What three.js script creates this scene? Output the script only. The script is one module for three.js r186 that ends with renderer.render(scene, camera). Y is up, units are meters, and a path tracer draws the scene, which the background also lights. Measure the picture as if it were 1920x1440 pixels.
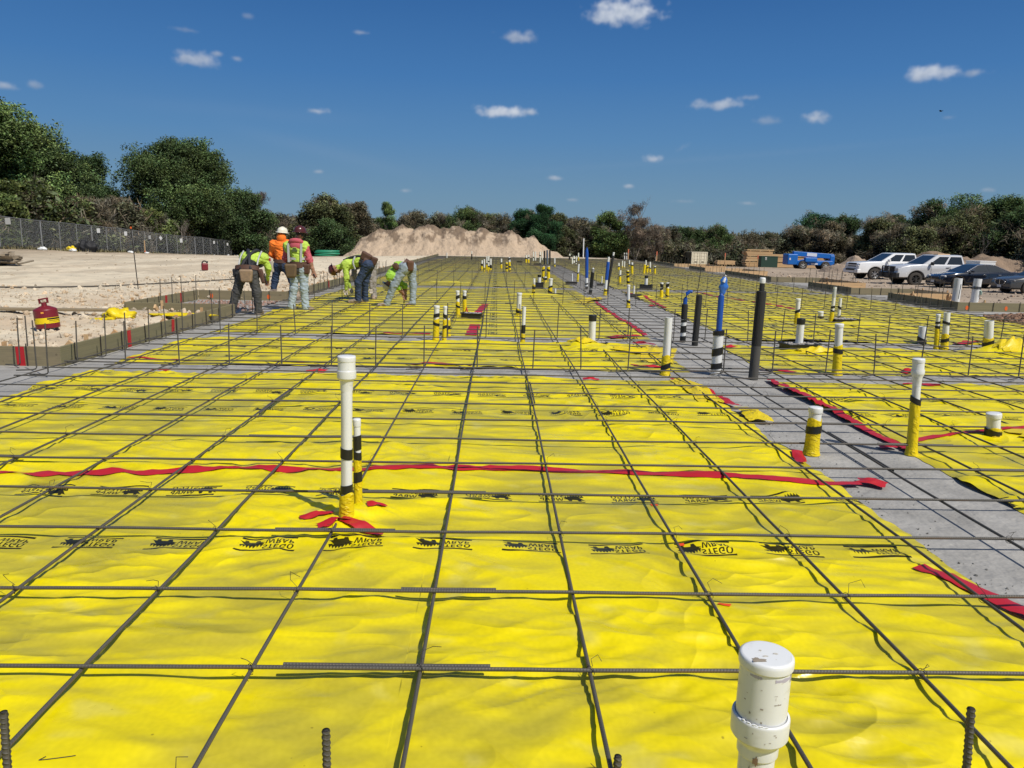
import * as THREE from 'three';
import { mergeGeometries, mergeVertices, toCreasedNormals } from 'three/addons/utils/BufferGeometryUtils.js';
import { RoundedBoxGeometry } from 'three/addons/geometries/RoundedBoxGeometry.js';
import { MarchingCubes } from 'three/addons/objects/MarchingCubes.js';

// ---------------------------------------------------------------- camera, renderer
const scene = new THREE.Scene();
const camera = new THREE.PerspectiveCamera(53.06, 4 / 3, 0.05, 3000);
camera.rotation.order = 'YXZ';
camera.position.set(0, 1.59, 0);
camera.rotation.set(-0.18536, -0.02277, 0.02);
const renderer = new THREE.WebGLRenderer({ antialias: true });
renderer.toneMapping = THREE.LinearToneMapping;
renderer.toneMappingExposure = 1.07;
renderer.shadowMap.enabled = true;

// ---------------------------------------------------------------- noise and random
function rng(seed) { let s = seed | 0; return () => { s = (s + 0x6d2b79f5) | 0; let t = Math.imul(s ^ (s >>> 15), 1 | s); t = (t + Math.imul(t ^ (t >>> 7), 61 | t)) ^ t; return ((t ^ (t >>> 14)) >>> 0) / 4294967296; }; }
const { clamp, lerp, smoothstep } = THREE.MathUtils;
const PERM = new Uint8Array(512), GX = new Float32Array(256), GY = new Float32Array(256);
{ const r = rng(77), p = [...Array(256).keys()]; for (let i = 255; i > 0; i--) { const j = Math.floor(r() * (i + 1)); [p[i], p[j]] = [p[j], p[i]]; } for (let i = 0; i < 512; i++) PERM[i] = p[i & 255]; for (let i = 0; i < 256; i++) { const a = r() * Math.PI * 2; GX[i] = Math.cos(a); GY[i] = Math.sin(a); } }
const mod = (a, n) => ((a % n) + n) % n;
// gradient noise, about -1..1; px, py: the periods (0 = none)
function gn(x, y, px = 0, py = 0) {
  const x0 = Math.floor(x), y0 = Math.floor(y), fx = x - x0, fy = y - y0;
  let a = x0, b = x0 + 1, c = y0, d = y0 + 1;
  if (px) { a = mod(a, px); b = mod(b, px); } if (py) { c = mod(c, py); d = mod(d, py); }
  a &= 255; b &= 255; c &= 255; d &= 255;
  const h00 = PERM[PERM[a] + c], h10 = PERM[PERM[b] + c], h01 = PERM[PERM[a] + d], h11 = PERM[PERM[b] + d];
  const u = fx * fx * fx * (fx * (fx * 6 - 15) + 10), v = fy * fy * fy * (fy * (fy * 6 - 15) + 10);
  const n00 = GX[h00] * fx + GY[h00] * fy, n10 = GX[h10] * (fx - 1) + GY[h10] * fy, n01 = GX[h01] * fx + GY[h01] * (fy - 1), n11 = GX[h11] * (fx - 1) + GY[h11] * (fy - 1);
  return 1.5 * (n00 + (n10 - n00) * u + (n01 + (n11 - n01) * u - n00 - (n10 - n00) * u) * v);
}
function fbm(x, y, oct = 4, px = 0, py = 0) { let s = 0, a = 0.55, k = 1; for (let i = 0; i < oct; i++) { s += a * gn(x * k + i * 17.3 * (px ? 0 : 1), y * k - i * 9.1 * (py ? 0 : 1), px * k, py * k); a *= 0.5; k *= 2; } return s; }
const lin = (hex) => new THREE.Color(hex);

// ---------------------------------------------------------------- sky and sun
const SUN = new THREE.Vector3(0.56, 1.0, 0.56).normalize();
{
  const W = 4096, H = 2048, data = new Float32Array(W * H * 4);
  // clouds: azimuth (degrees from +x, -90 = straight ahead), elevation, width, height, density
  const C = [];
  const cl = (az, el, w, h, d) => C.push({ az, el, w, h, d, s: C.length * 7.7 });
  cl(-81.6, 15.1, 6.4, 2.3, 1.15); cl(-88.9, 13.6, 3.2, 1.0, 0.62); cl(-110.3, 11.0, 3.4, 1.2, 0.7); cl(-107.7, 11.3, 0.9, 0.5, 0.5);
  cl(-109.0, 11.5, 0.8, 0.45, 0.5); cl(-89.8, 8.8, 4.6, 1.25, 1.05); cl(-87.7, 8.85, 1.4, 0.8, 0.75); cl(-74.9, 9.3, 4.2, 1.0, 0.75);
  cl(-72.8, 9.7, 2.2, 0.5, 0.45); cl(-61.9, 10.6, 3.5, 1.35, 0.9); cl(-59.4, 10.5, 1.9, 0.8, 0.6); cl(-68.5, 8.3, 2.3, 1.1, 0.75);
  cl(-71.5, 8.2, 2.4, 0.8, 0.34); cl(-102.7, 8.4, 1.8, 0.6, 0.72); cl(-79.0, 5.75, 1.8, 0.65, 0.8); cl(-99.5, 13.5, 1.3, 0.4, 0.5);
  cl(-121.1, 8.35, 1.6, 0.55, 0.62); cl(-119.6, 8.6, 0.9, 0.6, 0.45); cl(-86.0, 4.4, 1.5, 0.4, 0.6); cl(-80.6, 3.9, 0.8, 0.35, 0.6);
  cl(-102.7, 4.4, 1.0, 0.35, 0.5); cl(-96.7, 3.3, 1.0, 0.35, 0.5); cl(-107, 13.9, 0.8, 0.45, 0.3); cl(-110.7, 12.7, 2.2, 0.4, 0.3);
  cl(-84.5, 2.9, 1.3, 0.3, 0.45); cl(-72.2, 2.8, 1.6, 0.3, 0.45); cl(-58, 3.6, 1.2, 0.4, 0.45); cl(-60.6, 8.0, 1.1, 0.3, 0.3); cl(-76.8, 2.9, 2.2, 0.3, 0.3);
  const r = rng(5);
  for (let i = 0; i < 46; i++) { const a = -55 + r() * 245; cl(a, 3 + r() * r() * 38, 1 + r() * 5, 0.5 + r() * 1.6, 0.4 + r() * 0.7); }
  const bands = [[-2, 0.215, 0.325, 0.41], [0, 0.215, 0.325, 0.415], [3, 0.172, 0.312, 0.455], [7, 0.108, 0.262, 0.495], [11, 0.066, 0.205, 0.47], [16, 0.041, 0.148, 0.39], [30, 0.040, 0.115, 0.29], [60, 0.046, 0.10, 0.235], [90, 0.046, 0.10, 0.235]];
  for (let row = 0; row < H; row++) {
    const el = ((row + 0.5) / H - 0.5) * 180, e = (el * Math.PI) / 180; let k = 0;
    while (k < bands.length - 2 && bands[k + 1][0] < el) k++;
    const t = clamp((el - bands[k][0]) / (bands[k + 1][0] - bands[k][0]), 0, 1), A = bands[k], B = bands[k + 1];
    const below = el < 0 ? clamp(1 + el / 14, 0.35, 1) : 1;
    let base = [lerp(A[1], B[1], t) * below, lerp(A[2], B[2], t) * below, lerp(A[3], B[3], t) * below];
    for (let col = 0; col < W; col++) {
      const az = ((col + 0.5) / W - 0.5) * 2 * Math.PI, x = Math.cos(az) * Math.cos(e), z = Math.sin(az) * Math.cos(e), y = Math.sin(e);
      const c = x * SUN.x + y * SUN.y + z * SUN.z, ph = 0.86 + 0.2 * c * c * (c > 0 ? 1 : 0.25), glow = c > 0 ? 0.28 * Math.pow(c, 5) + 0.5 * Math.pow(c, 18) + 0.6 * Math.pow(c, 70) : 0;
      const o = (row * W + col) * 4;
      data[o] = base[0] * ph + glow * 0.9; data[o + 1] = base[1] * ph + glow * 0.85; data[o + 2] = base[2] * ph + glow * 0.75; data[o + 3] = 1;
    }
  }
  // a thin old contrail and a faint veil
  const streak = (a0, e0, a1, e1, half, amp) => {
    const NS = Math.round(Math.abs(a1 - a0) / 360 * W);
    for (let i = 0; i <= NS; i++) {
      const f = i / NS, ca = lerp(a0, a1, f), ce = lerp(e0, e1, f), rr = Math.ceil((half * 3) / 180 * H);
      const cr = Math.floor((ce / 180 + 0.5) * H), cc = Math.floor((ca / 360 + 0.5) * W);
      for (let d = -rr; d <= rr; d++) { const o = ((cr + d) * W + cc) * 4, g = Math.exp(-((d / (rr / 2.2)) ** 2)) * amp * (0.8 + 0.4 * gn(i * 0.02, d * 0.02)) * Math.sin(f * Math.PI); if (o >= 0 && o < data.length) for (let q = 0; q < 3; q++) data[o + q] += g * (0.6 - data[o + q]) * 0.25; }
    }
  };
  streak(-110, 7.4, -94.5, 4.2, 0.35, 0.13); streak(-77.6, 6.3, -76.3, 6.85, 0.08, 0.3); streak(-92, 4.6, -56, 7.2, 0.12, 0.08); streak(-118, 8.2, -97, 8.0, 0.35, 0.08);
  for (const q of C) {
    const hw = q.w * 0.95, hh = q.h * 1.1, c0 = Math.floor(((q.az - hw) / 360 + 0.5) * W), c1 = Math.ceil(((q.az + hw) / 360 + 0.5) * W), r0 = Math.floor(((q.el - hh) / 180 + 0.5) * H), r1 = Math.ceil(((q.el + hh) / 180 + 0.5) * H);
    for (let row = r0; row <= r1; row++) for (let col = c0; col <= c1; col++) {
      const u = (((col + 0.5) / W - 0.5) * 360 - q.az) / (q.w * 0.5), v = (((row + 0.5) / H - 0.5) * 180 - q.el) / (q.h * 0.5);
      const sx = u * q.w * 0.5, sy = v * q.h * 0.5;
      const wob = fbm(sx * 1.1 + q.s, sy * 1.6 + q.s, 4) * 1.0 + 0.12 * gn(sx * 5 + q.s, sy * 6) + 0.3 * gn(sx * 0.7 + q.s * 3, 1.5);
      const flat = v < 0 ? v * 1.35 : v, body = 1 - Math.sqrt(u * u * 0.9 + flat * flat * 0.95) + wob * 0.62 - 0.06;
      if (body <= 0) continue;
      const al = smoothstep(body, -0.05, 0.85) * clamp(q.d, 0, 1) * 0.93;
      const lit = clamp(0.52 + 0.3 * v + 0.36 * fbm(sx * 1.6 + q.s, sy * 2.2 + 4 + q.s, 3) + 0.06 * u, 0.2, 0.95), o = (row * W + mod(col, W)) * 4;
      if (o < 0 || o >= data.length) continue;
      const cr = lerp(0.26, 0.74, lit), cg = lerp(0.33, 0.77, lit), cb = lerp(0.45, 0.82, lit), thin = 0.6 + 0.4 * clamp(q.d, 0, 1);
      data[o] = lerp(data[o], cr * thin, al); data[o + 1] = lerp(data[o + 1], cg * thin, al); data[o + 2] = lerp(data[o + 2], cb * thin, al);
    }
  }
  const sky = new THREE.DataTexture(data, W, H, THREE.RGBAFormat, THREE.FloatType);
  sky.mapping = THREE.EquirectangularReflectionMapping; sky.magFilter = THREE.LinearFilter; sky.minFilter = THREE.LinearFilter; sky.needsUpdate = true;
  scene.background = sky; scene.environment = sky;
}
const sun = new THREE.DirectionalLight(new THREE.Color(1, 0.945, 0.86), 4.0);
sun.position.copy(SUN).multiplyScalar(120).add(new THREE.Vector3(3, 0, -30)); sun.target.position.set(3, 0, -30);
sun.castShadow = true; sun.shadow.mapSize.set(4096, 4096);
Object.assign(sun.shadow.camera, { left: -90, right: 90, top: 90, bottom: -90, near: 1, far: 400 });
scene.add(sun, sun.target);

// ---------------------------------------------------------------- naming and building helpers
const taken = {};
function numbered(n) { const k = (taken[n] = (taken[n] ?? -1) + 1); return k ? n + '_' + String(k).padStart(3, '0') : n; }
function tag(o, label, category, group) { o.userData.label = label; o.userData.category = category; if (group) o.userData.group = group; return o; }
function thing(name, label, category, [x, y, z] = [0, 0, 0], turn = 0, group) { const o = new THREE.Group(); o.name = numbered(name); o.position.set(x, y, z); o.rotation.y = turn; scene.add(o); return tag(o, label, category, group); }
function part(parent, name, geometry, material) { const m = new THREE.Mesh(geometry, material); m.name = name; m.castShadow = m.receiveShadow = true; parent.add(m); return m; }
function struct(name, geometry, material, kind = 'structure') { const m = part(scene, numbered(name), geometry, material); m.userData.kind = kind; return m; }
const merge = (list) => mergeGeometries(list.map((g) => { const q = g.index ? g.toNonIndexed() : g; for (const k of Object.keys(q.attributes)) if (!['position', 'normal', 'uv'].includes(k)) q.deleteAttribute(k); return q; }));
const box = (w, h, d, x = 0, y = 0, z = 0, rx = 0, ry = 0, rz = 0) => new THREE.BoxGeometry(w, h, d).applyMatrix4(new THREE.Matrix4().compose(new THREE.Vector3(x, y, z), new THREE.Quaternion().setFromEuler(new THREE.Euler(rx, ry, rz)), new THREE.Vector3(1, 1, 1)));
const rbox = (w, h, d, r, x = 0, y = 0, z = 0, rx = 0, ry = 0, rz = 0, seg = 2) => new RoundedBoxGeometry(w, h, d, seg, r).applyMatrix4(new THREE.Matrix4().compose(new THREE.Vector3(x, y, z), new THREE.Quaternion().setFromEuler(new THREE.Euler(rx, ry, rz)), new THREE.Vector3(1, 1, 1)));
const V = (x, y, z) => new THREE.Vector3(x, y, z);
// a round bar through points
function bar(points, r, sides = 6, uvLen = 1) {
  const P = [], N = [], U = [], I = [], n = points.length; let s = 0;
  for (let i = 0; i < n; i++) {
    const a = points[Math.max(0, i - 1)], b = points[Math.min(n - 1, i + 1)], t = b.clone().sub(a).normalize();
    if (i) s += points[i].distanceTo(points[i - 1]);
    const up = Math.abs(t.y) > 0.9 ? V(1, 0, 0) : V(0, 1, 0), e = up.clone().cross(t).normalize(), f = t.clone().cross(e), rad = typeof r === 'function' ? r(i / (n - 1), s) : r;
    for (let k = 0; k <= sides; k++) { const q = (k / sides) * Math.PI * 2, d = e.clone().multiplyScalar(Math.cos(q)).addScaledVector(f, Math.sin(q)); P.push(points[i].x + d.x * rad, points[i].y + d.y * rad, points[i].z + d.z * rad); N.push(d.x, d.y, d.z); U.push(k / sides, s * uvLen); }
    if (i) for (let k = 0; k < sides; k++) { const p = (i - 1) * (sides + 1) + k, q = p + sides + 1; I.push(p, p + 1, q, p + 1, q + 1, q); }
  }
  for (const end of [0, n - 1]) { const c = P.length / 3, t = points[end].clone().sub(points[end ? n - 2 : 1]).normalize(); P.push(points[end].x, points[end].y, points[end].z); N.push(t.x, t.y, t.z); U.push(0.5, 0); for (let k = 0; k < sides; k++) { const p = end * (sides + 1) + k; end ? I.push(c, p, p + 1) : I.push(c, p + 1, p); } }
  const g = new THREE.BufferGeometry(); g.setAttribute('position', new THREE.Float32BufferAttribute(P, 3)); g.setAttribute('normal', new THREE.Float32BufferAttribute(N, 3)); g.setAttribute('uv', new THREE.Float32BufferAttribute(U, 2)); g.setIndex(I); return g;
}
function lathe(profile, seg = 20) { return new THREE.LatheGeometry(profile.map(([r, y]) => new THREE.Vector2(Math.max(r, 1e-4), y)), seg); }
function tex(w, h, fn, srgb = true) {
  const d = srgb ? new Uint8Array(w * h * 4) : new Float32Array(w * h * 4), c = [0, 0, 0, 1];
  for (let y = 0; y < h; y++) for (let x = 0; x < w; x++) { c[3] = 1; fn(x / w, y / h, c); const o = (y * w + x) * 4; for (let k = 0; k < 4; k++) { let q = clamp(c[k], 0, 1); if (srgb && k < 3) q = q <= 0.0031308 ? q * 12.92 : 1.055 * Math.pow(q, 1 / 2.4) - 0.055; d[o + k] = srgb ? Math.round(q * 255) : c[k]; } }
  const t = new THREE.DataTexture(d, w, h, THREE.RGBAFormat, srgb ? THREE.UnsignedByteType : THREE.FloatType); t.wrapS = t.wrapT = THREE.RepeatWrapping; t.magFilter = t.minFilter = THREE.LinearFilter; if (srgb) t.colorSpace = THREE.SRGBColorSpace; t.needsUpdate = true; return t;
}
const rep = (t, u, v) => { const c = t.clone(); c.repeat.set(u, v); c.needsUpdate = true; return c; };
const std = (color, roughness = 0.7, more = {}) => new THREE.MeshStandardMaterial({ color: Array.isArray(color) ? new THREE.Color().setRGB(...color) : new THREE.Color(color), roughness, ...more });
const phys = (color, roughness, more = {}) => new THREE.MeshPhysicalMaterial({ color: Array.isArray(color) ? new THREE.Color().setRGB(...color) : new THREE.Color(color), roughness, ...more });
// a sheet of height y(x, z) over a grid of xs, zs; colour(x, z, y, out) optional; uv(x, z)
function sheet(xs, zs, y, uv, colour, keep) {
  const P = [], U = [], K = [], I = [], nx = xs.length, nz = zs.length, out = [1, 1, 1];
  for (let j = 0; j < nz; j++) for (let i = 0; i < nx; i++) { const p = y(xs[i], zs[j], i, j); P.push(p[0], p[1], p[2]); const q = uv(p[0], p[2]); U.push(q[0], q[1]); if (colour) { colour(p[0], p[2], p[1], out); K.push(out[0], out[1], out[2]); } }
  const up = zs[1] > zs[0] === xs[1] > xs[0];
  for (let j = 0; j < nz - 1; j++) for (let i = 0; i < nx - 1; i++) { if (keep && !keep((xs[i] + xs[i + 1]) / 2, (zs[j] + zs[j + 1]) / 2)) continue; const a = j * nx + i, b = a + 1, c = a + nx, d = c + 1; up ? I.push(a, c, b, b, c, d) : I.push(a, b, c, b, d, c); }
  const g = new THREE.BufferGeometry(); g.setAttribute('position', new THREE.Float32BufferAttribute(P, 3)); g.setAttribute('uv', new THREE.Float32BufferAttribute(U, 2)); if (colour) g.setAttribute('color', new THREE.Float32BufferAttribute(K, 3)); g.setIndex(I); g.computeVertexNormals(); return g;
}
const range = (a, b, step) => { const n = Math.max(1, Math.round(Math.abs(b - a) / step)); return [...Array(n + 1)].map((_, i) => a + ((b - a) * i) / n); };
const ORD = (n) => n + (n % 10 === 1 && n % 100 !== 11 ? 'st' : n % 10 === 2 && n % 100 !== 12 ? 'nd' : n % 10 === 3 && n % 100 !== 13 ? 'rd' : 'th');
// ================================================================ ground
function groundY(x, z) {
  const f = clamp((-x - 6) / 22, 0, 1.25), g = clamp((x - 12.6) / 5, 0, 1);
  let y = -0.02 - 0.1 * smoothstep(-z, 50, 72);
  y += f * clamp(0.59 + 0.034 * (z + 43), -1.3, 0.8);
  y += g * -0.70 - 0.25 * smoothstep(x, 30, 60);
  y -= smoothstep(-z, 75, 150) * (1.9 * clamp((x + 30) / 50, 0, 1));
  if (x < -40) y += (-40 - x) * 0.02;
  // trodden bank of rubble beside the left forms
  if (x < -5.2 && z > -62) { const d = Math.min(-5.2 - x, 6); y += (0.04 * Math.exp(-((d - 1.0) ** 2) / 1.8) + 0.05 * Math.abs(gn(x * 2.2, z * 2.4)) * (d < 5 ? 1 : 0.3) + 0.03 * gn(x * 5, z * 5)) * clamp((-z - 8.5) / 2, 0, 1); }
  const near = Math.abs(x - 3.5) < 9.5 && z > -71 ? 0 : 1;
  y += near * (0.05 * fbm(x * 0.45, z * 0.45, 4) + 0.10 * fbm(x * 0.11 + 9, z * 0.11, 3));
  if (x > 12.6 && x < 60) y += 0.05 * Math.abs(gn(x * 1.4, z * 1.1)) + 0.04 * gn(x * 3.1, z * 2.7);
  return y;
}
const inSlab = (x, z) => z > -70.4 && (x > -5.28 && x < 12.15 || (x <= -5.28 && (z > -9.32 || (z < -15.6 && z > -19.4 && x > -7.45))) || (x >= 12.15 && x < 14.9 && (z > -20 || (z < -23.7 && z > -26.2) || (z < -29.9 && z > -34) || (z < -41 && z > -45) || (z < -48.8 && z > -53))));
const earthTex = tex(1024, 1024, (u, v, c) => {
  const n = fbm(u * 6, v * 6, 5, 6, 6), g = gn(u * 120, v * 120, 120, 120), p = gn(u * 46, v * 46, 46, 46), s = gn(u * 24 + 3, v * 24, 24, 24);
  let k = 0.84 + 0.17 * n + 0.05 * g; if (p > 0.6) k += (p - 0.6) * 0.45; if (s < -0.62) k -= 0.14;
  c[0] = k; c[1] = k * (0.985 - 0.02 * n); c[2] = k * (0.96 - 0.04 * n);
});
const earthBump = tex(1024, 1024, (u, v, c) => { const p = gn(u * 46, v * 46, 46, 46); c[0] = c[1] = c[2] = 0.5 + 0.2 * fbm(u * 24, v * 24, 4, 24, 24) + 0.25 * Math.max(0, p - 0.3); }, false);
{
  const xs = [...range(-420, -110, 16), ...range(-106, -44, 2), ...range(-43.4, -20, 0.55), ...range(-19.7, -11, 0.3), ...range(-10.8, -5, 0.16), ...range(-4.7, 40, 0.3), ...range(40.6, 64, 0.6), ...range(66, 120, 3), ...range(130, 460, 16)];
  const zs = [...range(40, 4, 2), ...range(3.5, -8, 0.5), ...range(-8.2, -22, 0.2), ...range(-22.3, -76, 0.35), ...range(-77, -160, 1.3), ...range(-166, -760, 14)];
  const g = sheet(xs, zs, (x, z) => [x, inSlab(x, z) || inSlab(x + 0.3, z) || inSlab(x - 0.3, z) || inSlab(x, z + 0.3) || inSlab(x, z - 0.3) ? -0.22 : groundY(x, z), z], (x, z) => [x / 3.1, z / 3.1], (x, z, y, o) => {
    const n = fbm(x * 0.09, z * 0.09, 4), m = fbm(x * 0.5 + 40, z * 0.5, 4);
    let r = 0.74, gg = 0.645, b = 0.48;                          // pale caliche
    const rut = smoothstep(Math.abs(fbm((x + z * 0.12) * 0.55 + 7, z * 0.045, 3)), 0.16, 0.0);
    if (x < -6) {
      const t = smoothstep(-x, 15 + 3 * n, 25 + 2 * m) * 0.85; r = lerp(r, 0.34, t); gg = lerp(gg, 0.255, t); b = lerp(b, 0.16, t);
      const q = rut * 0.45 * smoothstep(-x, 8, 13); r = lerp(r, 0.42, q); gg = lerp(gg, 0.335, q); b = lerp(b, 0.23, q);
      const w = smoothstep(m + 0.5 * n, 0.18, 0.5) * 0.35; r = lerp(r, 0.45, w); gg = lerp(gg, 0.34, w); b = lerp(b, 0.225, w);
    }
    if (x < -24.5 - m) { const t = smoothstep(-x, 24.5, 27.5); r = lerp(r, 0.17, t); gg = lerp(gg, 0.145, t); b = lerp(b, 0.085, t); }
    if (x < -5 && x > -12 && z > -34) { const t = 0.65 * smoothstep(m + n, -0.15, 0.4) * (1 - smoothstep(-x, 7.5, 12)); r = lerp(r, 0.50, t); gg = lerp(gg, 0.385, t); b = lerp(b, 0.26, t); }
    if (x > 12) { const t = 0.85; r = lerp(r, 0.345 + 0.08 * m, t); gg = lerp(gg, 0.265 + 0.06 * m, t); b = lerp(b, 0.195 + 0.045 * m, t); }
    if (z < -74) { const t = 0.7 * smoothstep(-z, 74, 86); r = lerp(r, 0.36, t); gg = lerp(gg, 0.28, t); b = lerp(b, 0.19, t); }
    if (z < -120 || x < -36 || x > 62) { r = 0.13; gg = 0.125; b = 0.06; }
    const k = 1 + 0.2 * n + 0.16 * m; o[0] = r * k; o[1] = gg * k; o[2] = b * k;
  });
  struct('ground', g, new THREE.MeshStandardMaterial({ vertexColors: true, map: earthTex, bumpMap: earthBump, bumpScale: 0.05, roughness: 0.95 }));
}

// ================================================================ concrete between the plastic sheets
const concTex = tex(1024, 1024, (u, v, c) => {
  const n = fbm(u * 5, v * 5, 5, 5, 5), g = gn(u * 150, v * 150, 150, 150), h = gn(u * 60, v * 60, 60, 60);
  let k = 0.305 + 0.09 * n + 0.02 * g; if (h < -0.8) k -= 0.05; if (h > 0.8) k += 0.05; k += 0.03 * gn(u * 11, v * 11, 11, 11);
  c[0] = k * 1.0; c[1] = k * 0.965; c[2] = k * 0.89;
});
const concBump = tex(512, 512, (u, v, c) => { c[0] = c[1] = c[2] = 0.5 + 0.25 * fbm(u * 30, v * 30, 4, 30, 30) + 0.2 * Math.min(0, gn(u * 50, v * 50, 50, 50) + 0.4); }, false);
const concM = new THREE.MeshStandardMaterial({ map: concTex, bumpMap: concBump, bumpScale: 0.03, roughness: 0.9 });
{
  const s = new THREE.Shape(), pts = [[-9.6, -3], [15.6, -3], [15.6, 20]];
  // outline in (x, -z): along the right edge with its porch steps, back along the left edge
  s.moveTo(-9.6, -3); s.lineTo(14.9, -3); s.lineTo(14.9, 20); s.lineTo(12.1, 20); s.lineTo(12.1, 23.7);
  for (const [a, b] of [[23.7, 26.2], [29.9, 34], [41, 45], [48.8, 53]]) { s.lineTo(12.1, a); s.lineTo(14.3, a); s.lineTo(14.3, b); s.lineTo(12.1, b); }
  s.lineTo(12.1, 70.4); s.lineTo(-5.22, 70.4); s.lineTo(-5.22, 19.4); s.lineTo(-7.4, 19.4); s.lineTo(-7.4, 15.6); s.lineTo(-5.22, 15.6); s.lineTo(-5.22, 9.3); s.lineTo(-9.6, 9.3); s.closePath();
  const g = new THREE.ExtrudeGeometry(s, { depth: 0.12, bevelEnabled: false }); g.rotateX(-Math.PI / 2); g.translate(0, -0.145, 0);
  const p = g.attributes.position, uv = g.attributes.uv; for (let i = 0; i < p.count; i++) uv.setXY(i, p.getX(i) / 2.3, p.getZ(i) / 2.3);
  struct('concrete_floor', g, concM);
}

// ================================================================ yellow plastic sheets
const filmTex = (() => {
  const W = 1178, H = 2048, cv = document.createElement('canvas'); cv.width = W; cv.height = H;   // 1.84 m by 3.2 m
  const c = cv.getContext('2d'), r = rng(31), K = 640;
  const im = c.createImageData(W, H);
  for (let y = 0; y < H; y++) for (let x = 0; x < W; x++) {
    const u = x / W, v = y / H, n = fbm(u * 4, v * 12, 5, 4, 12), m = fbm(u * 9 + 0.3, v * 40, 3, 9, 40), q = gn(u * 90, v * 150, 90, 150);
    const hazeDust = clamp(0.05 + 0.62 * smoothstep(n + 0.25 * m, -0.1, 0.6) * 0.75 + 0.04 * q, 0, 0.8), o = (y * W + x) * 4;  // faint dull streaks: painted sky haze over a dusty film
    const w = 247 + 7 * q - 22 * hazeDust; im.data[o] = w + 4 * m; im.data[o + 1] = w + 6 * m; im.data[o + 2] = w + 4 * q; im.data[o + 3] = 255;
  }
  c.putImageData(im, 0, 0);
  const ink = 'rgba(22,22,14,0.86)';
  const logo = (cx, cy, flip) => {                 // the film lies with its printed face down: the print shows mirrored
    c.save(); c.translate(cx, cy); c.rotate((r() - 0.5) * 0.06); if (flip) c.scale(1, -1); else c.scale(-1, 1);
    c.scale(K / 1000, K / 1000); c.fillStyle = c.strokeStyle = ink;
    c.font = 'bold 62px sans-serif'; c.textAlign = 'center'; c.textBaseline = 'middle';
    c.save(); c.translate(66, -26); c.scale(0.86, 1); c.fillText('STEGO', 0, 0); c.fillText('WRAP', 0, 54); c.restore();
    c.lineWidth = 15; c.beginPath(); c.moveTo(-150, -66); c.bezierCurveTo(-70, -80, 10, -52, 158, -66); c.stroke();
    c.beginPath(); c.moveTo(-142, 72); c.bezierCurveTo(-60, 62, 20, 78, 150, 68); c.stroke();
    // plated reptile: body, tail, head, legs, plates
    c.beginPath(); c.moveTo(-150, 48); c.bezierCurveTo(-125, 30, -118, -10, -85, -16); c.bezierCurveTo(-50, -18, -38, 10, -8, 18); c.lineTo(-34, 26); c.lineTo(-44, 52); c.lineTo(-60, 52); c.lineTo(-64, 30); c.lineTo(-96, 32); c.lineTo(-104, 54); c.lineTo(-122, 54); c.lineTo(-120, 36); c.closePath(); c.fill();
    for (let k = 0; k < 7; k++) { const x = -128 + k * 17, y = -4 - 20 * Math.sin((k + 1) / 8 * 3.14) + (k > 4 ? 8 : 0); c.beginPath(); c.moveTo(x - 11, y + 14); c.lineTo(x + 2, y - 24); c.lineTo(x + 13, y + 14); c.closePath(); c.fill(); }
    c.restore();
  };
  for (let k = -1; k < 5; k++) { logo(k * 294.5 + 40, 300, true); logo(k * 294.5 + 190, 300 - 0.82 * K + H, false); }
  // scuffs
  for (let i = 0; i < 130; i++) { const x = r() * W, y = r() * H; c.strokeStyle = `rgba(255,255,255,${0.15 + r() * 0.25})`; c.lineWidth = 1 + r() * 3; c.beginPath(); c.moveTo(x, y); c.quadraticCurveTo(x + (r() - 0.5) * 60, y + (r() - 0.5) * 14, x + (r() - 0.5) * 110, y + (r() - 0.5) * 26); c.stroke(); }
  for (let i = 0; i < 60; i++) { c.fillStyle = `rgba(120,110,90,${0.15 + r() * 0.3})`; c.beginPath(); c.arc(r() * W, r() * H, 0.8 + r() * 2, 0, 7); c.fill(); }
  const t = new THREE.CanvasTexture(cv); t.colorSpace = THREE.SRGBColorSpace; t.wrapS = t.wrapT = THREE.RepeatWrapping; return t;
})();
const filmBump = tex(1024, 1024, (u, v, c) => {           // sharp little folds, and facets between them
  const w = 0.035 * fbm(u * 5, v * 5, 2, 5, 5), w2 = 0.05 * fbm(u * 4 + 0.4, v * 6, 2, 4, 6), q = Math.round(3) * u;   // folds run mostly across, some aslant
  const a = 1 - Math.abs(gn((u + w2) * 4, (v + w) * 11 + q, 4, 11)), b = 1 - Math.abs(gn((u + w) * 6, (v + w2) * 16 - 2 * u, 6, 16)), e = 1 - Math.abs(gn((u + w2) * 12, (v - w) * 15, 12, 15));
  const m = smoothstep(gn(u * 5, v * 6, 5, 6), -0.1, 0.6), m2 = smoothstep(gn(u * 4 + 0.5, v * 7, 4, 7), 0.0, 0.6), m3 = smoothstep(gn(u * 7, v * 5, 7, 5), 0.0, 0.6), d = Math.abs(gn((u + w2) * 6, (v + w) * 8, 6, 8));
  c[0] = c[1] = c[2] = 0.2 + 0.42 * Math.max(0, a) ** 3 * m + 0.30 * Math.max(0, b) ** 4 * m2 + 0.16 * Math.max(0, e) ** 3 * m3 + 0.22 * d;
}, false);
const filmRough = tex(512, 512, (u, v, c) => { const n = fbm(u * 4, v * 8, 5, 4, 8); c[0] = c[1] = c[2] = clamp(0.40 + 0.32 * n, 0.24, 0.7); }, false);
const filmM = new THREE.MeshPhysicalMaterial({ map: filmTex, bumpMap: rep(filmBump, 0.61, 0.83), bumpScale: 0.04, roughnessMap: filmRough, roughness: 1.0, vertexColors: true, specularIntensity: 0.75 });
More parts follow.
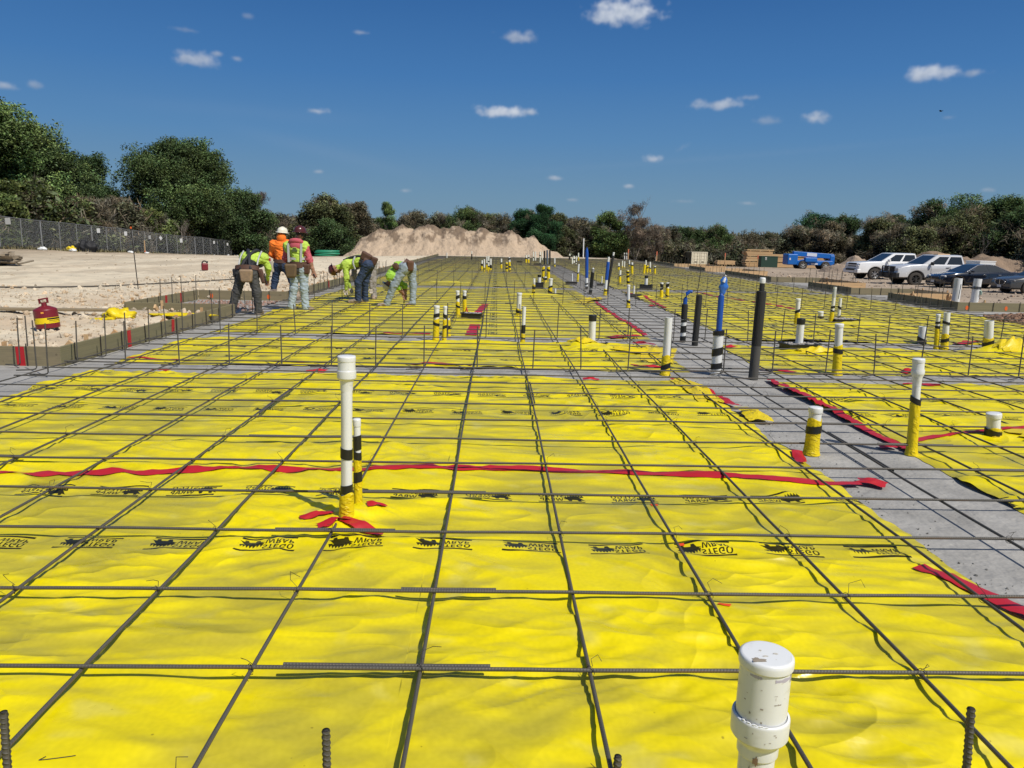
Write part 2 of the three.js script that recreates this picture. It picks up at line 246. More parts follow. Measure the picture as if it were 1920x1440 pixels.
const plainFilmM = new THREE.MeshPhysicalMaterial({ color: new THREE.Color().setRGB(0.70, 0.53, 0.006), bumpMap: filmBump, bumpScale: 0.01, roughness: 0.42, specularIntensity: 0.8 });
const redTapeM = phys([0.44, 0.016, 0.022], 0.36, { specularIntensity: 0.8, side: THREE.DoubleSide });
const blackTapeM = phys([0.012, 0.012, 0.012], 0.42);

const mounds = [];                                   // places where the sheet is heaped or drawn up: x, z, radius, height
const mound = (x, z, rx, rz, h) => mounds.push({ x, z, rx, rz, h });
mound(4.85, -6.3, 0.75, 0.42, 0.06); mound(4.5, -6.75, 0.5, 0.3, 0.03); mound(-0.82, -4.2, 0.22, 0.22, 0.045); mound(7.95, -11.75, 0.5, 0.3, 0.12); mound(1.3, -11.5, 0.4, 0.35, 0.09); mound(1.95, -11.2, 0.7, 0.3, 0.04);
mound(4.75, -11.45, 0.5, 0.25, 0.05); mound(6.0, -16.6, 0.9, 0.4, 0.06); mound(7.4, -15.5, 0.7, 0.35, 0.07); mound(-1.6, -27.9, 1.2, 0.5, 0.08); mound(1.2, -22.3, 0.9, 0.4, 0.06); mound(4.2, -22.2, 0.8, 0.4, 0.06);
function sheetY(x, z) {
  const wx = x + 0.5 * gn(x * 0.5 + 3, z * 0.6), wz = z + 0.22 * gn(x * 0.7, z * 0.9 + 7);
  const tilt = 0.7 * gn(x * 0.2 + 2, z * 0.2), s = wz + tilt * wx * 0.6, R = (v, p) => Math.max(0, 1 - Math.abs(v)) ** p;
  const A = (k, a, b) => smoothstep(gn(x * 0.45 + k, z * 0.55 + k * 1.7), a, b);
  const f1 = R(gn(wx * 0.75, s * 2.6), 2.2) * A(5, -0.5, 0.4), f2 = R(gn(wx * 1.5 + 8, (wz - wx * 0.45) * 4.6 + 4), 2.2) * A(11, -0.3, 0.4), f3 = R(gn(wx * 1.3 + 60, (s + wx * 0.2) * 6.0 + 5), 2.0) * A(21, -0.3, 0.4), f4 = R(gn((wx + wz * 0.5) * 2.4 + 40, (wz + wx * 0.4) * 9.0 + 14), 2.2) * A(33, -0.1, 0.5), f5 = R(gn((wx - wz * 0.6) * 4.2 + 90, (wz - wx * 0.5) * 6.5), 2.5) * A(45, 0, 0.6);
  const b1 = Math.abs(gn(wx * 1.1 + 70, (wz + wx * 0.5) * 2.6 + 3)), b2 = Math.abs(gn(wx * 2.4 + 77, (wz - wx * 0.3) * 5.2 + 3));
  let y = 0.006 * fbm(x * 0.9, z * 1.3, 2) + 0.009 * gn(wx * 0.9 + 20, s * 1.9) + 0.028 * f1 + 0.022 * f2 + 0.015 * f3 + 0.014 * f4 + 0.014 * f5 + 0.018 * b1 + 0.015 * b2 - 0.027 + 0.0008 * gn(x * 8, z * 14);
  y = y < 0 ? y * 0.7 : y; if (y > 0.027) y = 0.027 + (y - 0.027) * 0.22;
  // long crease where two widths of film were folded
  const zc = -2.86 + 0.05 * gn(x * 0.8, 3) + 0.02 * gn(x * 3, 1), dz = z - zc; if (Math.abs(dz) < 0.2) y += 0.015 * (dz > 0 ? Math.exp(-dz * 45) : Math.exp(dz * 12));
  for (const m of mounds) { const dx = (x - m.x) / m.rx, dd = (z - m.z) / m.rz, q = dx * dx + dd * dd; if (q < 6) y += m.h * Math.exp(-q * 1.4) * (0.8 + 0.45 * (1 - Math.abs(gn(x * 3.2 + m.x, z * 4.2 + 1.7 * x))) + 0.2 * gn(x * 8, z * 8)); }
  return Math.max(-0.017, y + 0.002);
}
const filmUV = (x, z) => [(x + 0.26) / 1.84 + 40 / 1178, (-z - 3.82) / 3.2 + (1 - 300 / 2048)];
const filmUVTurned = (x, z) => [(-z) / 1.84, (x + 0.4) / 3.2];
const filmColour = (x, z, y, o) => {      // clean film; fold shade and sky haze painted dull in hollows and dusty drifts
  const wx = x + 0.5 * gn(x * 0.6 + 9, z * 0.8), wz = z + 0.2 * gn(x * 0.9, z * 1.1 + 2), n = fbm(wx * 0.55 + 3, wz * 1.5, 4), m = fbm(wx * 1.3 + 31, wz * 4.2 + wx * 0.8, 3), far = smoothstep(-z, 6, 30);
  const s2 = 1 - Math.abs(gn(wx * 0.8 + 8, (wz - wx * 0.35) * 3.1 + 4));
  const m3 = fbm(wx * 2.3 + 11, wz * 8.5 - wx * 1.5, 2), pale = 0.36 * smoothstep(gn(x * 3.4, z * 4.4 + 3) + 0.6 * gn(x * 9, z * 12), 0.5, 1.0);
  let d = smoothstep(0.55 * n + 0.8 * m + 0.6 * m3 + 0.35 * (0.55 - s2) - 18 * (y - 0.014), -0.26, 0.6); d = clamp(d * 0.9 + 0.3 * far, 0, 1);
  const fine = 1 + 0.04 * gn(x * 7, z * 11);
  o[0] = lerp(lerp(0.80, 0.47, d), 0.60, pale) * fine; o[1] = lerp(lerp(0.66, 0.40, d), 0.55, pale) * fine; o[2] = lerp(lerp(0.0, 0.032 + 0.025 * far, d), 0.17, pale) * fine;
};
const pads = [];
function pad(label, x0, x1, z0, z1, dx, dz, turned) {
  const rag = (t) => 0.045 * gn(t * 1.7, x0 + z1) + 0.02 * gn(t * 6, z0);
  const g = sheet(range(x0, x1, dx), z0 > 0 && dz < 0.035 ? [...range(z0, -1, 0.1), ...range(-1.016, -4.6, 0.016), ...range(-4.625, z1, 0.027)] : range(z0, z1, dz), (x, z) => {
    const d = Math.min(x - x0, x1 - x, z0 - z, z - z1), e = Math.exp(-d / 0.10);
    const nx = x + (x - x0 < x1 - x ? 1 : -1) * rag(z) * Math.exp(-Math.min(x - x0, x1 - x) / 0.2), nz = z + (z0 - z < z - z1 ? 1 : -1) * rag(x + 40) * Math.exp(-Math.min(z0 - z, z - z1) / 0.2);
    const lift = Math.max(0, gn(x * 1.3 + 2, z * 1.3)) * 0.035 * e;
    return [nx, Math.max(sheetY(nx, nz) + lift - 0.026 * e * e, -0.021), nz];
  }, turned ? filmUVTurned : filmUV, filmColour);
  const t = thing('plastic_sheet', label, 'plastic sheet', [0, 0, 0], 0);
  part(t, 'film', g, filmM); pads.push({ t, x0, x1, z0, z1 });
  return t;
}
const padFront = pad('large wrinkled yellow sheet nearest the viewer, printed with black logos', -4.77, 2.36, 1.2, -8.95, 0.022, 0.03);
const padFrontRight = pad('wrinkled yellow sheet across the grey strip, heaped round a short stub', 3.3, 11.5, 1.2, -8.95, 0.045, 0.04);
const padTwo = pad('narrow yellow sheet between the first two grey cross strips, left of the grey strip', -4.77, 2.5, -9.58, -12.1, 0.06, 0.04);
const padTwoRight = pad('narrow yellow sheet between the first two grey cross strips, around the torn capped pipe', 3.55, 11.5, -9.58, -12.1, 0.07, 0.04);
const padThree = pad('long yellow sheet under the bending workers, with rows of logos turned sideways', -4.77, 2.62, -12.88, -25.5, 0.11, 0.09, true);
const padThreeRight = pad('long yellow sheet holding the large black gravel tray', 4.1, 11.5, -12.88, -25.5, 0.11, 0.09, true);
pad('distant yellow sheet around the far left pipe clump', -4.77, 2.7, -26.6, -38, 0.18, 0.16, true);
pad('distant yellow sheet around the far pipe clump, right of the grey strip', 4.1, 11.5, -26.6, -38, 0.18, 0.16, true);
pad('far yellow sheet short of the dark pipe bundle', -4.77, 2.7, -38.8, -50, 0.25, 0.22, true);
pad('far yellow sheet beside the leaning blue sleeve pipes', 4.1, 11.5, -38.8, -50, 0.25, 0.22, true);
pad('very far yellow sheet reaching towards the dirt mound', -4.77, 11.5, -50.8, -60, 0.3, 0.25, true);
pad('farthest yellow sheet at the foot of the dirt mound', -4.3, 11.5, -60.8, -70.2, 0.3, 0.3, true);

// red seam tape: a wavy ribbon that lies on the sheet
function ribbon(pad, pts, w, lift = 0.009, label) {
  const c = new THREE.CatmullRomCurve3(pts.map(([x, z]) => V(x, 0, z))), L = c.getLength(), n = Math.max(4, Math.round(L / 0.05)), P = [], I = [], U = [];
  for (let i = 0; i <= n; i++) {
    const p = c.getPointAt(i / n), t = c.getTangentAt(i / n), q = V(-t.z, 0, t.x), s = i / n * L;
    for (let k = 0; k < 5; k++) {
      const o = (k / 4 - 0.5) * w * (1 + 0.14 * gn(s * 3, k)), x = p.x + q.x * o + 0.010 * gn(s * 2.3, 3), z = p.z + q.z * o + 0.014 * gn(s * 1.9, 9);
      P.push(x, Math.max(sheetY(x, z), -0.012) + lift + 0.004 * gn(s * 14, k * 0.9) + (k === 0 || k === 4 ? -0.002 : 0.001), z); U.push(s, k / 4);
    }
    if (i) for (let k = 0; k < 4; k++) { const a = (i - 1) * 5 + k, b = a + 5; I.push(a, b, a + 1, b, b + 1, a + 1); }
  }
  const g = new THREE.BufferGeometry(); g.setAttribute('position', new THREE.Float32BufferAttribute(P, 3)); g.setAttribute('uv', new THREE.Float32BufferAttribute(U, 2)); g.setIndex(I); g.computeVertexNormals();
  const m = part(pad, 'seam_tape', g, redTapeM); if (label) m.userData.label = label; return m;
}
// a crumpled scrap of tape or film
function scrap(pad, name, x, z, w, d, h, m, seed, y0) {
  const r = rng(seed), s = r() * 50, g = new THREE.PlaneGeometry(w, d, 12, 10); g.rotateX(-Math.PI / 2); g.rotateY((r() - 0.5) * 1.2); const p = g.attributes.position;
  for (let i = 0; i < p.count; i++) { const a = p.getX(i), b = p.getZ(i), k = 1 - 0.35 * Math.abs(gn(a * 9 + s, b * 9)); const X = x + a * k, Z = z + b * k, e = clamp(1.25 - Math.hypot(a / w, b / d) * 2, 0, 1); p.setXYZ(i, X, (y0 ?? Math.max(-0.018, sheetY(X, Z) * (Math.abs(X) < 90 ? 1 : 0))) + (h ? 0.008 : 0.003) + h * e * (0.35 + 0.8 * Math.abs(gn(a * 6 + s, b * 8 + 3))), Z); }
  g.computeVertexNormals(); return part(pad, name, g, m);
}
ribbon(padFront, [[-4.75, -4.86], [-3.2, -4.92], [-2, -5.06], [-1, -5.1], [0.4, -5.22], [1.3, -5.12], [2.1, -4.96], [2.5, -5.0]], 0.085);
scrap(padFront, 'tape_scrap', 2.6, -5.02, 0.2, 0.15, 0.05, redTapeM, 3);
scrap(padFront, 'tape_scrap', 2.32, -5.6, 0.09, 0.26, 0.03, redTapeM, 4);
ribbon(padFront, [[2.16, -3.62], [2.26, -3.42], [2.36, -3.2], [2.42, -3.1]], 0.1);
ribbon(padFront, [[2.14, -9.05], [2.26, -8.5], [2.34, -7.9], [2.4, -7.4]], 0.1);
scrap(padFront, 'tape_scrap', -0.72, -4.0, 0.3, 0.07, 0.025, redTapeM, 7); scrap(padFront, 'tape_scrap', -1.0, -4.17, 0.2, 0.05, 0.03, redTapeM, 8); scrap(padFront, 'tape_scrap', -0.68, -4.3, 0.13, 0.07, 0.03, redTapeM, 9); scrap(padFront, 'tape_scrap', -0.88, -4.04, 0.2, 0.07, 0.03, redTapeM, 10);
scrap(padFront, 'tape_scrap', 1.12, -8.85, 0.2, 0.16, 0.05, redTapeM, 11); scrap(padFront, 'tape_scrap', -3.9, -8.95, 0.3, 0.08, 0.02, redTapeM, 12); scrap(padFront, 'tape_scrap', -2.1, -8.98, 0.26, 0.1, 0.03, redTapeM, 13);
ribbon(padFrontRight, [[3.34, -5.86], [3.3, -6.6], [3.32, -7.5], [3.28, -8.4], [3.3, -9.05]], 0.085);
ribbon(padFrontRight, [[3.3, -5.9], [3.6, -6.25], [4.1, -6.42], [4.9, -6.5], [5.9, -6.6]], 0.07);
scrap(padFrontRight, 'tape_scrap', 3.2, -6.0, 0.16, 0.1, 0.02, redTapeM, 14); scrap(padFrontRight, 'tape_scrap', 5.0, -8.8, 0.5, 0.08, 0.02, redTapeM, 15);
ribbon(padTwo, [[-1.15, -9.72], [-0.6, -9.7], [-0.3, -9.66]], 0.1); ribbon(padTwo, [[-2.9, -9.76], [-2.2, -9.74], [-1.9, -9.8]], 0.07); ribbon(padTwo, [[-4.75, -9.9], [-4.2, -9.78], [-3.7, -9.78]], 0.06);
scrap(padTwo, 'tape_scrap', 2.35, -12.1, 0.4, 0.2, 0.05, redTapeM, 21); scrap(padTwo, 'tape_scrap', 2.0, -9.85, 0.5, 0.1, 0.04, redTapeM, 22);
scrap(padTwoRight, 'tape_scrap', 3.65, -9.75, 0.5, 0.1, 0.03, redTapeM, 23); scrap(padTwoRight, 'tape_scrap', 3.7, -11.9, 0.24, 0.12, 0.03, redTapeM, 24); scrap(padTwoRight, 'tape_scrap', 5.4, -9.75, 0.34, 0.14, 0.04, redTapeM, 25);
scrap(padTwoRight, 'tape_scrap', 7.5, -9.9, 0.5, 0.12, 0.06, redTapeM, 26); scrap(padTwoRight, 'tape_scrap', 8.6, -11.9, 0.7, 0.1, 0.04, redTapeM, 27);
ribbon(padThree, [[-0.42, -12.95], [-0.40, -13.6], [-0.38, -14.4]], 0.2, 0.006, 'flat faded red tape strip leading to the gravel filled box'); ribbon(padThree, [[-0.42, -16.4], [-0.36, -17.4], [-0.26, -18.8]], 0.17, 0.006, 'flat purplish tape strip behind the gravel filled box');
ribbon(padThree, [[2.6, -13.2], [2.62, -15], [2.6, -17.5], [2.68, -20.6]], 0.09); ribbon(padThree, [[-1.9, -12.98], [-1.4, -12.96], [-1.1, -12.98]], 0.07);
scrap(padThree, 'tape_scrap', -0.62, -16.3, 0.08, 0.5, 0.2, redTapeM, 31); scrap(padThree, 'tape_scrap', 2.2, -13.0, 0.7, 0.16, 0.04, redTapeM, 32);
ribbon(padThreeRight, [[6.6, -25.3], [6.9, -23], [7.4, -20.5], [7.6, -19]], 0.12); ribbon(padThreeRight, [[4.15, -24.8], [4.3, -22], [4.2, -19]], 0.1);
scrap(padThreeRight, 'tape_scrap', 4.0, -19.6, 0.22, 0.14, 0.06, redTapeM, 33); scrap(padThreeRight, 'tape_scrap', 8.2, -13.0, 0.9, 0.12, 0.05, redTapeM, 34);
{ const m = std([0.75, 0.07, 0.01], 0.6, { side: THREE.DoubleSide }); for (const [x, z, w] of [[1.03, -3.14, 0.07], [0.96, -2.52, 0.05], [1.0, -4.52, 0.05], [1.01, -3.88, 0.04], [1.35, -5.84, 0.05]]) scrap(padFront, 'paint_mark', x, z, w, w * 0.7, 0.0, m, Math.round(z * 10), undefined); }
// torn, doubled-up edges of film along the grey strip
scrap(padFront, 'film_fold', 2.2, -8.3, 0.28, 1.5, 0.05, plainFilmM, 41); scrap(padFront, 'film_fold', 2.45, -7.05, 0.24, 0.6, 0.06, plainFilmM, 42); scrap(padTwo, 'film_fold', 2.35, -10.9, 0.5, 1.6, 0.07, plainFilmM, 43);
scrap(padThree, 'film_fold', 2.5, -21, 0.5, 2.4, 0.09, plainFilmM, 44); scrap(padTwoRight, 'film_fold', 8.1, -11.75, 0.8, 0.34, 0.14, plainFilmM, 45); scrap(padTwo, 'film_fold', 1.32, -11.55, 0.34, 0.4, 0.07, plainFilmM, 46); scrap(padTwo, 'film_fold', 2.1, -11.0, 0.9, 0.36, 0.06, plainFilmM, 47);
scrap(padFrontRight, 'film_fold', 4.95, -6.2, 1.1, 0.5, 0.05, plainFilmM, 48); scrap(padTwoRight, 'film_fold', 4.9, -11.35, 0.8, 0.2, 0.08, plainFilmM, 49);
// ================================================================ reinforcing bars
const ribTex = tex(64, 256, (u, v, c) => { const s = (v * 12 + u * 0.9) % 1, rib = Math.exp(-(((s - 0.5) / 0.16) ** 2)), seam = Math.exp(-(((((u * 2) % 1) - 0.5) / 0.09) ** 2)); c[0] = c[1] = c[2] = Math.max(rib, seam); }, false);
const steelTex = tex(256, 256, (u, v, c) => { const n = fbm(u * 5, v * 5, 5, 5, 5), s = gn(u * 40, v * 40, 40, 40), rust = smoothstep(n, 0.12, 0.5); const k = 0.088 + 0.036 * n + 0.03 * Math.max(0, s); c[0] = lerp(k, 0.16, rust * 0.7); c[1] = lerp(k * 0.94, 0.095, rust * 0.7); c[2] = lerp(k * 0.8, 0.055, rust * 0.7); });
const steelM = new THREE.MeshPhysicalMaterial({ specularIntensity: 0.55, map: rep(steelTex, 1, 0.6), bumpMap: rep(ribTex, 1, 7), bumpScale: 0.001, roughness: 0.52, metalness: 0.1 });
const wireM = std([0.05, 0.045, 0.04], 0.5, { metalness: 0.5 });
const GRID = 0.61, X0 = -0.25, RB = 0.0080;
const colX = [], rowZ = [-1.33, -1.94, -2.55, -3.17, -3.87, -4.5, -5.16, -5.81, -6.47, -7.1, -7.7, -8.2, -8.74, -9.18, -9.42, -10.15, -10.75, -11.36, -12.0];
for (let k = -8; k <= 19; k++) colX.push(X0 + k * GRID);
for (let z = -12.6; z > -69.8; z -= GRID) rowZ.push(z);
const mat = thing('rebar_mat', 'grid of tied steel bars lying just above the yellow sheets', 'rebar mat');
const wob = (s, k) => 0.006 * gn(s * 0.6, k * 3.7) + 0.003 * gn(s * 1.7, k * 1.3);
const colWob = (z, i) => 0.018 * gn(z * 0.16, i * 5.3) + 0.004 * gn(z * 0.5, i * 1.7), rowWob = (x, j) => 0.014 * gn(x * 0.18, j * 4.1) + (j > 2 && j < 8 ? 0.006 : 0.018) * gn(x * 0.05, j * 2.3);
colX.forEach((x, i) => {
  const near = Math.abs(x) < 5, zs = [...range(0.6, -12, 0.2), ...range(-13, -69.9, 1.4)], r = rng(i + 11), lap = -3.5 - r() * 5;
  part(mat, 'rebar', bar(zs.map((z) => V(x + colWob(z, i), 0.043 + wob(z, i), z)), RB, near ? 7 : 5), steelM);
  if (i % 4 === 1) part(mat, 'rebar', bar(range(lap, lap - 1.1, 0.2).map((z) => V(x + 0.02 + colWob(z, i), 0.044 + wob(z, i), z)), RB, 6), steelM);
});
rowZ.forEach((z, j) => {
  if (z < -13 && j % 1) return;
  const xs = z > -13 ? range(-5.15, 11.9, 0.25) : range(-5.15, 12.0, 1.0), r = rng(j * 3 + 5);
  part(mat, 'rebar', bar(xs.map((x) => V(x, 0.0595 + wob(x, j + 50), z + rowWob(x, j))), RB, z > -7 ? 7 : 5), steelM);
  const laps = z > -13 ? [[-4.2 + r() * 4.5, 0.5 + r() * 0.7], [1.5 + r() * 3, 0.6 + r() * 0.6]] : [];
  if (j === 2) laps[0] = [-0.75, 0.75]; if (j === 3) laps[0] = [-0.4, 0.42];
  for (const [a, w] of laps) part(mat, 'rebar', bar(range(a, a + w, 0.15).map((x) => V(x, 0.0605 + wob(x, j + 50), z + rowWob(x, j) - 0.017)), RB, 6), steelM);
});
// twisted tie wire at the near crossings
{
  const r = rng(808);
  rowZ.slice(0, 13).forEach((z, j) => colX.forEach((x, i) => {
    if (x < -4 || x > 6 || r() < (j < 7 ? 0.35 : 0.62)) return;
    const X = x + colWob(z, i), Z = z + rowWob(x, j), a = r() * 6.28, l = 0.03 + r() * 0.035, pts = [];
    for (let k = 0; k <= 10; k++) { const q = k / 10 * Math.PI * 2; pts.push(V(X + 0.0135 * Math.cos(q), 0.051 + 0.021 * Math.sin(q), Z + 0.0135 * Math.cos(q))); }
    const tail = [V(X + 0.008, 0.071, Z), V(X + 0.4 * l * Math.cos(a), 0.077 + l * 0.5, Z + 0.4 * l * Math.sin(a)), V(X + l * Math.cos(a + 0.8), 0.077 + l * (0.6 + r() * 0.5), Z + l * Math.sin(a + 0.8)), V(X + l * 1.2 * Math.cos(a + 1.5), 0.072 + l * (0.2 + r() * 0.9), Z + l * Math.sin(a + 1.5))];
    part(mat, 'tie_wire', merge([bar(pts, 0.0014, 4), bar(tail, 0.0013, 4)]), wireM);
  }));
}
// upright bars along the strips
const uprightM = new THREE.MeshPhysicalMaterial({ specularIntensity: 0.5, map: rep(steelTex, 1, 0.8), bumpMap: rep(ribTex, 1, 7), bumpScale: 0.0016, roughness: 0.58, metalness: 0.1 });
const proto = {};
function uprightGeometry(h, seed, near) {
  const key = h.toFixed(2) + seed + near; if (proto[key]) return proto[key];
  const r = rng(seed * 9 + 2), bx = (r() - 0.5) * 0.05, bz = (r() - 0.5) * 0.05, foot = [V(-0.26 + r() * 0.08, 0.03, 0.02), V(-0.05, 0.03, 0), V(-0.012, 0.04, 0)];
  const up = range(0.06, h, near ? 0.0035 : 0.12).map((y) => V(bx * (y / h) ** 1.5, y, bz * (y / h) ** 1.5));
  const rad = near ? (t, s) => 0.0076 + 0.0016 * (Math.abs(((s / 0.0125) % 1) - 0.5) < 0.22 ? 1 : 0) : 0.0082;
  return (proto[key] = near ? bar(up, rad, 12) : bar([...foot, ...up], rad, 5));
}
function upright(label, x, z, h, seed, near, group) { const o = part(scene, numbered('upright_rebar'), uprightGeometry(h, seed % 6, near), uprightM); o.position.set(x, -0.02, z); o.rotation.y = (seed * 2.4) % 0.9 - 0.45; return tag(o, label, 'rebar', group); }
[[-1.05, -1.50, 0.60], [-0.334, -1.42, 0.62], [0.255, -1.42, 0.56], [1.05, -1.46, 0.645]].forEach(([x, z, h], i) => upright(['stub of ribbed upright bar at the lower left corner, leaning', 'cut end of a thick ribbed upright bar nearest the viewer, left of centre', 'barely showing tip of a ribbed upright bar, low in the middle', 'ribbed upright bar standing right of the big white capped pipe'][i], x, z, h, i, true));
function uprightRow(where, group, list) { list.forEach(([x, z, h], i) => upright(`upright bar, ${ORD(i + 1)} from left ${where}`, x, z, h, i + Math.round(Math.abs(z) * 3), false, group)); }
{
  const r = rng(4242), row = (z, n0, n1, h, step = 1) => { const o = []; for (let k = n0; k <= n1; k += step) o.push([X0 + k * GRID + (r() - 0.5) * 0.16 + 0.04, z + (r() - 0.5) * 0.08, h + (r() - 0.5) * 0.08]); return o; };
  uprightRow('in the row on the nearest grey cross strip', 'uprights on the nearest cross strip', row(-9.38, -9, 17, 0.56));
  uprightRow('in the row on the second grey cross strip', 'uprights on the second cross strip', row(-12.42, -7, 18, 0.56));
  const far = (z, g) => uprightRow(`on the ${g}`, `uprights on the ${g}`, row(z, -7, 18, 0.58));
  far(-19.4, 'faint cross line behind the workers'); far(-26.2, 'third grey cross strip'); far(-38.4, 'fourth grey cross strip'); far(-50.4, 'fifth grey cross strip');
  const left = []; for (let z = -9.9; z > -36; z -= 0.61) left.push([(z < -16.2 && z > -18.8 ? -7.15 : -5.02) + (r() - 0.5) * 0.1, z, 0.5 + r() * 0.16]);
  left.forEach(([x, z, h], i) => upright(`upright bar just inside the left form boards, ${ORD(i + 1)} from the near corner`, x, z, h, i, false, 'uprights along the left edge'));
  [[-5.62, -9.1], [-5.28, -8.85], [-4.98, -8.55]].forEach(([x, z], i) => upright(`thin upright bar before the near left form corner, ${['outermost', 'middle', 'innermost'][i]} of three`, x, z, 0.6, i, false, 'uprights by the near left corner'));
  const right = []; for (let z = -14; z > -56; z -= 0.7) right.push([(z > -20 || (z < -23.7 && z > -26.2) || (z < -29.9 && z > -34) ? (14.2 + (r() - 0.5) * 0.3) : 11.9) + (r() - 0.5) * 0.1, z, 0.6 + r() * 0.2]);
  right.forEach(([x, z, h], i) => upright(`thin upright bar along the right form boards, ${ORD(i + 1)} from the near end`, x, z, h, i, false, 'uprights along the right edge'));
}

// ================================================================ form boards
const woodTex = tex(512, 256, (u, v, c) => { const n = fbm(u * 3, v * 22, 4, 3, 22), m = fbm(u * 4, v * 3, 3, 4, 3), k = gn(u * 8 + 3, v * 4, 8, 4); const s = 0.86 + 0.22 * n + 0.12 * m - (k > 0.72 ? 0.3 : 0); c[0] = s; c[1] = s * (0.98 - 0.03 * m); c[2] = s * (0.95 - 0.08 * n); });
const boardM = [[0.235, 0.205, 0.115], [0.25, 0.21, 0.125], [0.215, 0.195, 0.105], [0.28, 0.22, 0.135]].map((c) => new THREE.MeshStandardMaterial({ color: new THREE.Color().setRGB(...c), map: woodTex, roughness: 0.85 }));
const freshM = [[0.62, 0.42, 0.22], [0.66, 0.45, 0.24], [0.57, 0.36, 0.18]].map((c) => new THREE.MeshStandardMaterial({ color: new THREE.Color().setRGB(...c), map: woodTex, roughness: 0.8 }));
const orangeM = std([0.75, 0.13, 0.02], 0.8);
// a run of boards from a to b (x, z), inner face on the left hand of the way a -> b
function forms(label, ax, az, bx, bz, { h = 0.255, y = -0.045, side = 1, brace = 0.9, tape = [], paint = [], fresh = false, seed = 1, stakes = 0.62 } = {}) {
  side = -side;
  const L = Math.hypot(bx - ax, bz - az), turn = Math.atan2(-(bz - az), bx - ax), t = thing('form_board', label, 'form board', [ax, y, az], turn), r = rng(seed);
  for (let x = 0; x < L - 0.02; ) { const w = Math.min(L - x, 2.9 + r() * 0.7), g = rbox(w - 0.006, h + (r() - 0.5) * 0.008, 0.038, 0.004, x + w / 2, h / 2, -side * 0.02 + (r() - 0.5) * 0.006, 0, (r() - 0.5) * 0.003, 0, 1); part(t, 'plank', g, (fresh ? freshM : boardM)[Math.floor(r() * 3)]); x += w; }
  for (let x = 0.3; x < L; x += stakes * (0.9 + r() * 0.3)) part(t, 'stake', bar([V(x, -0.05, side * 0.012), V(x + (r() - 0.5) * 0.02, h + 0.01 + r() * 0.03, side * 0.012)], 0.007, 5), wireM);
  for (let x = 0.7; x < L - 0.3; x += brace * (1.2 + r() * 0.7)) {
    part(t, 'brace', box(0.038, 0.34, 0.085, x, 0.10, -side * (0.17), -side * 0.85, 0, 0), freshM[Math.floor(r() * 3)]);
    part(t, 'peg', box(0.04, 0.34 + r() * 0.1, 0.04, x + 0.05, 0.1, -side * 0.075, 0, 0, 0), freshM[Math.floor(r() * 3)]);
  }
  for (const x of tape) { const c = x * L, m = part(t, 'tape_flap', box(0.10, h * 0.96, 0.003, c, h * 0.52, side * 0.0035, 0, 0, (r() - 0.5) * 0.25), redTapeM); }
  for (const x of paint) part(t, 'paint_mark', new THREE.CircleGeometry(0.05, 9).rotateZ(r() * 3).scale(0.8, 1.2, 1).translate(x * L, h * 0.45, side * 0.0025), orangeM.clone()).material.side = THREE.DoubleSide;
  return t;
}
forms('long greenish form board with red tape flaps by the gas can', -5.25, -9.3, -5.25, -15.6, { side: -1, tape: [0.28, 0.52], seed: 2 });
forms('near form board crossing the frame edge, marked with a broad red tape square', -9.4, -9.3, -5.25, -9.3, { side: -1, tape: [0.885], paint: [0.78], seed: 3 });
forms('short cross board behind the yellow scrap, with a leaning brace', -7.42, -15.6, -5.25, -15.6, { side: 1, seed: 4, tape: [0.97] });
forms('left side board of the small bump out, red taped', -7.42, -19.4, -7.42, -15.6, { side: 1, seed: 5, tape: [0.28, 0.5] });
forms('sunlit back board of the small bump out behind the crouched worker', -7.42, -19.4, -5.25, -19.4, { side: -1, seed: 6, paint: [0.15, 0.8] });
forms('long form board behind the standing workers', -5.25, -19.4, -5.25, -36, { side: -1, seed: 7, tape: [0.3] });
forms('distant left form board leading to the dirt mound', -5.25, -36, -5.25, -70.4, { side: -1, seed: 8, brace: 3 });
[[-20, -23.7, 'nearest'], [-26.2, -29.9, 'second'], [-34, -41, 'third'], [-45, -48.8, 'fourth'], [-53, -60, 'fifth']].forEach(([a, b, w], i) => forms(`${w} shaded edge board on the car side of the slab`, 12.12, a, 12.12, b, { side: 1, seed: 20 + i, h: 0.26 }));
[[-20, 15.2, 'nearest'], [-26.2, 14.35, 'second'], [-34, 14.35, 'third'], [-45, 14.35, 'fourth'], [-53, 14.35, 'fifth']].forEach(([z, x, w], i) => forms(`${w} sunlit porch board facing the viewer on the car side`, 12.12, z, x, z, { side: -1, seed: 30 + i, h: 0.25, paint: i < 1 ? [0.08, 0.42, 0.72] : [], fresh: i > 2 }));
[[-23.7, -26.2, 'second'], [-29.9, -34, 'third'], [-41, -45, 'fourth'], [-48.8, -53, 'fifth']].forEach(([a, b, w], i) => { forms(`outer brown side board of the ${w} porch on the car side`, 14.35, a, 14.35, b, { side: 1, seed: 40 + i, h: 0.25, fresh: true }); forms(`near cross board of the ${w} porch, back turned, on the car side`, 12.12, a, 14.35, a, { side: 1, seed: 50 + i, h: 0.25, fresh: true }); });
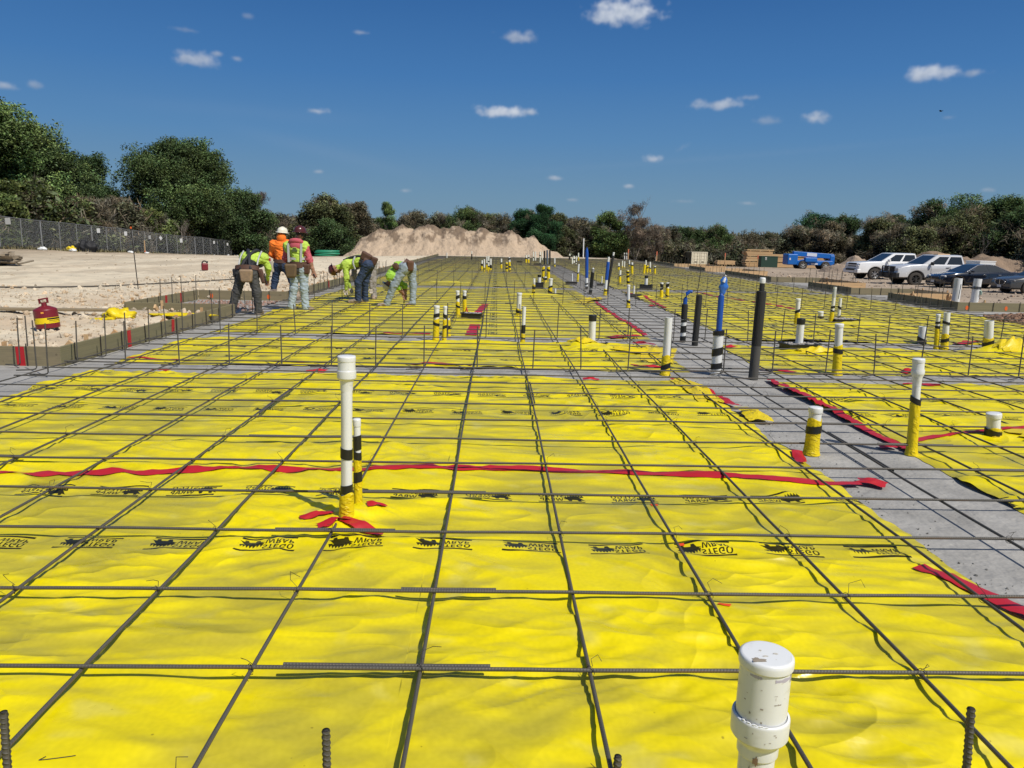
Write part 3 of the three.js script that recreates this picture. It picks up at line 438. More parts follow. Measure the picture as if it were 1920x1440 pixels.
// ================================================================ plastic pipes
const pvcTex = tex(512, 512, (u, v, c) => { const n = fbm(u * 4, v * 4, 5, 4, 4), s = gn(u * 26, v * 40, 26, 40), d = smoothstep(n, 0.15, 0.6) * 0.16 + (s > 0.78 ? 0.22 : 0); c[0] = 1 - d; c[1] = 1 - d * 1.15; c[2] = 1 - d * 1.5; });
const pvcM = new THREE.MeshPhysicalMaterial({ color: new THREE.Color().setRGB(0.69, 0.70, 0.69), map: pvcTex, roughness: 0.34 });
const greyM = phys([0.22, 0.22, 0.21], 0.4), slateM = phys([0.10, 0.13, 0.17], 0.45), blackM = phys([0.017, 0.017, 0.017], 0.5), foamM = std([0.022, 0.022, 0.021], 0.9, { bumpMap: earthBump, bumpScale: 0.01 });
const dustyFoamM = new THREE.MeshStandardMaterial({ color: new THREE.Color().setRGB(0.07, 0.068, 0.062), map: steelTex.clone(), roughness: 0.9 }); dustyFoamM.map = pvcTex;
const blueM = phys([0.012, 0.075, 0.36], 0.36), blueFilmM = phys([0.03, 0.14, 0.5], 0.3, { side: THREE.DoubleSide });
const gravelM = std([0.42, 0.39, 0.35], 0.95, { bumpMap: earthBump, bumpScale: 0.02 });
const hollow = (r, h, y0 = 0, seg = 18, wall = 0.1) => lathe([[r, y0], [r, h], [r * (1 - wall), h + 0.0005], [r * (1 - wall), Math.max(y0, h - 0.12)], [0.001, Math.max(y0, h - 0.12)]], seg);
// film wrapped loosely round a pipe, spreading at its foot
function sleeve(r, h, seed, fine, flare = 1.4) {
  const seg = fine ? 40 : 16, rows = fine ? 26 : 8, prof = []; for (let i = 0; i <= rows; i++) { const t = i / rows; prof.push([r * (1.08 + (flare - 1) * Math.exp(-t * h / 0.035) + 0.04 * (1 - t)), t * h]); } prof.push([r * 0.99, h + 0.002]);
  const g = lathe(prof, seg), p = g.attributes.position;
  for (let i = 0; i < p.count; i++) { const x = p.getX(i), y = p.getY(i), z = p.getZ(i), a = Math.atan2(z, x), k = y / h, q = 1 + 0.07 * (1 - Math.abs(gn(Math.cos(a) * 1.9 + seed + y * 2.2, Math.sin(a) * 1.9 - y * 2.5))) - 0.03 + 0.015 * gn(Math.cos(a) * 4 + seed, Math.sin(a) * 4 + y * 7); p.setX(i, x * q); p.setZ(i, z * q); if (k > 0.97) p.setY(i, y + 0.012 * Math.sin(a * 2 + seed) * Math.min(1, r / 0.04)); }
  g.computeVertexNormals(); return g;
}
// a band of tape between two heights, slightly slanted
function band(r, y0, y1, slant, seg = 18) { const g = new THREE.CylinderGeometry(r * 1.035, r * 1.05, Math.max(0.008, y1 - y0), seg, 2, false); const p = g.attributes.position; for (let i = 0; i < p.count; i++) { const a = Math.atan2(p.getZ(i), p.getX(i)); p.setY(i, p.getY(i) + (y0 + y1) / 2 + slant * Math.cos(a - 0.4)); } g.computeVertexNormals(); return g; }
let pipeNo = 0;
function pipe(label, x, z, h, r, dx, yf, tapes, cap, col) {
  const y0 = Math.max(-0.02, Math.abs(x) < 12 ? -0.02 : groundY(x, z)), t = thing('pipe', label, 'pipe', [x, y0, z], (pipeNo * 2.3) % 1.2, undefined), s = pipeNo++, fine = z > -10, seg = fine ? 28 : 12, H = h - y0;
  const lean = new THREE.Euler(0, 0, -Math.atan2(dx, h)); t.rotation.set(0, 0, lean.z);
  const m = col === 'white' ? pvcM : col === 'black' ? blackM : col === 'slate' ? slateM : col === 'grey' ? greyM : plainFilmM;
  if (col === 'yellow') part(t, 'film_sleeve', (() => { const g = sleeve(r * 0.95, H, s, fine, 1.3); return g; })(), plainFilmM), part(t, 'tube', hollow(r * 0.8, H + 0.02, H * 0.7, seg), pvcM);
  else {
    const tipH = cap === 'cap' ? H - 0.02 : H;
    if (cap === 'socket') {
      part(t, 'tube', lathe([[r * 0.82, 0], [r * 0.82, H * 0.80], [r * 0.9, H * 0.805], [r * 0.9, H * 0.845], [r * 1.1, H * 0.865]], 32), pvcM);
      part(t, 'socket', lathe([[r * 1.0, H * 0.86], [r * 1.3, H * 0.872], [r * 1.36, H * 0.878], [r * 1.36, H * 0.915], [r * 1.33, H * 0.918], [r * 1.24, H * 0.922], [r * 1.24, H * 0.97]], 36), pvcM);
      part(t, 'cap', lathe([[r * 1.24, H * 0.968], [r * 1.3, H * 0.971], [r * 1.3, H * 0.992], [r * 1.24, H], [r * 0.6, H + 0.003], [0.001, H + 0.004]], 36), pvcM);
    } else if (cap === 'reducer') {
      part(t, 'tube', hollow(r * 0.85, H * 0.8, 0, 28), pvcM);
      part(t, 'reducer', lathe([[r * 0.88, H * 0.72], [r * 0.95, H * 0.8], [r * 1.3, H * 0.84], [r * 1.36, H * 0.85], [r * 1.36, H * 0.885], [r * 1.2, H * 0.895], [r * 1.2, H * 0.96]], 32), pvcM);
      part(t, 'cap', lathe([[r * 1.2, H * 0.958], [r * 1.27, H * 0.962], [r * 1.27, H * 0.99], [r * 1.2, H], [0.001, H + 0.004]], 32), pvcM);
    } else part(t, 'tube', hollow(r * 0.94, tipH, 0, seg), m);
    if (cap === 'cap') part(t, 'cap', lathe([[r * 0.96, H - 0.045], [r * 1.06, H - 0.043], [r * 1.07, H - 0.008], [r * 1.0, H], [r * 0.5, H + 0.002], [0.001, H + 0.003]], seg), m);
    if (cap === 'greytip') part(t, 'coupling', lathe([[r * 0.98, H * 0.72], [r * 1.05, H * 0.73], [r * 0.95, H * 0.95], [r * 0.5, H], [0.001, H + 0.002]], seg), phys([0.45, 0.46, 0.44], 0.2));
    if (cap === 'ball') part(t, 'cap', new THREE.SphereGeometry(r * 0.7, 12, 8).translate(0, H, 0), pvcM);
    if (yf) part(t, 'film_sleeve', sleeve(r * 0.97, Math.max(0.03, yf * H), s, fine, yf > 0.7 && r > 0.045 ? 1.25 : 1.35), plainFilmM);
  }
  if (tapes) tapes.split(' ').forEach((q, i) => { const [a, b] = q.split('-').map(Number); part(t, 'tape_band', band(r * (cap === 'socket' ? 0.87 : 1.06) * (a < yf ? 1.07 : 1), a * H, b * H, r * (0.15 + 0.35 * ((s * 7 + i * 3) % 3) / 2) * ((s + i) % 2 ? 1 : -1), seg), blackTapeM); });
  return t;
}
function stones(w, d, n, seed, size = 0.018) { const r = rng(seed), list = []; for (let i = 0; i < n; i++) { const s = size * (0.6 + r()); list.push(new THREE.IcosahedronGeometry(s, 0).scale(1, 0.7, 1 + r() * 0.4).rotateY(r() * 6).translate((r() - 0.5) * w, r() * 0.02, (r() - 0.5) * d)); } return merge(list); }
// black box form sunk among the film, open at the top
function trayParts(t, w, h, fill, seed) {
  const d = w * 0.62, s = 0.015;
  part(t, 'side_panel', box(w, h, s, 0, h / 2, d / 2, 0.08, 0, 0), blackM); part(t, 'side_panel', box(w, h, s, 0, h / 2, -d / 2, -0.08, 0, 0), blackM);
  part(t, 'side_panel', box(s, h, d - s, w / 2 - s / 2, h / 2, 0, 0, 0, -0.08), blackM); part(t, 'side_panel', box(s, h, d - s, -w / 2 + s / 2, h / 2, 0, 0, 0, 0.08), blackM);
  part(t, 'rim', merge([box(w + 0.04, 0.012, 0.035, 0, h, d / 2 + 0.008), box(w + 0.04, 0.012, 0.035, 0, h, -d / 2 - 0.008), box(0.035, 0.012, d - 0.02, w / 2 + 0.006, h, 0), box(0.035, 0.012, d - 0.02, -w / 2 - 0.006, h, 0)]), blackM);
  part(t, 'bed', box(w - 0.03, 0.02, d - 0.03, 0, h * (fill === 'gravel' ? 0.8 : 0.35), 0), fill === 'gravel' ? gravelM : blackM);
  if (fill === 'gravel') part(t, 'gravel', stones(w * 0.86, d * 0.8, 60, seed, 0.02).translate(0, h * 0.86, 0), gravelM).userData.kind = 'stuff';
}
function tray(label, x, z, w, h, fill) { const t = thing('black_tray', label, 'box', [x, 0, z], ((x * 7) % 0.3) - 0.1); trayParts(t, w, Math.max(0.05, h), fill, Math.round(x * 100)); return t; }
let boxNo = 0; const BOXLABELS = ['small black gravel box at the foot of a black capped pipe, in yellow folds', 'wide black gravel box under the pipe with torn black top', 'upright black box below a black capped white pipe', 'far black box below a black capped pipe, by the yellow clump'];
function boxPipe(label, x, z, h, r, dx, w, bh, fill) {
  tray(BOXLABELS[boxNo++], x, z, w, bh, fill);
  const t = thing('pipe', label, 'pipe', [x + (fill === 'gravel' && w < 0.3 ? -0.1 : 0), 0.02, z - (w < 0.3 ? 0.05 : 0.02)]); const H = h - 0.02;
  part(t, 'tube', hollow(r * 0.95, H - 0.03, 0, 18), pvcM); part(t, 'black_cap', lathe([[r * 0.97, H * 0.8], [r * 1.05, H * 0.81], [r * 1.07, H - 0.01], [r, H], [0.001, H]], 18), blackTapeM); part(t, 'tape_band', band(r * 1.05, 0.0, 0.06, 0.015), blackTapeM);
  return t;
}
pipe('tall white pipe with wide socket cap in yellow boot between red tapes', -0.825, -4.145, 0.954, 0.038, 0.019, 0.20, '0.41-0.47 0.20-0.25', 'socket', 'white');
pipe('short white pipe taped behind the tall socketed pipe in the yellow boot', -0.797, -4.365, 0.552, 0.022, 0, 0.58, '0.67-0.82 0.58-0.66 0.33-0.44', 'cap', 'white');
pipe('yellow wrapped pipe with white reducer top beside the nearest red seam of the grey strip', 3.304, -5.819, 0.751, 0.036, -0.029, 0.54, '0.54-0.60', 'reducer', 'white');
pipe('short capped white stub in baggy yellow wrap on the grey strip edge', 2.493, -5.793, 0.36, 0.05, 0.004, 0.75, '0.46-0.61', 'cap', 'white');
pipe('white capped stub poking out of a heaped yellow fold', 4.283, -6.323, 0.22, 0.057, -0.021, 0.45, '0.11-0.40', 'cap', 'white');
pipe('white pipe with yellow foot and one slanted black band on the grey strip', 2.108, -9.357, 0.695, 0.05, 0.007, 0.34, '0.10-0.19', 'open', 'white');
pipe('slim yellow pipe with long white upper half and slanted tape', 4.351, -9.569, 0.633, 0.051, -0.028, 0.58, '0.43-0.52', 'cap', 'white');
pipe('white pipe with lower half yellow under one black band and a draped yellow fold', 7.835, -11.981, 0.484, 0.072, -0.04, 0.46, '0.21-0.35', 'open', 'white');
pipe('stubby white pipe with black wrapped foot on second cross strip', 7.258, -12.87, 0.282, 0.068, -0.015, 0, '0.00-0.35', 'open', 'white');
pipe('narrow yellow pipe with white tip taped to thicker neighbour', 7.168, -12.268, 0.546, 0.035, -0.031, 0.59, '0.73-0.79 0.59-0.67', 'cap', 'white');
pipe('thicker white and yellow pipe taped to narrow yellow pipe', 7.271, -12.218, 0.579, 0.052, -0.025, 0.42, '0.69-0.76 0.21-0.30', 'open', 'white');
pipe('white pipe with narrow yellow waist behind the black capped box pipe', 6.179, -15.631, 0.524, 0.049, -0.014, 0.46, '0.48-0.58', 'cap', 'white');
pipe('low white stub with slanted black wrap beside twin taped pipes', 7.308, -17.143, 0.144, 0.06, -0.014, 0, '0.00-0.33', 'cap', 'white');
pipe('pipe of a twin pair with clear grey coupling at its tip', 7.036, -15.976, 0.757, 0.039, 0.012, 0.34, '0.43-0.49 0.34-0.38', 'greytip', 'white');
pipe('pipe of a twin pair without coupling, taped to the grey tipped one', 7.628, -16.962, 0.462, 0.036, 0.002, 0.10, '0.51-0.62 0.10-0.18', 'open', 'white');
pipe('white pipe with half black and spiral taped yellow foot', 0.434, -12.187, 0.553, 0.032, 0.013, 0.26, '0.26-0.49 0.06-0.15', 'open', 'white');
pipe('thick white pipe over slanted black tape on the yellow sheet', 0.478, -16.273, 0.495, 0.054, 0.012, 0.34, '0.18-0.30 0.05-0.11', 'cap', 'white');
pipe('left pipe of the taped pair next to the gravel filled box', -0.786, -16.044, 0.531, 0.039, -0.015, 0.58, '0.69-0.81 0.38-0.46', 'cap', 'white');
pipe('right pipe of the taped pair touching the gravel filled box', -0.668, -16.413, 0.509, 0.04, -0.004, 0.64, '0.67-0.80', 'cap', 'white');
pipe('thickest pipe of the taped trio on second cross strip', -0.952, -12.201, 0.544, 0.045, 0.016, 0.62, '0.67-0.77 0.45-0.53', 'cap', 'white');
pipe('medium pipe of the taped trio', -0.818, -12.219, 0.536, 0.03, 0.015, 0.63, '0.67-0.78 0.35-0.44', 'cap', 'white');
pipe('shortest yellow pipe of the taped trio', -0.789, -12.851, 0.26, 0.031, -0.001, 1.00, '0.41-0.62', 'none', 'yellow');
pipe('spiral taped yellow pipe beside the upright black box', 1.077, -22.369, 0.506, 0.039, 0.011, 0.67, '0.42-0.58 0.12-0.27', 'open', 'white');
pipe('yellow pipe with white upper part and twin black bands behind white stub', 1.611, -23.17, 0.477, 0.058, 0.018, 0.50, '0.43-0.53 0.13-0.27', 'cap', 'white');
pipe('small thin white stub beside a flat black tray', 1.758, -22.982, 0.19, 0.032, -0.006, 0, '', 'open', 'white');
pipe('left tall yellow pipe of the pair behind the upright box', 1.871, -30.796, 0.566, 0.053, -0.015, 0.93, '0.70-0.81 0.22-0.33', 'none', 'yellow');
pipe('right tall yellow pipe of the pair behind the upright box', 2.162, -32.149, 0.525, 0.061, -0.015, 0.92, '0.67-0.83', 'none', 'yellow');
pipe('short fat stub with black band between two yellow pipes', 1.864, -29.64, 0.223, 0.066, -0.006, 0.45, '0.45-0.82', 'cap', 'white');
pipe('black taped dirty pipe with white ring between the two blue sleeves', 2.924, -23.987, 0.757, 0.05, 0.059, 0, '0.26-0.87 0.00-0.15', 'ball', 'grey');
pipe('white pipe over yellow foot left of the first blue sleeve', 3.284, -31.295, 0.683, 0.039, 0.019, 0.44, '0.44-0.50', 'open', 'white');
pipe('thin white pipe standing in a round black tray', 2.944, -30.007, 0.348, 0.023, -0.012, 0, '', 'open', 'white');
pipe('thin white pipe in small black tray near the leaning sleeve', 3.937, -28.898, 0.317, 0.022, 0.007, 0, '', 'open', 'white');
pipe('white pipe with banded yellow foot on the strip right of the blue sleeves', 3.313, -19.237, 0.544, 0.041, -0.019, 0.34, '0.22-0.32', 'cap', 'white');
pipe('thin white pipe standing in a wide black tray', 4.172, -23.38, 0.29, 0.029, 0.002, 0, '', 'open', 'white');
pipe('yellow pipe with black rings directly behind a white pipe', 4.934, -28.875, 0.552, 0.05, -0.046, 1.00, '0.82-0.93 0.54-0.68 0.18-0.32', 'none', 'yellow');
pipe('yellow footed white pipe strapped to a sagging black bundle', 4.772, -29.88, 0.511, 0.046, -0.003, 0.56, '0.56-0.64', 'open', 'white');
pipe('bright yellow pipe with white tip right of the black bundle', 6.743, -38.513, 0.603, 0.061, -0.029, 0.78, '0.74-0.83', 'open', 'white');
pipe('small far yellow pipe with white tip and black collar, first of a loose row', 6.802, -43.164, 0.44, 0.053, -0.02, 0.47, '0.47-0.60', 'open', 'white');
pipe('second slim far pipe of the loose row, white over yellow', 7.72, -47.681, 0.454, 0.043, -0.005, 0.29, '', 'open', 'white');
pipe('third slim far pipe of the loose row, mostly white', 7.864, -47.756, 0.422, 0.043, -0.003, 0.23, '', 'open', 'white');
pipe('far white pipe rising above the loose row', 8.54, -49.977, 0.442, 0.048, -0.007, 0.31, '0.31-0.46', 'open', 'white');
pipe('left yellow pipe of the far clump behind box pipe', 7.504, -39.439, 0.485, 0.054, 0.03, 0.94, '', 'none', 'yellow');
pipe('tallest white tipped pipe of the far clump', 8.637, -44.803, 0.579, 0.046, -0.03, 0.42, '0.47-0.58', 'open', 'white');
pipe('yellow pipe right of the tallest in far clump', 7.813, -40.197, 0.411, 0.055, 0.006, 0.93, '0.67-0.80', 'none', 'yellow');
pipe('white tipped pipe with black ring at right of far clump', 8.123, -40.98, 0.586, 0.048, -0.02, 0.48, '0.43-0.52', 'open', 'white');
pipe('lone yellow pipe with white tip beyond the far clump', 8.064, -39.372, 0.416, 0.046, -0.023, 0.74, '0.74-0.87', 'cap', 'white');
pipe('left leg of a taped yellow pair with black tops', 4.779, -22.242, 0.46, 0.046, -0.01, 0.57, '0.73-0.93 0.57-0.67', 'cap', 'white');
pipe('right leg of a taped yellow pair with black tops', 5.007, -22.503, 0.45, 0.047, -0.01, 0.66, '0.72-0.93 0.10-0.24', 'cap', 'white');
pipe('black banded pipe at left of the far left clump', -0.775, -40.253, 0.519, 0.05, 0.021, 0.47, '0.47-0.68', 'open', 'white');
pipe('bare white pipe second in the far left clump', -0.606, -38.338, 0.624, 0.039, -0.008, 0.38, '0.21-0.29', 'open', 'white');
pipe('tall white pipe third in the far left clump', -0.503, -39.696, 0.726, 0.038, -0.01, 0.44, '0.48-0.56', 'open', 'white');
pipe('tallest pipe of the far left clump, taped at mid height', -0.39, -37.812, 0.794, 0.044, -0.011, 0.39, '0.65-0.71 0.35-0.42', 'open', 'white');
pipe('pipe at right of the far left clump over black fold', -0.302, -39.791, 0.62, 0.049, -0.009, 0.35, '0.26-0.52', 'open', 'white');
pipe('single yellow footed white pipe right of the far left clump', 0.257, -42.219, 0.572, 0.049, -0.01, 0.50, '0.50-0.65', 'open', 'white');
pipe('shorter of two spiral taped yellow pipes far off', 0.506, -38.847, 0.475, 0.053, -0.009, 0.94, '0.67-0.83 0.33-0.50', 'none', 'yellow');
pipe('taller of two spiral taped yellow pipes far off', 0.667, -38.921, 0.738, 0.053, -0.041, 0.68, '0.82-0.93 0.32-0.43 0.04-0.14', 'open', 'white');
pipe('left yellow pipe of a short far pair before the dirt mound', 2.037, -53.734, 0.581, 0.055, -0.013, 0.62, '0.56-0.69', 'open', 'white');
pipe('right yellow pipe of a short far pair before the dirt mound', 2.204, -53.839, 0.583, 0.063, -0.014, 0.50, '0.62-0.75', 'open', 'white');
pipe('first of four white pipes left of the dark pipe bundle', 2.801, -59.539, 0.724, 0.049, -0.018, 0, '0.39-0.50', 'open', 'white');
pipe('second of four white pipes left of the dark pipe bundle, widest', 2.97, -59.657, 0.725, 0.053, -0.018, 0, '', 'open', 'white');
pipe('third of four white pipes left of the dark pipe bundle', 3.031, -54.36, 0.808, 0.056, -0.021, 0, '0.64-0.73 0.00-0.05', 'open', 'white');
pipe('last of four white pipes left of the dark pipe bundle', 3.69, -63.26, 0.684, 0.048, -0.018, 0, '', 'open', 'white');
pipe('left dark pipe of the bundle before the dirt mound', 3.141, -51.004, 0.931, 0.056, -0.026, 0, '', 'none', 'black');
pipe('middle slate blue pipe of the bundle before the dirt mound', 3.323, -51.111, 0.968, 0.063, -0.027, 0, '', 'none', 'slate');
pipe('right dark pipe of the bundle before the dirt mound', 3.506, -51.219, 0.97, 0.056, -0.028, 0, '', 'none', 'black');
pipe('far white pipe over yellow base right of the dark bundle', 3.532, -47.264, 0.545, 0.045, -0.016, 0.29, '0.29-0.41', 'open', 'white');
pipe('thin black pipe with white tip at the far left sheet', -1.898, -59.181, 0.679, 0.041, -0.007, 0, '0.00-0.71', 'open', 'white');
pipe('tiny white pipe on the farthest grey strip', -3.989, -62.477, 0.463, 0.038, -0.002, 0, '', 'open', 'white');
pipe('far pipe with black foot at left of a scattered white group', 6.091, -65.013, 0.528, 0.067, -0.018, 0, '0.00-0.75', 'open', 'white');
pipe('short far white pipe in the scattered group', 5.189, -53.33, 0.434, 0.055, -0.015, 0, '', 'open', 'white');
pipe('broad far white pipe of the scattered group', 5.557, -55.95, 0.53, 0.077, -0.018, 0, '0.50-0.64', 'open', 'white');
pipe('far white pipe leaning in the scattered group', 5.342, -52.3, 0.603, 0.043, 0.015, 0, '0.24-0.35', 'open', 'white');
pipe('far white over yellow pipe at right of the scattered group', 6.532, -62.126, 0.672, 0.055, -0.024, 0.50, '', 'open', 'white');
pipe('left of two banded far pipes before bare trees', 12.027, -73.125, 0.594, 0.045, -0.028, 0, '0.58-0.75', 'open', 'white');
pipe('right of two banded far pipes before bare trees', 12.259, -73.303, 0.595, 0.045, -0.028, 0, '0.58-0.75', 'open', 'white');
pipe('tall thin white pole standing behind the first blue sleeve', 8.518, -76.678, 1.86, 0.063, -0.016, 0, '', 'open', 'white');
boxPipe('white pipe with black capped top rising from a gravel box in yellow folds', 1.577, -11.646, 0.488, 0.057, -0.117, 0.212, 0.073, 'gravel');
boxPipe('white pipe with torn black top standing in a wide black gravel box', 4.705, -11.729, 0.488, 0.06, -0.019, 0.496, 0.099, 'gravel');
boxPipe('white pipe with black capped top over an upright black box', 1.439, -25.93, 0.46, 0.059, -0.083, 0.268, 0.197, 'none');
boxPipe('far white pipe with black cap over a black box by the yellow clump', 5.189, -26.746, 0.458, 0.06, -0.042, 0.426, 0.148, 'none');
tray('black gravel filled box bridged by a red tape strip', -0.485, -15.655, 0.391, 0.109, 'gravel');
tray('large black gravel tray behind the slim yellow pipe', 7.341, -16.027, 0.517, 0.09, 'gravel');
tray('round black tray holding a thin white pipe', 2.795, -28.873, 0.418, 0.08, 'none');
tray('small black tray beside the leaning blue sleeve', 3.781, -28.176, 0.234, 0.078, 'none');
tray('wide flat black tray under a thin white pipe', 4.091, -22.915, 0.445, 0.064, 'none');
tray('flat black tray next to a small white stub', 1.773, -22.764, 0.346, 0.047, 'none');
tray('far black dish with a white knob before the dirt mound', 1.6, -54.681, 0.375, 0.112, 'none');
tray('dark tray lying between yellow far pipes and dark bundle', 2.643, -50.184, 0.482, 0.103, 'none');
// the large white pipe nearest the viewer
{
  const t = thing('pipe', 'largest white pipe with stepped collar and flat dirty cap, nearest the viewer', 'pipe', [0.662, -0.034, -1.70]), dirt = std([0.26, 0.22, 0.17], 0.95);
  const off = 0.008;
  part(t, 'tube', lathe([[0.0435, 0], [0.0435, 0.382], [0.0465, 0.384], [0.0495, 0.389], [0.0495, 0.412], [0.0505, 0.418], [0.060, 0.436], [0.060, 0.438]], 48), pvcM);
  part(t, 'collar', lathe([[0.055, 0.424], [0.0655, 0.436], [0.0690, 0.442], [0.0695, 0.487], [0.0685, 0.492], [0.0670, 0.4935], [0.0625, 0.4935]], 56), pvcM);
  const up = part(t, 'upper_tube', lathe([[0.0605, 0.46], [0.0605, 0.628]], 48), pvcM);
  part(t, 'cap', lathe([[0.0608, 0.624], [0.0640, 0.6245], [0.0648, 0.627], [0.0650, 0.640], [0.0640, 0.6475], [0.0600, 0.6508], [0.0560, 0.6514], [0.03, 0.6519], [0.0001, 0.652]], 56), pvcM);
  const r = rng(12);
  const blob = (w, d, x, y, z, seed) => { const g = new THREE.CircleGeometry(1, 22).rotateX(-Math.PI / 2), p = g.attributes.position; for (let i = 1; i < p.count; i++) { const a = Math.atan2(p.getZ(i), p.getX(i)), k = 0.7 + 0.5 * gn(Math.cos(a) * 1.6 + seed, Math.sin(a) * 1.6); p.setXYZ(i, p.getX(i) * w * k, 0, p.getZ(i) * d * k); } p.setY(0, 0.0022); g.computeVertexNormals(); return g.translate(x, y, z); };
  part(t, 'mud_smear', blob(0.024, 0.012, -0.033, 0.6525, 0.034, 2), dirt); part(t, 'mud_smear', blob(0.010, 0.004, 0.02, 0.6526, 0.004, 9), std([0.45, 0.42, 0.36], 0.9)); part(t, 'mud_smear', blob(0.009, 0.0035, -0.01, 0.6526, 0.016, 19), std([0.45, 0.42, 0.36], 0.9)); part(t, 'mud_smear', blob(0.006, 0.003, -0.014, 0.6526, -0.01, 23), std([0.4, 0.37, 0.32], 0.9));
  const smear = (a, y, w, h, rad, seed) => { const g = new THREE.CylinderGeometry(rad, rad, h, 10, 5, true, a, w), p = g.attributes.position; for (let i = 0; i < p.count; i++) { p.setY(i, (p.getY(i)) * (0.4 + 0.9 * Math.abs(gn(Math.atan2(p.getX(i), p.getZ(i)) * 9 + seed, 1))) + y); } g.computeVertexNormals(); return g; };
  part(t, 'mud_smear', smear(0.1, 0.55, 0.32, 0.004, 0.0609, 3), std([0.3, 0.27, 0.22], 0.9)); part(t, 'mud_smear', smear(-0.55, 0.39, 0.25, 0.03, 0.0502, 6), std([0.2, 0.13, 0.07], 0.9)); part(t, 'mud_smear', smear(0.25, 0.352, 0.22, 0.05, 0.0439, 8), std([0.22, 0.14, 0.08], 0.9)); part(t, 'mud_smear', smear(-0.8, 0.34, 0.4, 0.06, 0.0439, 5), std([0.2, 0.15, 0.09], 0.9));
  const lilac = std([0.42, 0.39, 0.47], 0.6); part(t, 'primer_stain', smear(0.05, 0.612, 0.9, 0.013, 0.0609, 4), lilac); part(t, 'primer_stain', smear(-0.95, 0.616, 0.5, 0.010, 0.0609, 9), lilac); part(t, 'primer_stain', smear(0.85, 0.61, 0.3, 0.03, 0.0608, 2), std([0.3, 0.27, 0.24], 0.9));
  for (let k = 0; k < 16; k++) part(t, 'scuff', smear(r() * 2.4 - 1.2, 0.47 + r() * 0.13, 0.02 + r() * 0.12, 0.002 + r() * 0.008, 0.0608, k), std(k % 3 ? [0.5, 0.47, 0.42] : [0.32, 0.27, 0.22], 0.9));
  for (let k = 0; k < 6; k++) part(t, 'scuff', smear(r() * 2.0 - 1.0, 0.448 + r() * 0.03, 0.02 + r() * 0.1, 0.002 + r() * 0.006, 0.0698, k + 30), std([0.4, 0.36, 0.31], 0.9));
  part(t, 'glue_bead', bar([...Array(14)].map((_, i) => { const a = -1.05 + i * 0.075; return V(Math.sin(a) * 0.0655, 0.4945 + 0.0015 * Math.sin(i * 2.1), Math.cos(a) * 0.0655); }), (q) => 0.0022 + 0.001 * Math.sin(q * 30), 5), pvcM);
  t.rotation.z = -0.012;
}
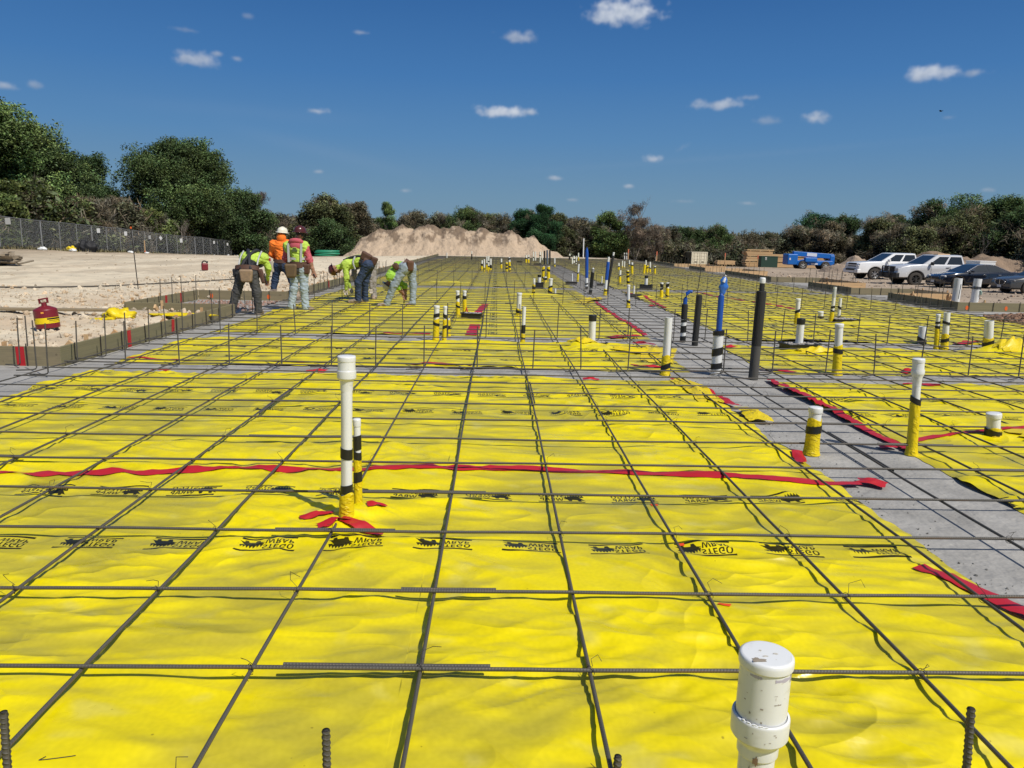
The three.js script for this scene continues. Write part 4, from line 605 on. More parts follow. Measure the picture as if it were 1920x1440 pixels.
// pipes that are more than a plain tube
{
  const straight = (r0, r1, y0, y1, seg = 18) => lathe([[r0, y0], [r1, y1], [r1 * 0.8, y1 + 0.002], [0.001, y1 - 0.01]], seg);
  const film = (pts, rad, seed) => { const g = bar(pts, rad, 14), p = g.attributes.position; for (let i = 0; i < p.count; i++) { const x = p.getX(i), y = p.getY(i), z = p.getZ(i); p.setX(i, x + 0.012 * gn(y * 14 + seed, z * 20)); p.setZ(i, z + 0.012 * gn(y * 17 + seed, x * 22)); } g.computeVertexNormals(); return g; };
  let t = thing('pipe', 'white banded pipe carrying a long blue sleeve with a twisted blue and white film top', 'pipe', [2.76, -0.02, -9.42]);
  part(t, 'tube', straight(0.063, 0.063, 0, 0.54), pvcM); part(t, 'tape_band', band(0.066, 0.08, 0.15, 0.012), blackTapeM); part(t, 'tape_band', band(0.066, 0.25, 0.34, 0.02), blackTapeM); part(t, 'tape_band', band(0.068, 0.50, 0.555, 0.006), blackTapeM);
  part(t, 'blue_sleeve', lathe([[0.036, 0.5], [0.037, 0.98], [0.02, 1.0], [0.012, 1.03]], 18), blueM); part(t, 'film_twist', film(range(0, 1, 0.05).map((k) => V(0.01 * Math.sin(k * 4) + 0.035 * k * k, 0.985 + k * 0.23, 0)), (k) => 0.010 + 0.042 * Math.sin(Math.min(1, k) ** 0.8 * 2.75) ** 1.2 + 0.006 * Math.sin(k * 17), 3).scale(1, 1, 0.5), blueFilmM); part(t, 'film_tip', film([V(0.005, 1.15, 0.01), V(0.02, 1.19, 0.008), V(0.042, 1.235, 0.0)], (k) => 0.022 - 0.01 * k, 6), pvcM);
  t = thing('pipe', 'thick leaning pipe in black foam with thin neck and white cap', 'pipe', [3.14, -0.02, -9.15]); t.rotation.z = -0.018;
  part(t, 'lower_sleeve', lathe([[0.058, 0], [0.057, 0.42], [0.056, 0.43]], 20), dustyFoamM); part(t, 'foam_sleeve', lathe([[0.0565, 0.4], [0.0585, 0.44], [0.058, 1.06], [0.05, 1.068], [0.03, 1.068]], 20), foamM); part(t, 'tube', straight(0.031, 0.031, 1.0, 1.2), blackM); part(t, 'cap', lathe([[0.033, 1.16], [0.036, 1.165], [0.036, 1.215], [0.028, 1.228], [0.001, 1.23]], 16), pvcM);
  t = thing('pipe', 'black and white banded pipe with blue sleeve bending over at its top', 'pipe', [3.1, -0.02, -12.6]);
  part(t, 'tube', straight(0.045, 0.045, 0, 0.42), pvcM); for (const [a, b] of [[0, 0.1], [0.16, 0.27], [0.33, 0.37]]) part(t, 'tape_band', band(0.047, a, b, 0.006), blackTapeM); part(t, 'foam_sleeve', lathe([[0.05, 0.38], [0.052, 0.62], [0.04, 0.63]], 16), foamM); part(t, 'blue_sleeve', bar([V(0, 0.6, 0), V(0.005, 0.72, 0), V(0.025, 0.8, 0), V(0.07, 0.835, 0), V(0.11, 0.83, 0)], (k) => 0.036 - 0.01 * k, 14), blueM);
  t = thing('pipe', 'plain black foam pipe standing right against the blue bent sleeve', 'pipe', [3.2, -0.02, -12.2]); t.rotation.z = -0.03; part(t, 'foam_sleeve', lathe([[0.05, 0], [0.052, 0.5], [0.05, 0.8], [0.04, 0.81], [0.02, 0.8]], 16), foamM); part(t, 'wire', bar([V(-0.055, 0.2, 0.05), V(-0.05, 0.8, 0.05), V(-0.02, 1.25, 0.03)], 0.006, 5), wireM);
  t = thing('pipe', 'tall plain blue sleeve on a banded white foot, with pointed top', 'pipe', [3.09, -0.02, -26.42]); t.rotation.z = 0.03; part(t, 'tube', straight(0.047, 0.047, 0, 0.42), pvcM); part(t, 'tape_band', band(0.05, 0.0, 0.09, 0.01), blackTapeM); part(t, 'tape_band', band(0.05, 0.15, 0.2, 0.01), blackTapeM); part(t, 'blue_sleeve', lathe([[0.05, 0.38], [0.057, 0.5], [0.057, 1.2], [0.045, 1.3], [0.012, 1.4]], 16), blueM);
  t = thing('pipe', 'blue sleeve on a white and yellow foot, paired with a leaning black pipe', 'pipe', [3.3, -0.02, -23.4]); t.rotation.z = -0.06; part(t, 'tube', straight(0.045, 0.045, 0, 0.5), pvcM); part(t, 'film_sleeve', sleeve(0.046, 0.2, 3, false), plainFilmM); part(t, 'tape_band', band(0.05, 0.12, 0.17, 0.01), blackTapeM); part(t, 'blue_sleeve', lathe([[0.047, 0.47], [0.052, 0.6], [0.05, 1.0], [0.03, 1.02]], 16), blueM); part(t, 'cap', straight(0.035, 0.03, 1.0, 1.16), pvcM);
  t = thing('pipe', 'leaning thin black pipe with white tip behind the paired blue sleeve', 'pipe', [3.38, -0.02, -23.7]); t.rotation.z = -0.14; part(t, 'foam_sleeve', lathe([[0.04, 0], [0.042, 1.2], [0.03, 1.21]], 14), foamM); part(t, 'cap', straight(0.028, 0.028, 1.18, 1.31), pvcM);
  for (const [x, z, lean, label, wrap] of [[13.0, -21.6, -0.02, 'fat white drain pipe with a black streak, left of two beside the porch boards', 0], [13.5, -21.55, -0.05, 'fat white drain pipe with a black wire wrapped round it, beside the porch boards', 1]]) {
    t = thing('pipe', label, 'pipe', [x, -0.05, z]); t.rotation.z = lean; part(t, 'tube', hollow(0.105, 0.82, 0, 22, 0.06), pvcM);
    if (wrap) { part(t, 'wire_wrap', bar(range(0, 16, 0.4).map((a) => V(0.112 * Math.cos(a), 0.52 + a * 0.004 + 0.02 * Math.sin(a), 0.112 * Math.sin(a))), 0.008, 5), blackTapeM); part(t, 'film_rag', film([V(0.06, 0.5, 0.09), V(0.09, 0.45, 0.1), V(0.08, 0.38, 0.1)], () => 0.03, 5), phys([0.32, 0.42, 0.34], 0.4)); } else part(t, 'black_streak', bar([V(0.01, 0.25, 0.104), V(0.03, 0.66, 0.103)], 0.009, 5), blackTapeM);
  }
}
// ================================================================ people
const smin = (a, b, k) => { const h = Math.max(k - Math.abs(a - b), 0) / k; return Math.min(a, b) - h * h * k * 0.25; };
function capsule(px, py, pz, c) { const bx = c.b.x - c.a.x, by = c.b.y - c.a.y, bz = c.b.z - c.a.z, ax = px - c.a.x, ay = py - c.a.y, az = pz - c.a.z, t = clamp((ax * bx + ay * by + az * bz) / (bx * bx + by * by + bz * bz + 1e-9), 0, 1); c.t = t; return Math.hypot(ax - bx * t, ay - by * t, az - bz * t) - lerp(c.ra, c.rb, t); }
// mesh the smooth union of tapered capsules on a grid of its own; colour by nearest capsule
function blend(list, cell, k, paint, fold = 0) {
  const lo = V(1e9, 1e9, 1e9), hi = V(-1e9, -1e9, -1e9);
  for (const c of list) for (const [p, r] of [[c.a, c.ra], [c.b, c.rb]]) { lo.min(p.clone().subScalar(r + k * 0.3)); hi.max(p.clone().addScalar(r + k * 0.3)); }
  const mid = lo.clone().add(hi).multiplyScalar(0.5), ext = Math.max(...hi.clone().sub(lo).toArray()) / 2 + cell * 4, n = Math.ceil((ext * 2) / cell), half = ext;
  const mc = new MarchingCubes(n, new THREE.MeshStandardMaterial(), false, false, 120000); mc.isolation = 0;
  for (let z = 0; z < n; z++) for (let y = 0; y < n; y++) for (let x = 0; x < n; x++) {
    const X = mid.x + ((x - n / 2) / (n / 2)) * half, Y = mid.y + ((y - n / 2) / (n / 2)) * half, Z = mid.z + ((z - n / 2) / (n / 2)) * half; let d = 9;
    if (X < lo.x || Y < lo.y || Z < lo.z || X > hi.x || Y > hi.y || Z > hi.z) d = 0.5; else for (const c of list) { const q = capsule(X, Y, Z, c); if (q < d + k) d = smin(d, q, k); }
    if (fold && Math.abs(d) < 0.06) d += fold * (0.8 * Math.abs(gn(X * 7 + Z * 5, Y * 15 + X * 6)) + 0.5 * gn(X * 16 - Z * 9, Y * 26)) - fold * 0.3;
    mc.field[x + y * n + z * n * n] = -d;
  }
  mc.update();
  const N = mc.count, P = new Float32Array(N * 3), Q = new Float32Array(N * 3), C = new Float32Array(N * 3);
  for (let i = 0; i < N; i++) {
    const X = (P[i * 3] = mid.x + mc.positionArray[i * 3] * half), Y = (P[i * 3 + 1] = mid.y + mc.positionArray[i * 3 + 1] * half), Z = (P[i * 3 + 2] = mid.z + mc.positionArray[i * 3 + 2] * half);
    const l = Math.hypot(mc.normalArray[i * 3], mc.normalArray[i * 3 + 1], mc.normalArray[i * 3 + 2]) || 1; for (let q = 0; q < 3; q++) Q[i * 3 + q] = mc.normalArray[i * 3 + q] / l;
    let best = 9, bc = list[0], bt = 0; for (const c of list) { const d = capsule(X, Y, Z, c); if (d < best) { best = d; bc = c; bt = c.t; } }
    const col = paint(bc, bt, X, Y, Z); C.set(col, i * 3);
  }
  const g = new THREE.BufferGeometry(); g.setAttribute('position', new THREE.BufferAttribute(P, 3)); g.setAttribute('normal', new THREE.BufferAttribute(Q, 3)); g.setAttribute('color', new THREE.BufferAttribute(C, 3)); return g;
}
const skinM = new THREE.MeshStandardMaterial({ vertexColors: true, roughness: 0.8 });
const COL = { skin: [0.30, 0.155, 0.10], lime: [0.42, 0.58, 0.075], limeDeep: [0.30, 0.54, 0.055], silver: [0.42, 0.43, 0.42], orange: [0.86, 0.19, 0.015], rose: [0.46, 0.085, 0.11], denimPale: [0.32, 0.39, 0.44], denimGrey: [0.25, 0.30, 0.34], navy: [0.022, 0.04, 0.085], charcoal: [0.05, 0.05, 0.048], boot: [0.32, 0.25, 0.19], tan: [0.34, 0.24, 0.15], grey: [0.24, 0.22, 0.2], glove: [0.45, 0.40, 0.33], black: [0.014, 0.015, 0.02], brown: [0.085, 0.04, 0.025] };
const J = (x, y, z = 0) => V(x, y, z);
const noiseFold = (x, y, z, s) => 1 + 0.16 * gn(x * 12 + s, y * 24 + z * 8) + 0.14 * gn(x * 30, y * 34 + s);
// o: joints in metres (x to the right of the picture, y up, z to the viewer), colours, look
function person(label, pos, turn, o) {
  const t = thing('person', label, 'person', pos, turn), c = [], add = (a, b, ra, rb, part) => c.push({ a, b, ra, rb, part });
  const b = o.big ?? 1, mixv = (p, q, k) => p.clone().lerp(q, k);
  add(o.hipL, o.hipR, 0.128 * b, 0.128 * b, 'hip'); const pel = mixv(o.hipL, o.hipR, 0.5), sh = mixv(o.shL, o.shR, 0.5), waist = mixv(pel, sh, 0.42).add(o.waist ?? J(0, 0, 0));
  add(pel, waist, 0.135 * b, 0.128 * b, 'belly'); add(waist, mixv(waist, sh, 0.75), 0.13 * b, 0.15 * b, 'chest'); add(mixv(waist, o.shL, 0.8), mixv(waist, o.shR, 0.8), 0.105 * b, 0.105 * b, 'chest'); add(o.shL, o.shR, 0.08 * b, 0.08 * b, 'chest');
  for (const s of ['L', 'R']) {
    add(o['hip' + s], o['kn' + s], 0.112 * b, 0.08 * b, 'thigh'); add(o['kn' + s], o['an' + s], 0.08 * b, 0.072 * b, 'shin');
    const an = o['an' + s], toe = o['toe' + s]; add(an, an.clone().setY(Math.max(0.05, an.y - 0.05)), 0.052, 0.05, 'boot'); add(an.clone().setY(Math.max(0.05, an.y - 0.04)), toe, 0.056, 0.042, 'boot');
    add(o['sh' + s], o['el' + s], 0.072 * b, 0.058 * b, 'sleeve'); add(o['el' + s], o['wr' + s], 0.056 * b, 0.036 * b, 'forearm');
  }
  const neck = sh.clone().lerp(o.head, 0.35); add(sh, neck, 0.075, 0.062, o.hood ? 'hood' : 'neck'); add(neck, o.head, 0.06, 0.07, o.hood ? 'hood' : 'neck');
  const paint = (q, tt, X, Y, Z) => { const k = o.paint(q.part, tt, X, Y, Z) ?? COL.skin, f = ['boot', 'neck'].includes(q.part) ? 1 : noiseFold(X, Y, Z, 3); return [k[0] * f, k[1] * f, k[2] * f]; };
  // head on a fine grid: skull, jaw, nose, ears
  const up = o.up.clone().normalize(), f = o.face.clone().normalize(), side = up.clone().cross(f).normalize(); f.copy(side.clone().cross(up)); const H = (a, u, v) => o.head.clone().addScaledVector(side, a).addScaledVector(up, u).addScaledVector(f, v), hc = [], ha = (p, q, ra, rb, pt) => hc.push({ a: p, b: q, ra, rb, part: pt });
  ha(H(0, 0.045, -0.015), H(0, 0.03, 0.025), 0.083, 0.078, 'head'); ha(H(0, -0.02, 0.03), H(0, -0.075, 0.06), 0.064, 0.042, 'head'); ha(H(0, 0.01, 0.1), H(0, -0.025, 0.118), 0.011, 0.015, 'head'); for (const s of [-1, 1]) { ha(H(s * 0.078, 0.0, -0.005), H(s * 0.086, -0.03, -0.012), 0.016, 0.012, 'head'); ha(H(s * 0.034, 0.022, 0.09), H(s * 0.036, 0.022, 0.092), 0.012, 0.012, 'eye'); } ha(H(-0.018, -0.056, 0.096), H(0.018, -0.056, 0.096), 0.009, 0.009, 'mouth');
  const headG = blend(hc, 0.008, 0.02, (q) => (q.part === 'eye' ? [0.04, 0.02, 0.015] : q.part === 'mouth' ? [0.22, 0.08, 0.06] : o.hairBack ? COL.black : COL.skin));
  // hands: palm, four fingers, thumb, curled
  const geos = [];
  for (const s of ['L', 'R']) {
    const w = o['wr' + s], dir = w.clone().sub(o['el' + s]).normalize(), across = dir.clone().cross(J(0.2, 0.3, 1).normalize()).normalize(), n = across.clone().cross(dir).normalize(), hp = (a, l, k) => w.clone().addScaledVector(across, a).addScaledVector(dir, l).addScaledVector(n, k), q = [], pu = (a, bb, ra, rb) => q.push({ a, b: bb, ra, rb, part: 'hand' });
    pu(hp(-0.02, 0.03, 0), hp(-0.022, 0.085, 0), 0.02, 0.018); pu(hp(0.02, 0.03, 0), hp(0.022, 0.085, 0), 0.02, 0.018); pu(hp(0, -0.01, 0), hp(0, 0.085, 0), 0.026, 0.018);
    [-0.031, -0.010, 0.011, 0.031].forEach((a, i) => { const L = [0.027, 0.032, 0.034, 0.027][i]; pu(hp(a, 0.092, 0), hp(a * 1.1, 0.092 + L, 0.014), 0.010, 0.009); pu(hp(a * 1.1, 0.092 + L, 0.014), hp(a * 1.05, 0.10 + L * 1.5, 0.04), 0.009, 0.008); pu(hp(a * 1.05, 0.10 + L * 1.5, 0.04), hp(a, 0.10 + L * 1.2, 0.06), 0.008, 0.007); });
    pu(hp(0.03, 0.03, 0.005), hp(0.056, 0.06, 0.022), 0.013, 0.010); pu(hp(0.056, 0.06, 0.022), hp(0.05, 0.09, 0.042), 0.010, 0.008);
    geos.push(blend(q, 0.006, 0.010, () => o.gloves ? COL.glove : COL.skin));
  }
  const body = blend(c, 0.015, 0.055, paint, 0.02), all = mergeGeometries([body, headG, ...geos]); part(t, 'body', all, skinM);
  if (o.hat) {
    const m = phys(o.hat, 0.22), hat = new THREE.Group(); hat.name = 'hard_hat';
    part(hat, 'shell', lathe([[0.128, 0.0], [0.127, 0.03], [0.117, 0.075], [0.092, 0.11], [0.05, 0.13], [0.0, 0.135]], 24).scale(0.92, 1, 1.1), m); part(hat, 'brim', lathe([[0.118, 0.004], [0.158, -0.004], [0.16, 0.0], [0.157, 0.004], [0.12, 0.012]], 24).scale(0.92, 1, 1.12), m); part(hat, 'ridge', bar(range(-1.2, 1.2, 0.2).map((a) => V(0, 0.118 * Math.cos(a) + 0.018, 0.118 * Math.sin(a))), 0.012, 6), m);
    if (o.sticker) part(hat, 'sticker', new THREE.CircleGeometry(0.025, 10).translate(0, 0, 0.001).rotateX(-0.5).translate(0.04, 0.07, -0.131).rotateY(o.sticker), std([0.6, 0.58, 0.55], 0.5, { side: THREE.DoubleSide }));
    hat.position.copy(H(0, 0.055, 0)); const mt = new THREE.Matrix4().makeBasis(side, up, f); hat.quaternion.setFromRotationMatrix(mt); t.add(hat);
  }
  return t;
}
const pouchM = std(COL.tan, 0.85, { map: woodTex }), brownM = std(COL.brown, 0.75), strapM = std(COL.black, 0.75), silverM = std(COL.silver, 0.35);
const pouch = (w, h, d) => { const g = rbox(w, h, d, Math.min(w, d) * 0.35, 0, 0, 0, 0, 0, 0, 3), p = g.attributes.position; for (let i = 0; i < p.count; i++) { const k = 1 - 0.28 * (0.5 - p.getY(i) / h) ** 2 * (p.getY(i) < 0 ? 1 : 0.2); p.setX(i, p.getX(i) * k * (1 + 0.06 * gn(p.getY(i) * 20, p.getZ(i) * 20))); p.setZ(i, p.getZ(i) * k); } g.computeVertexNormals(); return g; };
const strap = (pts, r = 0.022) => { const c = new THREE.CatmullRomCurve3(pts), g = bar(c.getPoints(18), r, 8); return g; };
const belt = (c, rx, rz, tilt, y = 0.07) => new THREE.CylinderGeometry(1, 1.02, y, 22, 1, true).scale(rx, 1, rz).rotateZ(tilt[0]).rotateX(tilt[1]).translate(c.x, c.y, c.z);
const beltM = std(COL.brown, 0.7, { side: THREE.DoubleSide });
{ // bent over, seen from behind
  const t = person('person bent double with back to viewer, black crossed suspenders over lime shirt and tan pouch', [-5.13, -0.02, -15.9], 0, {
    hipL: J(-0.04, 0.84, 0), hipR: J(0.16, 0.84, 0), knL: J(-0.17, 0.44, 0.02), knR: J(0.245, 0.44, 0.03), anL: J(-0.27, 0.09, 0.05), anR: J(0.265, 0.09, 0.03), toeL: J(-0.33, 0.035, -0.12), toeR: J(0.28, 0.035, -0.16),
    shL: J(-0.12, 1.15, -0.40), shR: J(0.29, 1.15, -0.40), elL: J(-0.17, 0.94, -0.46), elR: J(0.36, 0.93, -0.44), wrL: J(-0.04, 0.72, -0.56), wrR: J(0.30, 0.70, -0.56), head: J(0.10, 1.10, -0.62), up: J(0, -0.1, -1), face: J(0, -1, 0.1), waist: J(0, 0.09, 0.02), hat: [0.03, 0.03, 0.03], big: 1.04,
    paint: (p) => ({ hip: COL.charcoal, thigh: COL.charcoal, shin: COL.charcoal, belly: COL.black, chest: COL.lime, sleeve: COL.lime, forearm: COL.lime, boot: COL.boot, neck: COL.skin })[p],
  });
  part(t, 'suspender', strap([V(-0.03, 0.92, 0.14), V(0.02, 1.06, 0.06), V(0.07, 1.2, -0.12), V(0.0, 1.29, -0.3), V(-0.02, 1.26, -0.44)], 0.034), strapM); part(t, 'suspender', strap([V(0.17, 0.92, 0.14), V(0.13, 1.06, 0.06), V(0.09, 1.2, -0.12), V(0.17, 1.29, -0.3), V(0.19, 1.26, -0.44)], 0.034), strapM);
  for (const x of [-0.10, 0.27]) part(t, 'reflective_strip', strap([V(x, 1.0, 0.02), V(x, 1.14, -0.1), V(x, 1.27, -0.32)], 0.017), silverM);
  part(t, 'belt', belt(V(0.06, 0.93, 0), 0.24, 0.165, [0, -0.25], 0.09), beltM);
  part(t, 'tool_pouch', pouch(0.27, 0.26, 0.11).translate(0.09, 0.79, 0.17), pouchM); part(t, 'holster', pouch(0.10, 0.30, 0.1).rotateZ(0.25).translate(0.36, 0.78, 0.03), brownM); part(t, 'holster', pouch(0.1, 0.17, 0.09).translate(-0.17, 0.84, 0.05), strapM);
  part(t, 'hammer_loop', new THREE.TorusGeometry(0.07, 0.008, 6, 16).scale(0.6, 1, 1).translate(-0.22, 0.7, 0.06), strapM); part(t, 'pry_bar', bar([V(0.42, 0.84, 0.05), V(0.47, 0.6, 0.06)], 0.012, 6), strapM);
}
{ // orange top, back turned
  const t = person('person striding away in orange hooded top and white hard hat, pale bucket bag at hip', [-5.38, -0.02, -19.6], 0, {
    hipL: J(-0.10, 0.88, 0), hipR: J(0.08, 0.88, 0), knL: J(-0.20, 0.49, -0.06), knR: J(0.24, 0.48, -0.02), anL: J(-0.27, 0.10, -0.02), anR: J(0.36, 0.10, 0.02), toeL: J(-0.18, 0.035, -0.14), toeR: J(0.40, 0.035, -0.14),
    shL: J(-0.20, 1.40, 0), shR: J(0.15, 1.42, 0), elL: J(-0.27, 1.13, -0.04), elR: J(0.22, 1.14, -0.06), wrL: J(-0.16, 0.98, -0.22), wrR: J(0.12, 1.0, -0.26), head: J(0.03, 1.62, -0.02), up: J(0.1, 1, 0.02), face: J(0.5, -0.1, -0.85), hat: [0.72, 0.68, 0.55], hood: true, hairBack: true,
    paint: (p, k, X, Y) => ({ hip: COL.navy, thigh: COL.navy, shin: Y < 0.26 ? COL.boot : COL.navy, belly: Y > 0.98 ? COL.orange : COL.black, chest: COL.orange, sleeve: COL.orange, forearm: COL.orange, boot: COL.boot, hood: COL.orange })[p],
  });
  part(t, 'hood', new THREE.SphereGeometry(0.115, 20, 14).scale(1, 1.15, 0.95).translate(0.015, 1.545, 0.02), std(COL.orange, 0.85)); part(t, 'belt', belt(V(-0.01, 0.97, 0), 0.2, 0.155, [0, 0], 0.09), beltM);
  const bag = part(t, 'bucket_bag', lathe([[0.07, 0], [0.085, 0.03], [0.105, 0.26], [0.10, 0.27], [0.08, 0.265]], 18).translate(-0.24, 0.70, 0.03), std([0.46, 0.40, 0.32], 0.85)); part(bag, 'red_handle', rbox(0.06, 0.09, 0.03, 0.01, -0.29, 1.0, 0.05), std([0.4, 0.03, 0.02], 0.5));
}
{ // red hoodie, lime vest
  const t = person('person standing in lime safety vest over rose hoodie, dark red hard hat and pale jeans', [-4.32, -0.02, -16.95], 0, {
    hipL: J(-0.055, 0.90, 0), hipR: J(0.125, 0.90, 0), knL: J(-0.09, 0.48, 0), knR: J(0.14, 0.48, 0.02), anL: J(-0.15, 0.09, 0.02), anR: J(0.155, 0.09, 0.02), toeL: J(-0.11, 0.035, -0.14), toeR: J(0.27, 0.035, -0.07),
    shL: J(-0.20, 1.39, 0), shR: J(0.17, 1.40, 0), elL: J(-0.27, 1.12, -0.05), elR: J(0.27, 1.10, 0.02), wrL: J(-0.22, 0.93, -0.16), wrR: J(0.345, 0.86, 0.03), head: J(0.07, 1.625, -0.02), up: J(0.08, 1, 0.0), face: J(0.6, -0.05, -0.8), hat: [0.075, 0.018, 0.016], sticker: -0.4, hairBack: true, big: 1.03,
    paint: (p, k, X, Y) => ({ hip: COL.denimPale, thigh: COL.denimPale, shin: COL.denimPale, belly: Y > 1.02 ? COL.lime : COL.charcoal, chest: COL.lime, sleeve: k < 0.12 ? COL.lime : COL.rose, forearm: k < 0.3 ? COL.rose : COL.skin, boot: COL.boot, neck: COL.skin })[p],
  });
  part(t, 'hood', new THREE.TorusGeometry(0.10, 0.055, 10, 22).rotateX(Math.PI / 2 - 0.5).scale(1.1, 1, 0.9).translate(0.0, 1.455, 0.04), std(COL.rose, 0.9)); part(t, 'hood_fall', new THREE.SphereGeometry(0.11, 16, 12).scale(1.15, 0.9, 0.5).translate(0.0, 1.39, 0.105), std(COL.rose, 0.9));
  for (const [x, y] of [[-0.15, -0.165], [0.12, 0.145]]) part(t, 'reflective_strip', rbox(0.05, 0.4, 0.012, 0.005, x + 0.005, 1.24, 0.145, -0.06, 0, x > 0 ? -0.03 : 0.03), silverM);
  part(t, 'reflective_strip', belt(V(-0.01, 1.12, -0.005), 0.196, 0.152, [0, 0], 0.05), new THREE.MeshStandardMaterial({ color: silverM.color, roughness: 0.4, side: THREE.DoubleSide })); part(t, 'vest_print', rbox(0.12, 0.05, 0.008, 0.003, -0.01, 1.29, 0.158), std([0.07, 0.1, 0.03], 0.7)); part(t, 'vest_print', rbox(0.07, 0.03, 0.008, 0.003, -0.01, 1.335, 0.156), std([0.07, 0.1, 0.03], 0.7));
  part(t, 'belt', belt(V(0.03, 0.99, 0), 0.205, 0.165, [0, 0], 0.13), beltM); part(t, 'tool_pouch', pouch(0.27, 0.30, 0.13).translate(-0.10, 0.86, 0.16), std([0.13, 0.085, 0.045], 0.85)); part(t, 'tool_pouch', pouch(0.15, 0.22, 0.1).translate(0.22, 0.9, 0.09), brownM); part(t, 'pliers', bar([V(0.36, 0.80, 0.06), V(0.41, 0.70, 0.08)], 0.012, 6), strapM);
}
{ // reaching down to the left
  const t = person('person reaching down leftwards in lime shirt, dark red hard hat tilted to the ground', [-3.42, 0.0, -18.9], 0, {
    hipL: J(0.30, 0.93, 0.08), hipR: J(0.33, 0.93, -0.10), knL: J(0.08, 0.50, 0.10), knR: J(0.22, 0.50, -0.10), anL: J(0.06, 0.09, 0.06), anR: J(0.20, 0.09, -0.14), toeL: J(-0.15, 0.035, 0.10), toeR: J(0.02, 0.035, -0.12),
    shL: J(-0.22, 0.93, 0.17), shR: J(-0.22, 0.93, -0.19), elL: J(-0.18, 0.62, 0.20), elR: J(-0.26, 0.63, -0.22), wrL: J(-0.2, 0.35, 0.17), wrR: J(-0.16, 0.36, -0.16), head: J(-0.46, 0.82, 0.0), up: J(-0.85, -0.4, 0.15), face: J(-0.35, -0.9, 0.25), waist: J(0, 0.10, 0), hat: [0.085, 0.02, 0.018], gloves: true,
    paint: (p) => ({ hip: COL.navy, thigh: COL.navy, shin: COL.navy, belly: COL.black, chest: COL.lime, sleeve: COL.lime, forearm: [0.33, 0.45, 0.06], boot: COL.boot, neck: COL.lime })[p],
  });
  part(t, 'suspender', strap([V(0.3, 1.09, 0.06), V(0.1, 1.13, 0.1), V(-0.1, 1.09, 0.11), V(-0.26, 1.02, 0.13)], 0.028), strapM); part(t, 'reflective_strip', strap([V(0.02, 1.12, 0.14), V(-0.02, 0.98, 0.19), V(0.02, 0.82, 0.16)], 0.022), silverM);
  part(t, 'belt', belt(V(0.25, 0.99, 0), 0.19, 0.17, [1.1, 0], 0.09), beltM); part(t, 'tool_pouch', pouch(0.28, 0.22, 0.14).rotateZ(-0.5).translate(0.27, 1.11, 0.08), brownM); part(t, 'tool_pouch', pouch(0.2, 0.2, 0.12).rotateZ(-0.3).translate(0.44, 1.02, 0.03), brownM); part(t, 'pliers', bar([V(-0.2, 0.24, 0.18), V(-0.12, 0.12, 0.2)], 0.012, 6), strapM);
}
{ // behind, facing the viewer
  const t = person('person in grey sleeves stooping behind the leftward reaching one, grey hard hat crown towards viewer', [-3.43, 0.0, -19.75], 0, {
    hipL: J(0.02, 0.90, -0.42), hipR: J(0.22, 0.90, -0.42), knL: J(0.0, 0.48, -0.36), knR: J(0.24, 0.48, -0.36), anL: J(-0.02, 0.09, -0.36), anR: J(0.26, 0.09, -0.34), toeL: J(-0.04, 0.035, -0.18), toeR: J(0.28, 0.035, -0.16),
    shL: J(-0.16, 0.93, 0.06), shR: J(0.22, 0.93, 0.04), elL: J(-0.16, 0.62, 0.12), elR: J(0.25, 0.60, 0.08), wrL: J(-0.08, 0.36, 0.14), wrR: J(0.26, 0.32, 0.12), head: J(-0.02, 0.93, 0.24), up: J(-0.1, 0.35, 0.9), face: J(0.0, -0.95, 0.3), waist: J(0, 0.07, 0), hat: [0.13, 0.125, 0.12], gloves: true,
    paint: (p) => ({ hip: COL.grey, thigh: COL.grey, shin: COL.grey, belly: COL.black, chest: COL.lime, sleeve: COL.grey, forearm: COL.grey, boot: COL.boot, neck: COL.skin })[p],
  });
  for (const x of [-0.09, 0.14]) part(t, 'reflective_strip', strap([V(x, 1.09, -0.14), V(x, 1.06, 0.0), V(x, 0.96, 0.13)], 0.018), silverM);
  part(t, 'belt', belt(V(0.12, 0.97, -0.38), 0.2, 0.16, [0, 0.4], 0.09), beltM);
}
